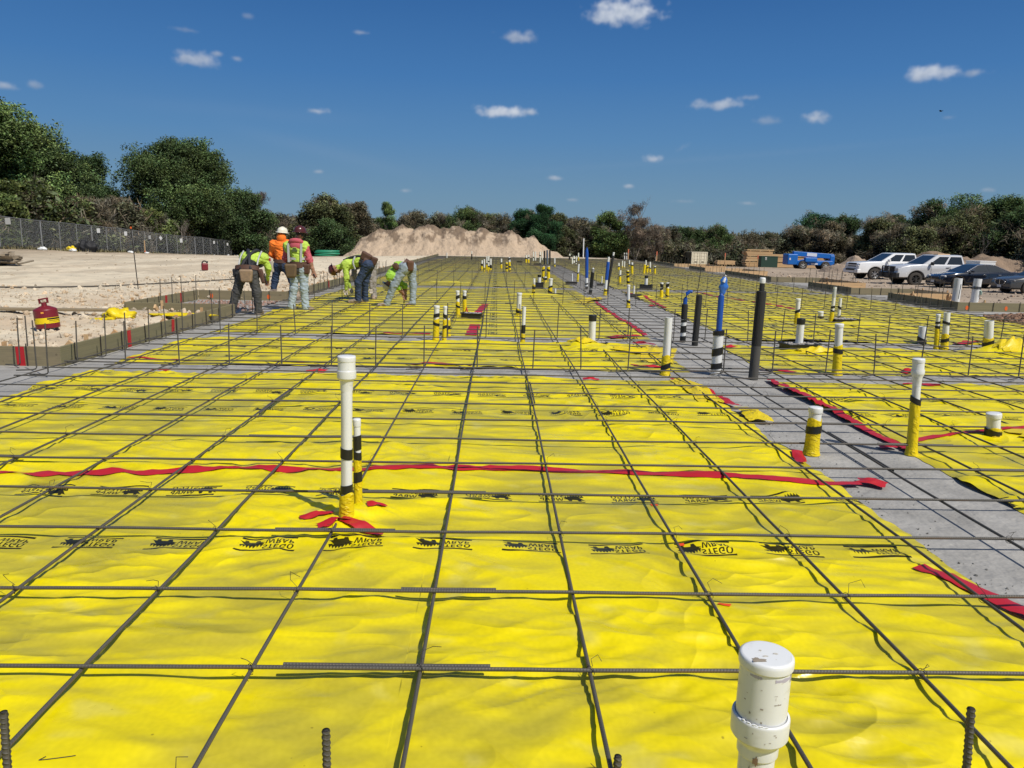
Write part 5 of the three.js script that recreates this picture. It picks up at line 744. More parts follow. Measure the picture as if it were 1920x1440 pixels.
{ // bent with legs apart
  const t = person('person bent far over with legs apart, bright lime shirt, pale jeans and brown tool belt', [-2.3, 0.0, -18.1], 0, {
    hipL: J(0.17, 0.90, 0.06), hipR: J(0.30, 0.90, -0.08), knL: J(-0.07, 0.50, 0.10), knR: J(0.35, 0.48, -0.10), anL: J(-0.24, 0.09, 0.08), anR: J(0.34, 0.09, -0.06), toeL: J(-0.42, 0.035, 0.12), toeR: J(0.20, 0.035, -0.02),
    shL: J(-0.17, 0.70, 0.10), shR: J(-0.12, 0.68, -0.26), elL: J(-0.02, 0.46, -0.08), elR: J(0.13, 0.46, -0.28), wrL: J(0.08, 0.31, -0.2), wrR: J(0.14, 0.27, -0.22), head: J(-0.2, 0.52, -0.16), up: J(-0.5, -0.8, -0.1), face: J(0.5, -0.7, 0), waist: J(-0.05, 0.1, 0), hat: [0.5, 0.48, 0.42], big: 1.02,
    paint: (p, k, X) => ({ hip: COL.denimGrey, thigh: COL.denimGrey, shin: COL.denimGrey, belly: X < 0.14 ? COL.limeDeep : COL.charcoal, chest: COL.limeDeep, sleeve: COL.limeDeep, forearm: k < 0.4 ? COL.limeDeep : COL.skin, boot: COL.boot, neck: COL.skin })[p],
  });
  part(t, 'belt', belt(V(0.15, 0.94, -0.02), 0.18, 0.17, [1.0, 0], 0.1), beltM); part(t, 'tool_pouch', pouch(0.17, 0.24, 0.13).translate(0.31, 0.95, 0.12), std([0.12, 0.055, 0.03], 0.75)); part(t, 'tool_pouch', pouch(0.14, 0.16, 0.12).rotateZ(0.6).translate(-0.02, 0.93, 0.13), brownM); part(t, 'reflective_strip', strap([V(-0.14, 0.86, 0.1), V(-0.2, 0.72, 0.16), V(-0.13, 0.58, 0.13)], 0.016), silverM); part(t, 'pliers', bar([V(0.13, 0.2, -0.2), V(0.12, 0.06, -0.19)], 0.013, 6), strapM);
}
// ================================================================ vehicles
const tyreM = std([0.022, 0.021, 0.02], 0.9), dustyTyreM = std([0.05, 0.044, 0.038], 0.95), rimM = std([0.5, 0.5, 0.5], 0.3, { metalness: 0.8 }), darkRimM = std([0.06, 0.06, 0.06], 0.4, { metalness: 0.6 });
const glassM = phys([0.012, 0.016, 0.018], 0.06, { specularIntensity: 1, clearcoat: 0.6 }), trimM = std([0.018, 0.018, 0.019], 0.55), lampM = phys([0.55, 0.56, 0.56], 0.12), plateM = std([0.6, 0.6, 0.57], 0.5), chromeM = std([0.6, 0.6, 0.6], 0.18, { metalness: 1 });
function wheel(parent, x, y, z, r, w, side, rim = rimM) {
  const g = new THREE.Group(); g.name = 'wheel'; g.position.set(x, y, z); parent.add(g);
  part(g, 'tyre', lathe([[r * 0.6, -w / 2], [r * 0.9, -w / 2], [r * 0.98, -w * 0.36], [r, -w * 0.2], [r, w * 0.2], [r * 0.98, w * 0.36], [r * 0.9, w / 2], [r * 0.6, w / 2]], 26).rotateX(Math.PI / 2), dustyTyreM);
  const sp = [lathe([[r * 0.64, w * 0.1], [r * 0.64, w * 0.46], [r * 0.58, w * 0.47], [r * 0.55, w * 0.3]], 26), new THREE.CylinderGeometry(r * 0.16, r * 0.18, w * 0.3, 14).translate(0, w * 0.3, 0)]; for (let k = 0; k < 6; k++) sp.push(box(r * 0.13, w * 0.12, r * 0.5, 0, w * 0.36, r * 0.36).rotateY((k * Math.PI) / 3));
  part(g, 'rim', merge(sp).rotateX(side > 0 ? Math.PI / 2 : -Math.PI / 2), rim); part(g, 'hub_shade', new THREE.CylinderGeometry(r * 0.6, r * 0.6, w * 0.2, 20).rotateX(Math.PI / 2), trimM);
}
// body of a car: outline of the side (x from nose to tail, y), drawn out to the width and narrowed by taper(x, y)
function hull(outline, width, arches, taper, bevel = 0.05) {
  const s = new THREE.Shape(); s.moveTo(...outline[0]); for (const p of outline.slice(1)) s.lineTo(...p);
  for (const [x, y, r] of [...arches].sort((a, b) => b[0] - a[0])) { s.lineTo(x + r, outline[0][1]); s.absarc(x, y, r, Math.asin(clamp((outline[0][1] - y) / r, -1, 1)), Math.PI - Math.asin(clamp((outline[0][1] - y) / r, -1, 1)), false); }
  s.closePath(); let g = new THREE.ExtrudeGeometry(s, { depth: width - bevel * 2, bevelThickness: bevel, bevelSize: bevel, bevelOffset: -bevel, bevelSegments: 3, curveSegments: 12 }); g.translate(0, 0, -(width - bevel * 2) / 2);
  const p = g.attributes.position; for (let i = 0; i < p.count; i++) p.setZ(i, p.getZ(i) * taper(p.getX(i), p.getY(i))); g = toCreasedNormals(mergeVertices(new THREE.BufferGeometry().setAttribute('position', p)), 0.6); const n = g.attributes.position.count; g.setAttribute('uv', new THREE.Float32BufferAttribute(new Float32Array(n * 2), 2)); return g;
}
// glasshouse: four corners below and above; windows are panels set 6 mm proud on its faces
function cabin(t, c, paint) {
  const q = (x, y, z) => V(x, y, z), lo = [q(c.x0, c.y0, c.w0), q(c.x3, c.y0, c.w0)], hi = [q(c.x1, c.y1, c.w1), q(c.x2, c.y1, c.w1)], P = [], I = [];
  const quad = (a, b, d, e) => { const k = P.length / 3; for (const v of [a, b, d, e]) P.push(v.x, v.y, v.z); I.push(k, k + 1, k + 2, k, k + 2, k + 3); };
  const m = (v) => q(v.x, v.y, -v.z), top = c.y1 + 0.03, hi2 = [q(c.x1 + 0.18, top, c.w1 * 0.8), q(c.x2 - 0.15, top, c.w1 * 0.8)];
  quad(lo[0], lo[1], hi[1], hi[0]); quad(m(lo[1]), m(lo[0]), m(hi[0]), m(hi[1])); quad(m(lo[0]), lo[0], hi[0], m(hi[0])); quad(lo[1], m(lo[1]), m(hi[1]), hi[1]);
  quad(hi[0], hi[1], hi2[1], hi2[0]); quad(m(hi[1]), m(hi[0]), m(hi2[0]), m(hi2[1])); quad(m(hi[0]), hi[0], hi2[0], m(hi2[0])); quad(hi[1], m(hi[1]), m(hi2[1]), hi2[1]); quad(hi2[0], hi2[1], m(hi2[1]), m(hi2[0]));
  const g = new THREE.BufferGeometry(); g.setAttribute('position', new THREE.Float32BufferAttribute(P, 3)); g.setIndex(I); const gg = toCreasedNormals(g, 0.5); part(t, 'roof', gg, paint);
  const bil = (a, b, d, e, u, v) => a.clone().lerp(b, u).lerp(e.clone().lerp(d, u), v);
  const pane = (face, us, name) => { const [a, b, d, e] = face, n = b.clone().sub(a).cross(e.clone().sub(a)).normalize().multiplyScalar(0.007), k = us.map(([u, v]) => bil(a, b, d, e, u, v).add(n)), PP = [], II = []; k.forEach((v) => PP.push(v.x, v.y, v.z)); for (let i = 1; i < k.length - 1; i++) II.push(0, i, i + 1); const w = new THREE.BufferGeometry(); w.setAttribute('position', new THREE.Float32BufferAttribute(PP, 3)); w.setIndex(II); w.computeVertexNormals(); part(t, name, w, glassM); };
  for (const [u0, u1, v0, v1, w0, w1] of c.panes) { pane([lo[0], lo[1], hi[1], hi[0]], [[u0, v0], [u1, v0], [w1, v1], [w0, v1]], 'window'); pane([m(lo[1]), m(lo[0]), m(hi[0]), m(hi[1])], [[1 - u1, v0], [1 - u0, v0], [1 - w0, v1], [1 - w1, v1]], 'window'); }
  pane([m(lo[0]), lo[0], hi[0], m(hi[0])], [[0.06, 0.06], [0.94, 0.06], [0.92, 0.95], [0.08, 0.95]], 'windscreen'); pane([lo[1], m(lo[1]), m(hi[1]), hi[1]], [[0.1, 0.12], [0.9, 0.12], [0.88, 0.9], [0.12, 0.9]], 'rear_window');
}
function pickup(label, x, z, turn, paint, o) {
  const t = thing('pickup_truck', label, 'pickup truck', [x, groundY(x, z) - 0.02, z], turn); t.scale.set(1.14, 1.03, 1.03);
  const nose = o.rounded ? [[-2.86, 0.5], [-2.9, 0.62], [-2.9, 0.8], [-2.82, 1.0], [-2.66, 1.14], [-2.2, 1.24], [-1.5, 1.31]] : [[-2.88, 0.48], [-2.92, 0.6], [-2.92, 0.82], [-2.88, 1.12], [-2.74, 1.2], [-2.1, 1.26], [-1.45, 1.3]];
  part(t, 'body', hull([...nose, [-1.3, 1.3], [2.86, 1.30], [2.92, 0.9], [2.9, 0.55]], 1.98, [[1.88, 0.42, 0.5], [-1.82, 0.42, 0.5]], (a, y) => (1 - 0.07 * smoothstep(y, 0.95, 1.32)) * (1 - 0.10 * smoothstep(-a, 2.3, 2.95))), paint);
  cabin(t, { x0: -1.45, x1: -0.52, x2: 0.92, x3: 1.08, y0: 1.27, y1: 1.87, w0: 0.90, w1: 0.73, panes: [[0.13, 0.50, 0.08, 0.84, 0.16, 0.51], [0.56, 0.95, 0.08, 0.84, 0.57, 0.96]] }, paint);
  for (const s of [1, -1]) {
    wheel(t, -1.82, 0.41, s * 0.84, 0.41, 0.28, s, o.rim); wheel(t, 1.88, 0.41, s * 0.84, 0.41, 0.28, s, o.rim);
    part(t, 'mirror', rbox(0.12, 0.2, 0.24, 0.04, -1.0, 1.36, s * 1.08), o.mirror ?? trimM); part(t, 'door_handle', rbox(0.2, 0.035, 0.03, 0.01, 0.0, 1.12, s * 0.985), trimM); part(t, 'door_handle', rbox(0.2, 0.035, 0.03, 0.01, 0.95, 1.12, s * 0.985), trimM);
    for (const dx of [-0.98, 0.16, 1.12]) part(t, 'door_seam', box(0.012, 0.62, 0.004, dx, 0.92, s * 0.986), trimM); part(t, 'sill', box(2.6, 0.09, 0.05, 0.05, 0.5, s * 0.965), trimM);
    part(t, 'headlight', rbox(0.16, 0.2, 0.36, 0.03, -2.80, o.rounded ? 0.95 : 1.0, s * 0.70), o.rounded ? lampM : trimM);
    part(t, 'wheel_arch', new THREE.TorusGeometry(0.5, 0.03, 6, 20, Math.PI).translate(-1.82, 0.42, s * 0.965), trimM); part(t, 'wheel_arch', new THREE.TorusGeometry(0.5, 0.03, 6, 20, Math.PI).translate(1.88, 0.42, s * 0.965), trimM);
  }
  part(t, 'grille', rbox(0.1, 0.36, 1.05, 0.03, -2.86, 0.98, 0), trimM); part(t, 'grille_bar', box(0.11, 0.06, o.rounded ? 0.9 : 1.72, -2.885, 1.0, 0), o.rounded ? trimM : paint); if (o.rounded) part(t, 'grille_bar', box(0.11, 0.36, 0.07, -2.885, 0.98, 0), paint);
  part(t, 'front_bumper', rbox(0.24, o.rounded ? 0.34 : 0.28, 1.88, 0.06, -2.9, o.rounded ? 0.62 : 0.6, 0), o.bumper); part(t, 'lower_grille', box(0.1, 0.12, 1.1, -2.985, 0.7, 0), trimM); part(t, 'rear_bumper', rbox(0.16, 0.2, 1.8, 0.05, 2.98, 0.58, 0), trimM);
  if (o.guard) part(t, 'push_bar', merge([bar([V(-3.08, 0.5, -0.35), V(-3.1, 1.15, -0.35), V(-3.1, 1.15, 0.35), V(-3.08, 0.5, 0.35)], 0.04, 8), bar([V(-3.08, 0.85, -0.35), V(-3.08, 0.85, 0.35)], 0.03, 8)]), trimM);
  part(t, 'underside', box(5.4, 0.2, 1.5, 0, 0.5, 0), trimM); part(t, 'rear_lamp', rbox(0.06, 0.3, 0.14, 0.02, 2.9, 1.05, 0.86), phys([0.3, 0.01, 0.01], 0.2));
  return t;
}
pickup('white pickup truck with black grille, parked farthest from the viewer', 29.4, -57.0, 0.1, phys([0.78, 0.78, 0.77], 0.25, { clearcoat: 0.6 }), { bumper: phys([0.74, 0.74, 0.73], 0.25), rim: rimM, mirror: phys([0.74, 0.74, 0.73], 0.3) });
{
  const t = pickup('silver pickup truck with black push bar and white bed toolbox, beside the white pickup', 28.4, -49.6, 0.1, phys([0.64, 0.64, 0.64], 0.3, { metalness: 0.15, clearcoat: 0.5 }), { rounded: true, guard: true, bumper: trimM, rim: darkRimM });
  const b = thing('tool_box', 'white flat box standing in the bed of the silver pickup', 'box', [31.0, groundY(27.5, -49.6) + 1.25, -49.3], 0.1); part(b, 'shell', rbox(1.1, 0.3, 1.3, 0.03, 0, 0.15, 0), phys([0.7, 0.7, 0.68], 0.5)); part(b, 'lid', rbox(1.14, 0.05, 1.34, 0.02, 0, 0.32, 0), phys([0.72, 0.72, 0.7], 0.5));
  const w = thing('plank_bundle', 'short pale plank lying on the roof of the silver pickup', 'plank', [28.6, groundY(28.4, -49.6) + 1.93, -49.6], 0.5); part(w, 'plank', box(1.3, 0.06, 0.3, 0, 0.03, 0), freshM[1]);
}
function sedan(label, x, z, turn, paint, o = {}) {
  const t = thing('car', label, 'car', [x, groundY(x, z) - 0.02, z], turn);
  part(t, 'body', hull([[-2.42, 0.32], [-2.46, 0.5], [-2.42, 0.68], [-2.2, 0.80], [-1.6, 0.92], [-0.95, 0.98], [1.75, 1.02], [2.3, 1.0], [2.42, 0.8], [2.44, 0.45], [2.38, 0.3]], 1.84, [[1.42, 0.33, 0.4], [-1.5, 0.33, 0.4]], (a, y) => (1 - 0.09 * smoothstep(y, 0.7, 1.02)) * (1 - 0.16 * smoothstep(-a, 1.7, 2.46)) * (1 - 0.1 * smoothstep(a, 1.8, 2.44)), 0.07), paint);
  cabin(t, { x0: -1.12, x1: -0.22, x2: 0.85, x3: 1.95, y0: 0.96, y1: 1.40, w0: 0.83, w1: 0.60, panes: [[0.16, 0.48, 0.1, 0.88, 0.12, 0.46], [0.51, 0.82, 0.1, 0.88, 0.5, 0.98]] }, paint);
  for (const s of [1, -1]) {
    wheel(t, -1.5, 0.33, s * 0.78, 0.33, 0.22, s); wheel(t, 1.42, 0.33, s * 0.78, 0.33, 0.22, s);
    part(t, 'mirror', rbox(0.12, 0.12, 0.2, 0.04, -0.72, 1.03, s * 0.98), paint); part(t, 'door_handle', rbox(0.18, 0.03, 0.03, 0.01, 0.1, 0.84, s * 0.915), chromeM); part(t, 'door_handle', rbox(0.18, 0.03, 0.03, 0.01, 1.05, 0.84, s * 0.915), chromeM);
    part(t, 'window_trim', bar([V(-0.98, 0.99, s * 0.832), V(-0.2, 1.38, s * 0.625), V(0.3, 1.415, s * 0.605), V(0.85, 1.395, s * 0.615), V(1.75, 1.03, s * 0.8)], 0.018, 6), chromeM);
    part(t, 'headlight', rbox(0.34, 0.12, 0.32, 0.05, -2.2, 0.70, s * 0.64, 0, s * 0.35, -0.2), o.dimLamp ? phys([0.2, 0.2, 0.2], 0.15) : lampM); for (const dx of [-0.62, 0.42]) part(t, 'door_seam', box(0.01, 0.5, 0.004, dx, 0.66, s * 0.922), trimM);
  }
  part(t, 'grille', rbox(0.08, o.bigGrille ? 0.3 : 0.14, o.bigGrille ? 0.8 : 0.9, 0.04, -2.43, o.bigGrille ? 0.62 : 0.62, 0), trimM); if (o.bigGrille) { part(t, 'grille_frame', new THREE.TorusGeometry(0.28, 0.02, 6, 24).scale(1, 0.55, 1).rotateY(Math.PI / 2).scale(1, 1, 1.4).translate(-2.47, 0.62, 0), chromeM); part(t, 'grille_bar', box(0.03, 0.28, 0.03, -2.475, 0.62, 0), chromeM); }
  part(t, 'licence_plate', box(0.02, 0.13, 0.31, -2.49, 0.42, 0.0), plateM); part(t, 'lower_bumper', rbox(0.16, 0.14, 1.5, 0.05, -2.38, 0.33, 0), trimM); part(t, 'underside', box(4.4, 0.16, 1.4, 0, 0.34, 0), trimM);
  return t;
}
sedan('black sedan with chrome window trim, between the silver pickup and the grey sedan', 28.4, -45.8, 0.08, phys([0.008, 0.010, 0.016], 0.12, { clearcoat: 1, clearcoatRoughness: 0.05 }));
sedan('dusty dark grey sedan with oval mesh grille and front plate, cut off by the frame', 29.35, -41.0, 0.05, phys([0.055, 0.058, 0.06], 0.3, { clearcoat: 0.5 }), { bigGrille: true, dimLamp: true });
sedan('black car of which only the roof shows, behind the sedans', 35.2, -47.6, 1.2, phys([0.006, 0.006, 0.007], 0.3, { clearcoat: 0.5 }));
{ // boom lift
  const g = groundY(33.5, -83) - 0.05, t = thing('boom_lift', 'blue boom lift machine parked before the lumber stacks, with white panel on its boom', 'boom lift', [33.5, g, -83], -0.04), bl = phys([0.010, 0.13, 0.46], 0.35), wm = std([0.7, 0.7, 0.7], 0.5);
  part(t, 'turret', rbox(1.1, 1.15, 1.7, 0.12, -2.0, 1.05, 0), bl); part(t, 'chassis', rbox(4.4, 0.5, 1.5, 0.08, 0.1, 0.72, 0), bl); part(t, 'boom', rbox(4.3, 0.5, 0.5, 0.05, 0.3, 1.55, 0.25, 0, 0, -0.055), bl); part(t, 'jib', rbox(0.5, 1.0, 0.5, 0.1, 2.3, 1.05, 0.3), bl); part(t, 'engine_cover', rbox(1.3, 0.5, 0.6, 0.1, -0.1, 1.05, 0.75), bl); part(t, 'boom_panel', box(1.05, 0.34, 0.02, 0.1, 1.58, 0.512, 0, 0, -0.055), wm); part(t, 'chassis_panel', box(0.7, 0.13, 0.02, 0.35, 0.62, 0.762), wm); part(t, 'side_lamp', box(0.14, 0.22, 0.02, -2.3, 1.1, 0.862), wm);
  for (const s of [1, -1]) for (const x of [-0.9, 1.5]) wheel(t, x, 0.46, s * 0.8, 0.46, 0.34, s, std([0.4, 0.4, 0.38], 0.6)); part(t, 'fender', new THREE.TorusGeometry(0.56, 0.06, 6, 18, Math.PI).translate(-0.9, 0.46, 0.85), bl);
}
{ // shipping container
  const t = thing('shipping_container', 'tan steel shipping container with cream doors, at the edge of the woods', 'container', [31.6, groundY(31, -122) - 0.2, -121], 0), tan = std([0.16, 0.145, 0.105], 0.7), cream = std([0.72, 0.66, 0.5], 0.6), r = rng(6);
  t.rotation.y = 0.06; const L = 12, W = 2.5, Hh = 2.6;
  const body = part(t, 'shell', box(W - 0.1, Hh - 0.1, L - 0.1, 0, Hh / 2, -L / 2), tan); for (let k = 0; k < 40; k++) part(t, 'side_rib', box(0.05, Hh - 0.3, 0.14, -W / 2 + 0.02, Hh / 2, -0.3 - k * 0.29), tan);
  for (const [x, y, w, h, d, z] of [[-W / 2 + 0.06, Hh / 2, 0.14, Hh, 0.14, 0], [W / 2 - 0.06, Hh / 2, 0.14, Hh, 0.14, 0], [0, Hh - 0.06, W - 0.27, 0.14, 0.14, 0], [0, 0.08, W - 0.27, 0.16, 0.14, 0]]) part(t, 'door_frame', box(w, h, d, x, y, z), cream);
  for (const x of [-0.55, 0.55]) { const d = part(t, 'door', box(1.06, Hh - 0.3, 0.05, x, Hh / 2, 0.0), cream); for (const q of [-0.25, 0.25]) part(d, 'lock_rod', bar([V(x + q, 0.2, 0.06), V(x + q, Hh - 0.2, 0.06)], 0.03, 6), cream); for (const y of [0.6, 1.1, 1.6, 2.1]) part(d, 'door_panel', box(0.9, 0.3, 0.02, x, y, 0.04), cream); part(d, 'handle', box(0.4, 0.06, 0.05, x, 1.1, 0.09), tan); }
  part(t, 'top_rail', box(0.1, 0.12, L, -W / 2 + 0.03, Hh - 0.03, -L / 2 - 0.1), cream);
}
// stacks of lumber
function lumber(label, x, z, turn, w, layers, d, lay, lift = 0) { const t = thing('lumber_stack', label, 'lumber', [x, groundY(x, z) + lift, z], turn), r = rng(Math.round(x * 10)); let y = 0; for (let k = 0; k < layers; k++) { if (k % 4 === 0) { for (const q of [-w * 0.35, 0, w * 0.35]) part(t, 'spacer', box(0.09, 0.09, d, q, y + 0.045, 0), freshM[2]); y += 0.09; } const n = 2, off = (r() - 0.5) * 0.25; for (let i = 0; i < n; i++) part(t, 'plank', box(w * (0.96 + r() * 0.04), lay - 0.012, d / n - 0.02, off + (r() - 0.5) * 0.08, y + lay / 2, (i - (n - 1) / 2) * (d / n)), freshM[Math.floor(r() * 3)]); y += lay; } }
lumber('tall stack of fresh lumber behind the dark green crate', 32.3, -96, 0.05, 3.4, 13, 1.4, 0.14, 0.0);
lumber('long stack of fresh lumber behind the blue boom lift', 37.3, -97, 0.03, 7.2, 10, 1.4, 0.14, 0.0);
lumber('low pile of long planks between container and tall lumber stack', 27.4, -93, 0.02, 2.2, 3, 1.2, 0.15, 0.15);
{ const t = thing('crate', 'dark green boxy crate standing in front of the tall lumber stack', 'crate', [32.6, groundY(32.6, -93) - 0.05, -93.2], 0.03), m = std([0.012, 0.045, 0.03], 0.6); part(t, 'shell', rbox(2.05, 1.35, 1.3, 0.05, 0, 0.68, 0), m); part(t, 'lid', rbox(2.1, 0.08, 1.36, 0.03, 0, 1.38, 0), m); part(t, 'label_plate', box(0.2, 0.14, 0.02, -0.45, 1.2, 0.665), plateM); part(t, 'label_plate', box(0.22, 0.06, 0.02, -0.45, 1.0, 0.665), plateM); }

// ================================================================ things lying about on the left
{
  const t = thing('gas_can', 'dark red metal fuel can with broad yellow band, standing on the rubble', 'fuel can', [-6.98, groundY(-6.98, -12.1) + 0.022, -12.1], 0.12), red = phys([0.17, 0.012, 0.018], 0.4); t.rotation.z = 0.09; t.scale.setScalar(1.05);
  part(t, 'body', lathe([[0, 0], [0.155, 0], [0.162, 0.01], [0.16, 0.26], [0.15, 0.285], [0.06, 0.325], [0.04, 0.33]], 28), red); part(t, 'label_band', new THREE.CylinderGeometry(0.1625, 0.164, 0.085, 28, 1, true).translate(0, 0.115, 0), (() => {
    const cv = document.createElement('canvas'); cv.width = 1024; cv.height = 96; const c = cv.getContext('2d'); c.fillStyle = '#e0c400'; c.fillRect(0, 0, 1024, 96); c.fillStyle = '#141008'; for (const o of [0, 512]) { c.fillRect(o + 70, 8, 330, 26); c.fillRect(o + 90, 46, 190, 9); c.fillRect(o + 90, 72, 120, 5); c.fillRect(o + 230, 72, 130, 5); } const x = new THREE.CanvasTexture(cv); x.colorSpace = THREE.SRGBColorSpace; return new THREE.MeshPhysicalMaterial({ map: x, roughness: 0.5 }); })());
  part(t, 'spout_cap', merge([new THREE.CylinderGeometry(0.035, 0.04, 0.06, 14).translate(0, 0.35, 0), rbox(0.13, 0.022, 0.05, 0.008, 0, 0.43, 0, 0, 0, 0.1), rbox(0.02, 0.07, 0.04, 0.006, -0.055, 0.395, 0), rbox(0.02, 0.07, 0.04, 0.006, 0.055, 0.4, 0)]), red); part(t, 'tag', box(0.04, 0.024, 0.004, 0.02, 0.235, 0.158), std([0.8, 0.35, 0.05], 0.6));
  const u = thing('gas_can', 'small dark red jug with black handle, far out on the pale haul road', 'fuel can', [-11.4, groundY(-11.4, -30.6), -30.6], 0.5); part(u, 'body', rbox(0.24, 0.28, 0.2, 0.05, 0, 0.15, 0), red); part(u, 'handle', new THREE.TorusGeometry(0.09, 0.025, 8, 16, Math.PI).translate(0, 0.28, 0), strapM); part(u, 'spout', bar([V(0.08, 0.28, 0), V(0.12, 0.36, 0)], 0.025, 8), strapM);
  const s = thing('film_scrap', 'crumpled bright yellow plastic film thrown on the rubble', 'plastic film', [-6.55, groundY(-6.55, -13.75) - 0.02, -13.75], 0); const blob = (w, h, d, seed, x, y, z) => { const g = new THREE.SphereGeometry(0.5, 26, 16), p = g.attributes.position; for (let i = 0; i < p.count; i++) { const a = p.getX(i), b = p.getY(i), e = p.getZ(i), k = 0.75 + 0.5 * Math.abs(gn(a * 3.4 + seed, b * 4 + e * 3)) + 0.25 * Math.abs(gn(a * 8 + seed, e * 8 + b * 5)); p.setXYZ(i, a * w * k + x, Math.max(0, (b + 0.25) * h * k) + y, e * d * k + z); } g.computeVertexNormals(); return g; };
  part(s, 'bunched_film', blob(0.62, 0.26, 0.4, 3, -0.12, 0, 0), plainFilmM); part(s, 'trailing_film', blob(1.3, 0.08, 0.3, 7, 0.75, 0.02, -0.5), plainFilmM); part(s, 'trailing_film', blob(0.5, 0.06, 0.24, 9, -0.3, 0.0, 0.22), plainFilmM);
  const tp = thing('tarp', 'dark crumpled tarp with a yellow bit beside it at the fence foot', 'tarp', [-27.3, groundY(-27.3, -52.5), -52.5]); part(tp, 'cloth', blob(1.4, 1.0, 0.8, 13, 0, 0, 0), std([0.012, 0.012, 0.014], 0.7)); part(tp, 'yellow_bit', blob(0.8, 0.5, 0.5, 15, -0.9, 0, 0.2), plainFilmM);
  const hp = thing('hose_coil', 'green coil of hose lying before the far dirt heap', 'hose', [-19.6, groundY(-19.6, -90) + 0.1, -90]); for (let k = 0; k < 6; k++) part(hp, 'loop', new THREE.TorusGeometry(1.3 - 0.05 * (k % 2), 0.09, 8, 30).rotateX(Math.PI / 2).scale(1, 1, 0.7).translate(0.1 * (k % 3), 0.12 * k * 0.8 + 0.1, 0), std([0.02, 0.24, 0.13], 0.5));
  const cp = thing('culvert_pipe', 'short black culvert pipe with open end by the dirt mound', 'pipe', [-18.6, groundY(-18.6, -97) + 0.55, -97], 0.5); part(cp, 'tube', new THREE.CylinderGeometry(0.6, 0.6, 1.6, 24, 1, true).rotateX(Math.PI / 2), new THREE.MeshStandardMaterial({ color: new THREE.Color().setRGB(0.008, 0.008, 0.008), roughness: 0.6, side: THREE.DoubleSide })); part(cp, 'rib', new THREE.TorusGeometry(0.6, 0.05, 6, 24).translate(0, 0, 0.75), blackM); part(cp, 'rib', new THREE.TorusGeometry(0.6, 0.05, 6, 24).translate(0, 0, -0.3), blackM);
  const bl = thing('plank', 'weathered long board lying across the rubble behind the fuel can', 'plank', [-9.0, groundY(-9, -13.9) + 0.07, -13.9], 0.07); part(bl, 'board', rbox(4.2, 0.045, 0.2, 0.01, 0, 0, 0), boardM[3]);
  const hs = thing('hose', 'thin black hose line snaking over the haul road', 'hose', [0, 0, 0]); part(hs, 'tube', bar(new THREE.CatmullRomCurve3([[-13.5, -17.0], [-12.0, -18.6], [-10.6, -20.6], [-9.6, -22.6], [-8.6, -25.5], [-8.1, -29]].map(([x, z]) => V(x, groundY(x, z) + 0.03, z))).getPoints(60), 0.02, 6), std([0.06, 0.052, 0.045], 0.9));
  const dh = thing('debris_heap', 'heap of grey brush and broken roots at the frame edge', 'debris heap', [-17.9, groundY(-17.9, -27), -27]), r = rng(90), bits = []; for (let k = 0; k < 60; k++) { const a = r() * 6.28, q = r() * 0.9, h = 0.45 * (1 - q) + 0.05; bits.push(bar([V(1.6 * q * Math.cos(a), h * r(), 1 * q * Math.sin(a)), V(1.6 * q * Math.cos(a) + (r() - 0.5) * 0.9, h * r() + 0.04, q * Math.sin(a) + (r() - 0.5) * 0.6)], 0.03 + r() * 0.03, 5)); } part(dh, 'earth', blob(3.0, 0.7, 1.8, 23, 0, 0, 0), std([0.26, 0.21, 0.15], 0.95, { bumpMap: earthBump, bumpScale: 0.05 })); part(dh, 'sticks', merge(bits), std([0.22, 0.185, 0.14], 0.95)).userData.kind = 'stuff';
  for (const [x, z, h, i] of [[-26.8, -60, 1.0, 0], [-9.4, -20.5, 1.6, 1]]) { const m = thing('survey_stake', ['wooden survey stake with orange top before the fence', 'tall thin marking rod stuck in the rubble'][i], 'stake', [x, groundY(x, z), z]); part(m, 'rod', i ? bar([V(0, 0, 0), V(-0.08, h, 0)], 0.012, 6) : box(0.06, h, 0.05, 0, h / 2, 0), i ? wireM : freshM[0]); part(m, 'tip', i ? box(0.03, 0.05, 0.03, -0.08, h, 0) : box(0.07, 0.16, 0.06, 0, 0.14, 0), orangeM); }
  // scraps of white plastic along the fence
  const spots = [[-25.9, -45.0, 0.5], [-26.6, -49.5, 0.45], [-26.5, -57, 0.42], [-26, -58.5, 0.34], [-25.4, -66, 0.4], [-25.6, -68.5, 0.5], [-25.2, -70, 0.45], [-24.4, -74, 0.38], [-23.6, -79, 0.3], [-21.2, -62, 0.2]], how = ['nearest the frame edge', 'beside the grey post pair', 'right of the dark tarp', 'just past the dark tarp', 'like a folded white diamond', 'beside the dark brush', 'flat and long', 'lying behind the bent worker', 'farthest along the fence', 'alone on the haul road'];
  spots.forEach(([x, z, w], i) => tag(part(scene, numbered('plastic_bag'), blob(w, w * 0.5, w * 0.7, 31 + i, x, groundY(x, z), z), i === 4 ? plateM : pvcM), `crumpled white plastic scrap on the ground, ${how[i]}`, 'litter', 'white litter along the fence'));
}
// pen mark on the near film
{ const y = (x, z) => V(x, sheetY(x, z) + 0.002, z); const p = (a, b) => range(0, 1, 0.1).map((k) => y(lerp(a[0], b[0], k), lerp(a[1], b[1], k))); part(padFront.t ?? padFront, 'pen_mark', merge([bar(p([-1.352, -2.09], [-1.262, -2.125]), 0.0016, 4), bar(p([-1.352, -2.09], [-1.343, -2.11]), 0.0016, 4)]), trimM); }
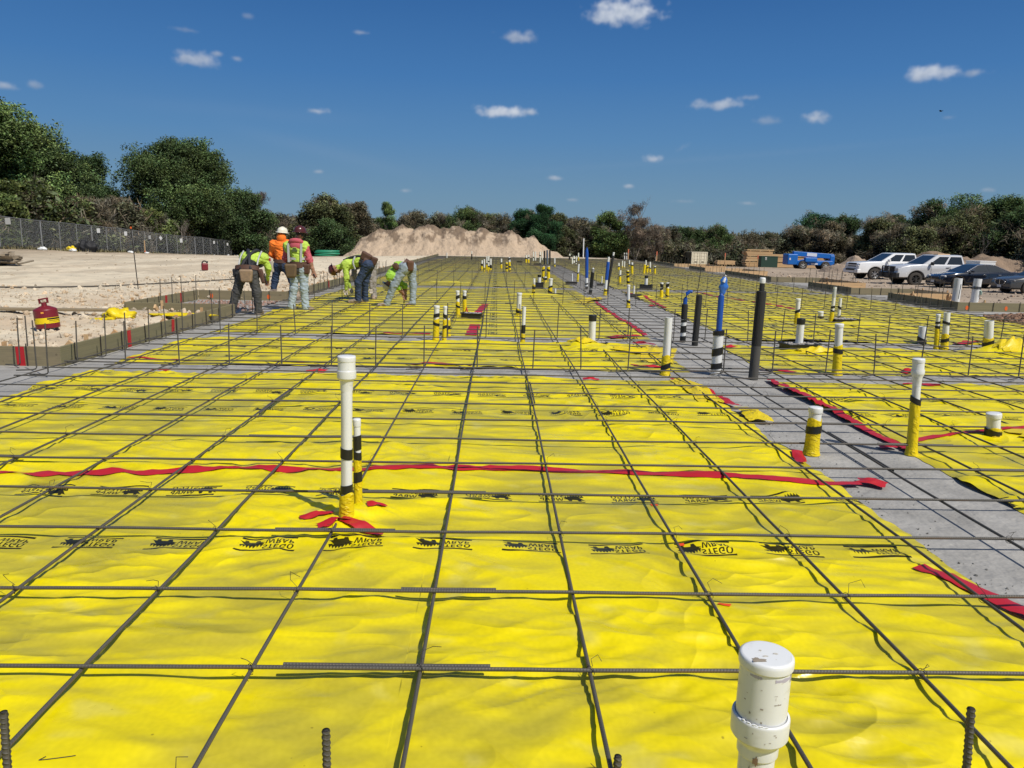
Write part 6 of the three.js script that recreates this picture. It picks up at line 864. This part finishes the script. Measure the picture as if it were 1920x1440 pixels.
// ================================================================ rubble
{
  const rocks = (name, label, n, seed, place, m) => { const g = new THREE.IcosahedronGeometry(1, 1), p = g.attributes.position, r = rng(seed); for (let i = 0; i < p.count; i++) { const k = 0.75 + 0.35 * gn(p.getX(i) * 1.7 + 3, p.getY(i) * 1.7 + p.getZ(i)); p.setXYZ(i, p.getX(i) * k, p.getY(i) * k * 0.7, p.getZ(i) * k); } g.computeVertexNormals(); const im = new THREE.InstancedMesh(g, m, n), d = new THREE.Object3D(), c = new THREE.Color(); for (let i = 0; i < n; i++) { const [x, y, z, s, k] = place(r); d.position.set(x, y, z); d.scale.set(s * (0.7 + r() * 0.7), s * (0.6 + r() * 0.6), s * (0.7 + r() * 0.7)); d.rotation.set(r() * 6, r() * 6, r() * 6); d.updateMatrix(); im.setMatrixAt(i, d.matrix); im.setColorAt(i, c.setRGB(k[0], k[1], k[2])); } im.name = name; im.userData.kind = 'stuff'; im.userData.label = label; im.castShadow = im.receiveShadow = true; scene.add(im); };
  const stoneM = std([1, 1, 1], 0.95, { bumpMap: earthBump, bumpScale: 0.02 });
  rocks('rubble', 'pale limestone rubble banked against the left form boards', 5200, 71, (r) => { const z = -9.4 - r() * 24, q = r() ** 1.5 * 5.6, x = (z < -15.6 && z > -19.4 ? -7.6 : -5.45) - q, b = 0.7 + r() * 0.5, pk = r() < 0.35 ? 0.8 : 1; return [x, groundY(x, z) + 0.005, z, 0.012 + 0.075 * r() ** 4, [0.60 * b, 0.51 * b * (pk < 1 ? 0.9 : 1), 0.38 * b * pk]]; }, stoneM);
  rocks('rubble', 'reddish clay crumbs on the concrete at the far right edge', 900, 72, (r) => { const a = r() * 6.28, q = Math.sqrt(r()), x = 12.5 + 1.1 * q * Math.cos(a), z = -17.2 + 1.6 * q * Math.sin(a), b = 0.6 + r() * 0.5; return [x, -0.02 + 0.16 * (1 - q), z, 0.03 + 0.05 * r(), [0.30 * b, 0.175 * b, 0.11 * b]]; }, stoneM);
  rocks('rubble', 'red clay crumbs on the strip inside the small bump out', 600, 73, (r) => { const x = -7.2 + r() * 1.9, z = -19.1 + r() * 2.6, b = 0.6 + r() * 0.6; return [x, -0.02, z, 0.012 + 0.03 * r(), [0.40 * b, 0.25 * b, 0.19 * b]]; }, stoneM);
  rocks('rubble', 'clods and stones on the churned car park earth', 4200, 74, (r) => { const x = 15.2 + r() * 30, z = -16 - r() * 52, b = 0.6 + r() * 0.6; return [x, groundY(x, z), z, 0.03 + 0.12 * r() ** 3, [0.42 * b, 0.33 * b, 0.245 * b]]; }, stoneM);
  rocks('rubble', 'scattered stones on the pale haul road', 900, 75, (r) => { const x = -8 - r() * 19, z = -14 - r() * 60, b = 0.6 + r() * 0.5; return [x, groundY(x, z), z, 0.015 + 0.06 * r() ** 3, [0.5 * b, 0.42 * b, 0.31 * b]]; }, stoneM);
  rocks('grit', 'small grit and crumbs on the concrete strips', 700, 76, (r) => { const x = r() < 0.6 ? 2.36 + r() * 0.9 : -4.7 + r() * 16, z = x > 2.3 && x < 3.3 ? -2.4 - r() * 7 : -9.55 + r() * 0.6, b = 0.5 + r() * 0.6; const e = r() < 0.75 && x < 3.3 && x > 2.3 ? 2.38 + r() * r() * 0.3 : x; return [e, -0.022, z, 0.002 + 0.007 * r() ** 3, [0.40 * b, 0.39 * b, 0.36 * b]]; }, stoneM);
}
// ================================================================ earth mounds
function mound3(name, label, cx, cz, w, d, h, profile, seed, col, nx = 260, nz = 110) {
  const t = thing(name, label, 'dirt mound', [0, 0, 0]);
  const g = sheet(range(cx - w / 2, cx + w / 2, w / nx), range(cz + d / 2, cz - d / 2, d / nz), (x, z) => {
    const u = (x - cx) / w + 0.5, v = (cz + d / 2 - z) / d, ridge = profile(u), s = v < 0.5 ? smoothstep(v, 0, 0.5) : 1 - smoothstep(v, 0.55, 1), lump = 1 - Math.abs(gn(x * 0.42 + seed, z * 0.5)), f = fbm(x * 0.8 + seed, z * 0.8, 4);
    const y = ridge * h * s ** 0.9 + s * ridge * (0.5 * lump + 0.45 * f + 0.25 * gn(x * 1.1 + seed, z * 1.3)) + (0.16 * fbm(x * 2.2, z * 2.2, 3) + 0.10 * Math.abs(gn(x * 4.1, z * 4.3))) * Math.min(1, ridge * 3); return [x, groundY(x, z) - 0.25 + Math.max(0, y) + 0.2 * Math.min(1, ridge * 4) * s, z];
  }, (x, z) => [x / 4, z / 4], (x, z, y, o) => { const n = fbm(x * 0.5 + seed, z * 0.4 + y * 0.9, 4), m = fbm(x * 1.6, y * 2.2 + z, 3), dark = smoothstep(1.3 * fbm(x * 0.7 + seed, y * 1.2 + z * 0.2, 4) + 0.7 * m + 0.30 * (y - 1.5), -0.05, 0.25) * smoothstep(y, 0.6, 1.4); const k = 1 + 0.3 * m; o[0] = lerp(col[0], 0.15, dark * 0.9) * k; o[1] = lerp(col[1], 0.105, dark * 0.9) * k; o[2] = lerp(col[2], 0.068, dark * 0.9) * k; });
  part(t, 'earth', g, new THREE.MeshStandardMaterial({ vertexColors: true, bumpMap: earthBump, bumpScale: 0.14, roughness: 0.96 })); return t;
}
const prof = (pts) => (u) => { for (let i = 1; i < pts.length; i++) if (u <= pts[i][0]) { const k = (u - pts[i - 1][0]) / (pts[i][0] - pts[i - 1][0]); return lerp(pts[i - 1][1], pts[i][1], k * k * (3 - 2 * k)); } return 0; };
mound3('dirt_mound', 'big long mound of pale dug earth with dark clods along its crest', -4.6, -87, 25, 15, 2.75, prof([[0, 0], [0.04, 0.18], [0.1, 0.62], [0.16, 0.86], [0.2, 0.82], [0.25, 1.0], [0.32, 0.9], [0.38, 1.0], [0.44, 0.84], [0.5, 0.96], [0.56, 0.8], [0.62, 0.92], [0.68, 0.74], [0.74, 0.84], [0.8, 0.66], [0.84, 0.72], [0.88, 0.4], [0.94, 0.2], [1, 0]]), 4, [0.44, 0.335, 0.232]);
mound3('dirt_mound', 'smaller brown earth heap far behind the standing workers', -25.5, -118, 10, 8, 2.0, prof([[0, 0], [0.2, 0.7], [0.35, 1], [0.6, 0.8], [0.75, 0.9], [1, 0]]), 9, [0.36, 0.27, 0.185], 60, 36);
mound3('dirt_mound', 'low stony heap between the boom lift and the white pickup', 34.3, -72, 9, 7, 0.95, prof([[0, 0], [0.3, 0.8], [0.45, 1], [0.7, 0.9], [1, 0]]), 14, [0.33, 0.25, 0.18], 60, 36);
mound3('dirt_mound', 'brown rough earth heap behind the black sedan', 45.5, -71, 17, 9, 1.7, prof([[0, 0], [0.15, 1], [0.3, 0.8], [0.5, 0.9], [0.7, 0.75], [1, 0.3]]), 19, [0.24, 0.17, 0.115], 80, 36);

// ================================================================ chain link fence
const linkTex = tex(64, 64, (u, v, c) => { const a = Math.abs(((u + v) % 1) - 0.5), b = Math.abs(mod(u - v, 1) - 0.5), w = Math.min(a, b) < 0.042 ? 1 : 0; c[0] = c[1] = c[2] = 0.8; c[3] = w ? 1 : 0.0; });
linkTex.colorSpace = THREE.SRGBColorSpace;
const linkM = new THREE.MeshStandardMaterial({ color: new THREE.Color().setRGB(0.60, 0.61, 0.60), map: linkTex, alphaTest: 0.5, roughness: 0.5, metalness: 0, side: THREE.DoubleSide }), postM = std([0.30, 0.30, 0.29], 0.45, { metalness: 0.5 });
const fencePath = []; for (let z = -37; z > -148; z -= 2.05) fencePath.push([-28.4 + 0.25 * gn(z * 0.05, 3), z]);
const backPath = []; for (let x = -28; x < 62; x += 3.0) backPath.push([x, -150 + 0.06 * (x + 28)]);
function fence(label, path, h, signs) {
  const t = thing('chain_link_fence', label, 'fence', [0, 0, 0]);
  path.forEach(([x, z], i) => { const y = groundY(x, z); part(t, 'post', bar([V(x, y - 0.1, z), V(x + 0.02 * ((i * 7) % 3 - 1), y + h, z)], i % 3 ? 0.028 : 0.045, 6), postM); if (!i) return; const [a, b] = path[i - 1], ya = groundY(a, b), L = Math.hypot(x - a, z - b);
    const g = new THREE.BufferGeometry(); g.setAttribute('position', new THREE.Float32BufferAttribute([a, ya + 0.03, b, x, y + 0.03, z, x, y + h - 0.03, z, a, ya + h - 0.03, b], 3)); g.setAttribute('uv', new THREE.Float32BufferAttribute([0, 0, L / 0.06, 0, L / 0.06, h / 0.06, 0, h / 0.06], 2)); g.setIndex([0, 1, 2, 0, 2, 3]); g.computeVertexNormals(); part(t, 'mesh_panel', g, linkM); part(t, 'top_rail', bar([V(a, ya + h, b), V(x, y + h, z)], 0.022, 5), postM); });
  return t;
}
fence('long galvanised chain link fence along the left woods', fencePath, 1.83); fence('far chain link fence running across behind the dirt mound', backPath, 1.8);
[[4, 1.55, 'nearest the frame edge', 0.36], [9, 1.5, 'second from the frame edge', 0.3], [11, 1.45, 'third along', 0.3], [13, 1.4, 'fourth along, dull', 0.28], [14, 1.45, 'tilted, fifth along', 0.3], [16, 1.4, 'sixth along', 0.34], [20, 1.45, 'seventh along', 0.26], [22, 1.4, 'eighth along', 0.26], [24, 1.4, 'ninth along', 0.26], [27, 1.4, 'tenth along', 0.24]].forEach(([k, y, w, s], i) => { const [x, z] = fencePath[k], o = part(scene, numbered('fence_sign'), rbox(s, s * 1.05, 0.012, 0.004), std(i === 3 || i === 0 ? [0.36, 0.36, 0.34] : [0.6, 0.6, 0.58], 0.5)); o.position.set(x + 0.06, groundY(x, z) + y, z - 0.8); o.rotation.set(0, 1.3, i === 4 ? 0.6 : 0.05); tag(o, `small pale square sign wired to the left fence, ${w}`, 'sign', 'signs on the left fence'); });
[[9.2, 'left of the leaning sleeve'], [27.5, 'right of it, near the container'], [21, 'between the other two']].forEach(([x, w], i) => { const o = part(scene, numbered('fence_sign'), rbox(0.9, 0.6, 0.02, 0.006), std([0.55, 0.6, 0.66], 0.5)); const z = -150 + 0.06 * (x + 28) + 0.1; o.position.set(x, groundY(x, z) + 1.2, z); tag(o, `far pale sign on the back fence, ${w}`, 'sign', 'signs on the back fence'); });
[[14.2, -84, 0.9], [17.3, -84, 1.1], [26.5, -90, 1.2], [30, -89, 1.0]].forEach(([x, z, h], i) => { const o = thing('marker_post', ['thin orange marker post before the bare tree', 'pinkish marker post with white rag', 'orange marker post right of the container', 'orange marker post at the low plank pile'][i], 'post', [x, groundY(x, z), z]); part(o, 'stake', box(0.09, h, 0.08, 0, h / 2, 0), freshM[2]); part(o, 'painted_top', box(0.1, 0.4, 0.09, 0, h + 0.19, 0), std([0.6, 0.16, 0.08], 0.7)); });
{ const o = thing('bird', 'tiny dark bird gliding alone in the sky', 'bird', [62, 20.5, -112], 0.4); const g = new THREE.BufferGeometry(); g.setAttribute('position', new THREE.Float32BufferAttribute([-0.5, 0.1, 0, -0.2, 0.12, 0.12, 0, 0.0, -0.1, 0, 0.02, 0.14, 0.5, 0.1, 0, 0.2, 0.12, 0.12], 3)); g.setIndex([0, 1, 2, 1, 3, 2, 2, 3, 5, 2, 5, 4]); g.computeVertexNormals(); part(o, 'wings', g, new THREE.MeshStandardMaterial({ color: 0x111111, side: THREE.DoubleSide })); part(o, 'body', new THREE.SphereGeometry(0.1, 10, 8).scale(0.8, 0.7, 2.4), trimM); }

// ================================================================ trees and brush
const leafM = new THREE.MeshPhysicalMaterial({ color: 0xffffff, roughness: 0.95, side: THREE.DoubleSide, vertexColors: true, specularIntensity: 0.3, transmission: 0.4, thickness: 0 });
const barkM = std([0.085, 0.07, 0.055], 0.95, { bumpMap: earthBump, bumpScale: 0.03 }), paleBarkM = std([0.20, 0.17, 0.135], 0.95);
// a spray of leaves (or of bare twigs) about 1 m across
function spray(n, size, seed, twig) {
  const r = rng(seed), P = [], N = [], C = [], I = [];
  for (let i = 0; i < n; i++) {
    const d = V(r() - 0.5, r() - 0.5, r() - 0.5).normalize().multiplyScalar(0.5 * Math.cbrt(r())), a = V(r() - 0.5, (r() - 0.5) * (twig ? 1.4 : 0.7) + (twig ? 0.3 : 0), r() - 0.5).normalize(), b = V(r() - 0.5, r() - 0.5, r() - 0.5).cross(a).normalize(), l = size * (0.6 + 0.8 * r()), w = twig ? 0.02 + 0.012 * r() : l * (0.34 + 0.2 * r()), k = P.length / 3, q = 0.72 + 0.5 * r();
    const n0 = a.clone().cross(b).normalize(), out = d.clone().normalize(); const nn = n0.multiplyScalar(n0.dot(out) < 0 ? -1 : 1).lerp(out, 0.35).normalize();
    for (const [u, v] of [[-1, 0], [0, -1], [1, 0], [0, 1]]) { P.push(d.x + a.x * u * l + b.x * v * w, d.y + a.y * u * l + b.y * v * w, d.z + a.z * u * l + b.z * v * w); N.push(nn.x, nn.y, nn.z); C.push(q, q, q); }
    I.push(k, k + 1, k + 2, k, k + 2, k + 3);
  }
  const g = new THREE.BufferGeometry(); g.setAttribute('position', new THREE.Float32BufferAttribute(P, 3)); g.setAttribute('normal', new THREE.Float32BufferAttribute(N, 3)); g.setAttribute('color', new THREE.Float32BufferAttribute(C, 3)); g.setIndex(I); return g;
}
const SPRAY = { leaf: spray(46, 0.105, 1), fine: spray(64, 0.075, 2), cedar: spray(60, 0.11, 5), twig: spray(34, 0.36, 3, true), mixed: spray(40, 0.11, 4) };
function cloudOf(parent, name, kind, list, col, seed) {
  const im = new THREE.InstancedMesh(SPRAY[kind], leafM, list.length), d = new THREE.Object3D(), c = new THREE.Color(), r = rng(seed);
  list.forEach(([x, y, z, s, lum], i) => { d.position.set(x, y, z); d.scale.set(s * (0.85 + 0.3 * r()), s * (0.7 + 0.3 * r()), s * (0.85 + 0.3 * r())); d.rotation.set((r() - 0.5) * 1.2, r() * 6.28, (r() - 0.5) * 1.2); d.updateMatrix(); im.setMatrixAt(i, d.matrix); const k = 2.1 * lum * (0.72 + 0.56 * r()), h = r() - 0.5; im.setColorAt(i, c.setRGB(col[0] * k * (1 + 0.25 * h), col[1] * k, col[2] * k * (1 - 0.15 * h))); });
  im.name = name; im.userData.kind = 'stuff'; im.castShadow = im.receiveShadow = true; parent.add(im); return im;
}
function crownPoints(w, h, base, blobs, per, seed, shape = 'dome', sz = 1) {
  const r = rng(seed), out = [];
  for (let b = 0; b < blobs; b++) {
    const a = r() * 6.28, v = r(), q = Math.sqrt(r()), prof = shape === 'cone' ? 1 - 0.86 * v : shape === 'round' ? Math.sin(Math.PI * clamp(0.1 + 0.86 * v, 0, 1)) : Math.sqrt(Math.max(0.02, 1 - (v * 0.96) ** 2)) * (v < 0.15 ? 0.8 : 1);
    const bx = Math.cos(a) * q * prof * w * 0.42, bz = Math.sin(a) * q * prof * w * 0.42, by = base + v * (h - base) * 0.9, br = (0.13 + 0.1 * r()) * Math.min(w, (h - base) * 1.4) * (shape === 'cone' ? 0.7 : 1) * (1 - 0.25 * v), tone = 0.68 + 0.6 * r();
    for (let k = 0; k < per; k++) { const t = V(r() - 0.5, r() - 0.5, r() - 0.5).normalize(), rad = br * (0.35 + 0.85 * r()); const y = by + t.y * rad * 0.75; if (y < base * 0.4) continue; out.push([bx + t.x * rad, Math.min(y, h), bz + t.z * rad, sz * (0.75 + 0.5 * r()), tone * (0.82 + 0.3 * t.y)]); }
  }
  return out;
}
function limbs(t, h, w, r0, seed, mat, bare = 0) {
  const r = rng(seed), list = [], go = (p, d, len, rad, depth) => { const n = 4, pts = [p.clone()]; let q = p.clone(); for (let i = 0; i < n; i++) { d.add(V((r() - 0.5) * 0.35, (r() - 0.3) * 0.2, (r() - 0.5) * 0.35)).normalize(); q = q.clone().addScaledVector(d, len / n); pts.push(q); } list.push(bar(pts, (k) => rad * (1 - 0.55 * k), depth > 1 ? 4 : 6)); if (depth < (bare ? 4 : 2)) for (let k = 0; k < (bare ? 3 + (depth < 2 ? 1 : 0) : 4); k++) { const f = pts[1 + Math.floor(r() * 4)]; go(f, d.clone().add(V((r() - 0.5) * 1.9, r() * 0.8 - 0.1, (r() - 0.5) * 1.9)).normalize(), len * (0.5 + 0.25 * r()), rad * 0.5, depth + 1); } };
  go(V(0, -0.3, 0), V((r() - 0.5) * 0.2, 1, (r() - 0.5) * 0.2), h * (bare ? 0.46 : 0.36), r0, 0); part(t, bare ? 'branches' : 'trunk', merge(list), mat);
}
let treeNo = 0;
function tree(name, label, x, z, h, w, kind, o = {}) {
  const t = thing(name, label, name.includes('bush') ? 'bush' : 'tree', [x, groundY(x, z) - 0.1, z], 0, o.group), s = ++treeNo * 31;
  if (kind === 'bare') { limbs(t, h, w, o.r ?? 0.14, s, paleBarkM, 1); if (o.twigs) cloudOf(t, 'crown', 'twig', crownPoints(w, h, h * 0.35, 16, o.twigs, s, 'round', 0.9), [0.22, 0.18, 0.14], s); return t; }
  limbs(t, h, w, o.r ?? 0.05 + h * 0.022, s, barkM); const base = (o.base ?? 0.12) * h;
  cloudOf(t, 'crown', o.spray ?? 'leaf', crownPoints(w, h, base, o.blobs ?? 26, o.per ?? 60, s, o.shape, o.sz ?? 1), o.col, s);
  if (o.twig) cloudOf(t, 'twigs', 'twig', crownPoints(w * 1.02, h, base, 14, o.twig, s + 3, o.shape, 0.9), [0.24, 0.21, 0.155], s + 3);
  return t;
}
const GR = { oak: [0.105, 0.155, 0.055], oakDark: [0.078, 0.122, 0.046], fresh: [0.17, 0.245, 0.08], cedar: [0.125, 0.158, 0.050], dark: [0.044, 0.110, 0.045], olive: [0.135, 0.15, 0.066], brown: [0.155, 0.138, 0.085], dull: [0.13, 0.135, 0.08] };
tree('oak_tree', 'pale fresh green tree rising highest at the frame edge', -37.5, -60, 11.0, 12, 'leaf', { col: GR.fresh, blobs: 34, per: 62 });
tree('oak_tree', 'tall green oak whose crown slopes down towards the gap in the woods', -41.5, -70, 11.2, 12, 'leaf', { col: GR.oak, blobs: 36, per: 64 });
tree('oak_tree', 'dark oak filling the dip between the two high crowns', -43.2, -83, 10.4, 12, 'leaf', { col: GR.oakDark, blobs: 34, per: 62 });
tree('oak_tree', 'huge broad live oak with domed crown, tallest right of the dip', -33.6, -84, 12.3, 16, 'leaf', { col: GR.oak, blobs: 60, per: 66, base: 0.2 });
tree('oak_tree', 'dark lower shoulder of the broad live oak, standing to its right', -28.2, -86, 7.6, 9, 'leaf', { col: GR.oakDark, blobs: 32, per: 60 });
tree('oak_tree', 'green tree mostly cut off by the frame edge', -46, -60, 10.5, 13, 'leaf', { col: GR.oak, blobs: 30, per: 60 });
[[-34.8, -46, 4.4, 6, 'cedar', 'drooping cedar bush nearest the frame edge behind the fence'], [-33.6, -52, 4.6, 6, 'cedar', 'yellowish green cedar bush behind the nearest fence posts'], [-34.1, -58, 5.0, 6.5, 'cedar', 'tall olive cedar bush with feathery sprays behind the fence'], [-32.8, -63.5, 4.4, 5.6, 'olive', 'dull olive bush left of the pale twiggy bush'], [-33.0, -69, 4.8, 5.4, 'twiggy', 'pale grey twiggy bush with rounded top before the broad oak'], [-32.2, -74, 4.2, 5, 'cedar', 'green cedar bush between the pale twiggy bush and the bare sapling'], [-32.4, -80, 4.6, 5, 'brown', 'brownish bush under the broad oak'], [-31.8, -87, 5.0, 6, 'twiggy', 'grey brown twiggy thicket under the oak shoulder'], [-31.3, -95, 5.2, 7, 'olive', 'olive bush past the broad oak'], [-31.3, -104, 5.0, 7, 'dull', 'dull bush low behind the hard hats'], [-28.8, -112, 5.2, 8, 'olive', 'olive thicket left of the tall brown tree']].forEach(([x, z, h, w, c, label]) => tree('bush', label, x, z, h, w, 'leaf', { col: GR[c] ?? GR.dull, spray: c === 'cedar' ? 'cedar' : 'mixed', blobs: 20, per: 52, base: 0.02, twig: c === 'cedar' ? 4 : c === 'twiggy' ? 42 : 16, r: 0.07 }));
tree('bare_tree', 'leafless pale sapling branching behind the fence before the dark bushes', -28.9, -72, 4.4, 3, 'bare', { r: 0.07 });
tree('bare_tree', 'leafless thin sapling before the pale twiggy bush', -29.2, -66, 4.0, 2.6, 'bare', { r: 0.05 });
tree('bare_tree', 'leafless tree at the right foot of the broad oak, against the sky', -27.6, -92, 8.2, 5, 'bare', { r: 0.14, twigs: 8 });
tree('oak_tree', 'brown green tree standing above the white hard hat', -21.2, -97, 7.7, 7.5, 'leaf', { col: GR.olive, blobs: 30, per: 52, spray: 'mixed', twig: 14 });
tree('oak_tree', 'dark bush of a tree below the brown green tree', -19.6, -94, 4.6, 6, 'leaf', { col: GR.oakDark, blobs: 18, per: 52, base: 0.02 });
tree('oak_tree', 'rust tinged tree right of the brown green tree', -19.2, -105, 7.4, 6.5, 'leaf', { col: GR.brown, blobs: 24, per: 46, spray: 'mixed', twig: 26 });
tree('poplar_tree', 'slim light green tree standing alone before the scrub left of the mound', -17.9, -128, 8.8, 3.4, 'leaf', { col: GR.fresh, blobs: 30, per: 34, shape: 'round', base: 0.22, sz: 0.8, spray: 'fine' });
tree('bare_tree', 'two thin bare stems left of the slim light green tree', -21.0, -126, 7.4, 2.4, 'bare', { r: 0.07 });
const skyline = [[-13.5, -132, 7.2, 7, 'brown', 1], [-9, -134, 6.8, 7, 'dull', 1], [-5.4, -130, 7.8, 6.5, 'oak', 0], [-1.6, -133, 7.4, 6, 'olive', 0], [1.4, -131, 7.0, 6, 'brown', 1], [4.2, -122, 7.6, 5, 'dark', 0], [9.6, -126, 7.2, 5.5, 'olive', 0], [13.5, -132, 7.2, 7, 'brown', 1], [16.6, -130, 7.0, 6, 'dull', 1], [25, -128, 6.6, 7, 'brown', 1], [29.5, -136, 7.0, 8, 'dull', 1], [34, -140, 7.2, 8, 'oakDark', 0], [38.5, -138, 7.6, 7, 'oak', 0], [43.5, -134, 6.6, 7, 'brown', 1], [48.5, -138, 6.8, 8, 'dull', 1]];
const WHERE = ['left of the mound crest', 'behind the left mound crest', 'behind the second hump of the mound', 'behind the middle of the mound', 'behind the right humps of the mound', 'left of the dark round tree', 'right of the dark round tree', 'between dark round tree and light tree', 'at the foot of the light tree', 'right of the leafless skyline tree', 'above the left end of the container', 'above the container', 'right of the container', 'left of the tall lumber stack', 'above the low plank pile'];
skyline.forEach(([x, z, h, w0, c, tw], i, q, w = w0 * 1.3) => tree('scrub_tree', `${{ brown: 'brown twiggy', dull: 'dull grey green', oak: 'leafy green', olive: 'olive green', dark: 'deep green', oakDark: 'dark green' }[c]} tree in the far wood, ${WHERE[i]}`, x, z, h, w, 'leaf', { col: GR[c], spray: tw ? 'mixed' : 'leaf', blobs: 26, per: tw ? 32 : 46, base: 0.04, twig: tw ? 36 : 8, group: 'trees of the far wood' }));
tree('cedar_tree', 'dark round topped evergreen standing above the right end of the mound', 7.0, -119, 8.6, 5.2, 'leaf', { col: GR.dark, blobs: 26, per: 60, shape: 'round', base: 0.05, spray: 'fine' });
tree('oak_tree', 'light yellow green tree beside the leafless skyline tree', 17.6, -121, 8.6, 6.4, 'leaf', { col: GR.fresh, blobs: 26, per: 46, shape: 'round', base: 0.1 });
tree('bare_tree', 'tall leafless reddish tree on the skyline right of the light tree', 20.6, -117, 9.8, 6, 'bare', { r: 0.16, twigs: 12 });
tree('bare_tree', 'low leafless tree leaning right of the tall leafless one', 23.5, -114, 6.4, 5, 'bare', { r: 0.12, twigs: 5 });
const rightWood = [[46, -112, 8.8, 9, 'dark'], [51.5, -116, 8.6, 9, 'oakDark'], [52.5, -106, 7.6, 8, 'dull'], [57, -112, 8.6, 9, 'oakDark'], [56, -100, 8.0, 9, 'oak'], [52.5, -93, 8.9, 9, 'oakDark'], [57.5, -94, 9.2, 10, 'oak'], [50, -84, 7.6, 8, 'olive'], [55, -84, 8.8, 9, 'oakDark'], [59, -82, 8.8, 9, 'oak'], [52, -76, 7.0, 8, 'oakDark'], [57.5, -73, 8.4, 9, 'oak'], [62, -78, 9.4, 10, 'oakDark'], [44, -102, 6.4, 7, 'brown'], [48.5, -98, 6.6, 7, 'olive'], [47, -90, 5.4, 7, 'dull'], [45.5, -83, 4.8, 6, 'olive'], [51.5, -70.5, 5.0, 7, 'dull'], [41, -106, 5.6, 7, 'dull']];
const RW = ['behind the boom lift', 'past the boom lift, farther back', 'low behind the lumber end', 'in the dip of the skyline', 'left of the white pickup roof line', 'above the white pickup bonnet', 'tallest over the white pickup', 'close behind the white pickup cab', 'over the gap between the pickups', 'over the silver pickup roof', 'behind the silver pickup bed', 'over the brown earth heap', 'tallest towards the frame edge', 'behind the long lumber stack', 'between lumber and white pickup', 'low over the white pickup bonnet', 'low behind the white pickup', 'low behind the brown heap', 'behind the dark green crate'];
rightWood.forEach(([x, z, h, w, c], i) => tree('oak_tree', `${{ brown: 'brown twiggy', dull: 'dull grey green', oak: 'mid green', olive: 'olive green', dark: 'deep green', oakDark: 'dark green' }[c]} tree in the right wood, ${RW[i]}`, x, z, h, w, 'leaf', { col: GR[c], blobs: 26, per: 54, base: 0.03, twig: c === 'dull' || c === 'brown' || c === 'olive' ? 26 : 5, spray: c === 'dull' || c === 'brown' ? 'mixed' : 'leaf', group: 'trees of the right wood' }));
tree('bare_tree', 'twisted pale dead limb standing before the right wood', 47.5, -76, 5.2, 4, 'bare', { r: 0.08 });
tree('oak_tree', 'mid green tree on the falling slope of the leftmost crowns', -39.2, -71, 9.7, 9, 'leaf', { col: GR.oak, blobs: 30, per: 60, base: 0.05 });
tree('oak_tree', 'small dark tree at the bottom of the dip between the high crowns', -38.2, -76, 7.4, 7, 'leaf', { col: GR.oakDark, blobs: 22, per: 56, base: 0.02 });
// woods and brush too dense to count
{
  const r = rng(333), far = [], brush = [];
  for (let i = 0; i < 7500; i++) { const x = -70 + r() * 160, z = -150 - r() * 30, y = groundY(x, z) + r() ** 0.8 * (5.8 + 1.6 * gn(x * 0.13, 2)); far.push([x, y, z, 2.0 + r(), 0.7 + 0.5 * r()]); }
  for (let i = 0; i < 4200; i++) { const z = -40 - r() * 95, x = -31.5 - r() * 26 - Math.max(0, (-z - 95)) * -0.12, y = groundY(x, z) + r() ** 1.2 * (3.4 + 0.8 * gn(x * 0.2, z * 0.2)); brush.push([x, y, z, 1.5 + r(), 0.6 + 0.5 * r()]); }
  for (let i = 0; i < 2600; i++) { const z = -66 - r() * 52, x = 49 + r() * 30, y = groundY(x, z) + r() ** 1.2 * 4.6; brush.push([x, y, z, 1.6 + r(), 0.6 + 0.5 * r()]); }
  for (let i = 0; i < 3000; i++) { const x = -26 + r() * 76, z = -124 - r() * 24, y = groundY(x, z) + r() ** 1.5 * 3.4; far.push([x, y, z, 1.7 + r(), 0.6 + 0.5 * r()]); }
  const a = cloudOf(scene, 'woods', 'mixed', far, [0.118, 0.128, 0.066], 41), b = cloudOf(scene, 'undergrowth', 'mixed', brush, [0.11, 0.125, 0.06], 42), tw = cloudOf(scene, 'undergrowth_twigs', 'twig', [...brush.filter((q, i) => i % 2), ...far.filter((q, i) => i % 2)].map((q) => [q[0], q[1] + 0.3, q[2] + 0.6, q[3] * 0.8, q[4]]), [0.20, 0.175, 0.13], 43);
  a.userData = { kind: 'stuff', label: 'far wood that closes the view' }; b.userData = { kind: 'stuff', label: 'dense brush under the woods' }; tw.userData = { kind: 'stuff', label: 'bare twigs in the brush' };
  // dry grass at the foot of the fence
  const gP = [], gI = [], gN = []; for (let i = 0; i < 6000; i++) { const z = -38 - r() * 60, x = -28.4 + (r() - 0.35) * 2.6, y = groundY(x, z) - 0.02, h = 0.12 + 0.3 * r() * r(), a2 = r() * 6.28, k = gP.length / 3; gP.push(x - 0.03 * Math.cos(a2), y, z - 0.03 * Math.sin(a2), x + 0.03 * Math.cos(a2), y, z + 0.03 * Math.sin(a2), x + (r() - 0.5) * 0.2, y + h, z + (r() - 0.5) * 0.2); gN.push(0, 1, 0.3, 0, 1, 0.3, 0, 1, 0.3); gI.push(k, k + 1, k + 2); }
  const g = new THREE.BufferGeometry(); g.setAttribute('position', new THREE.Float32BufferAttribute(gP, 3)); g.setAttribute('normal', new THREE.Float32BufferAttribute(gN, 3)); g.setIndex(gI); struct('grass', g, std([0.16, 0.135, 0.06], 0.95, { side: THREE.DoubleSide }), 'stuff');
}
// scene.fog = new THREE.FogExp2(0xb9c6d4, 0.0006);
renderer.render(scene, camera);
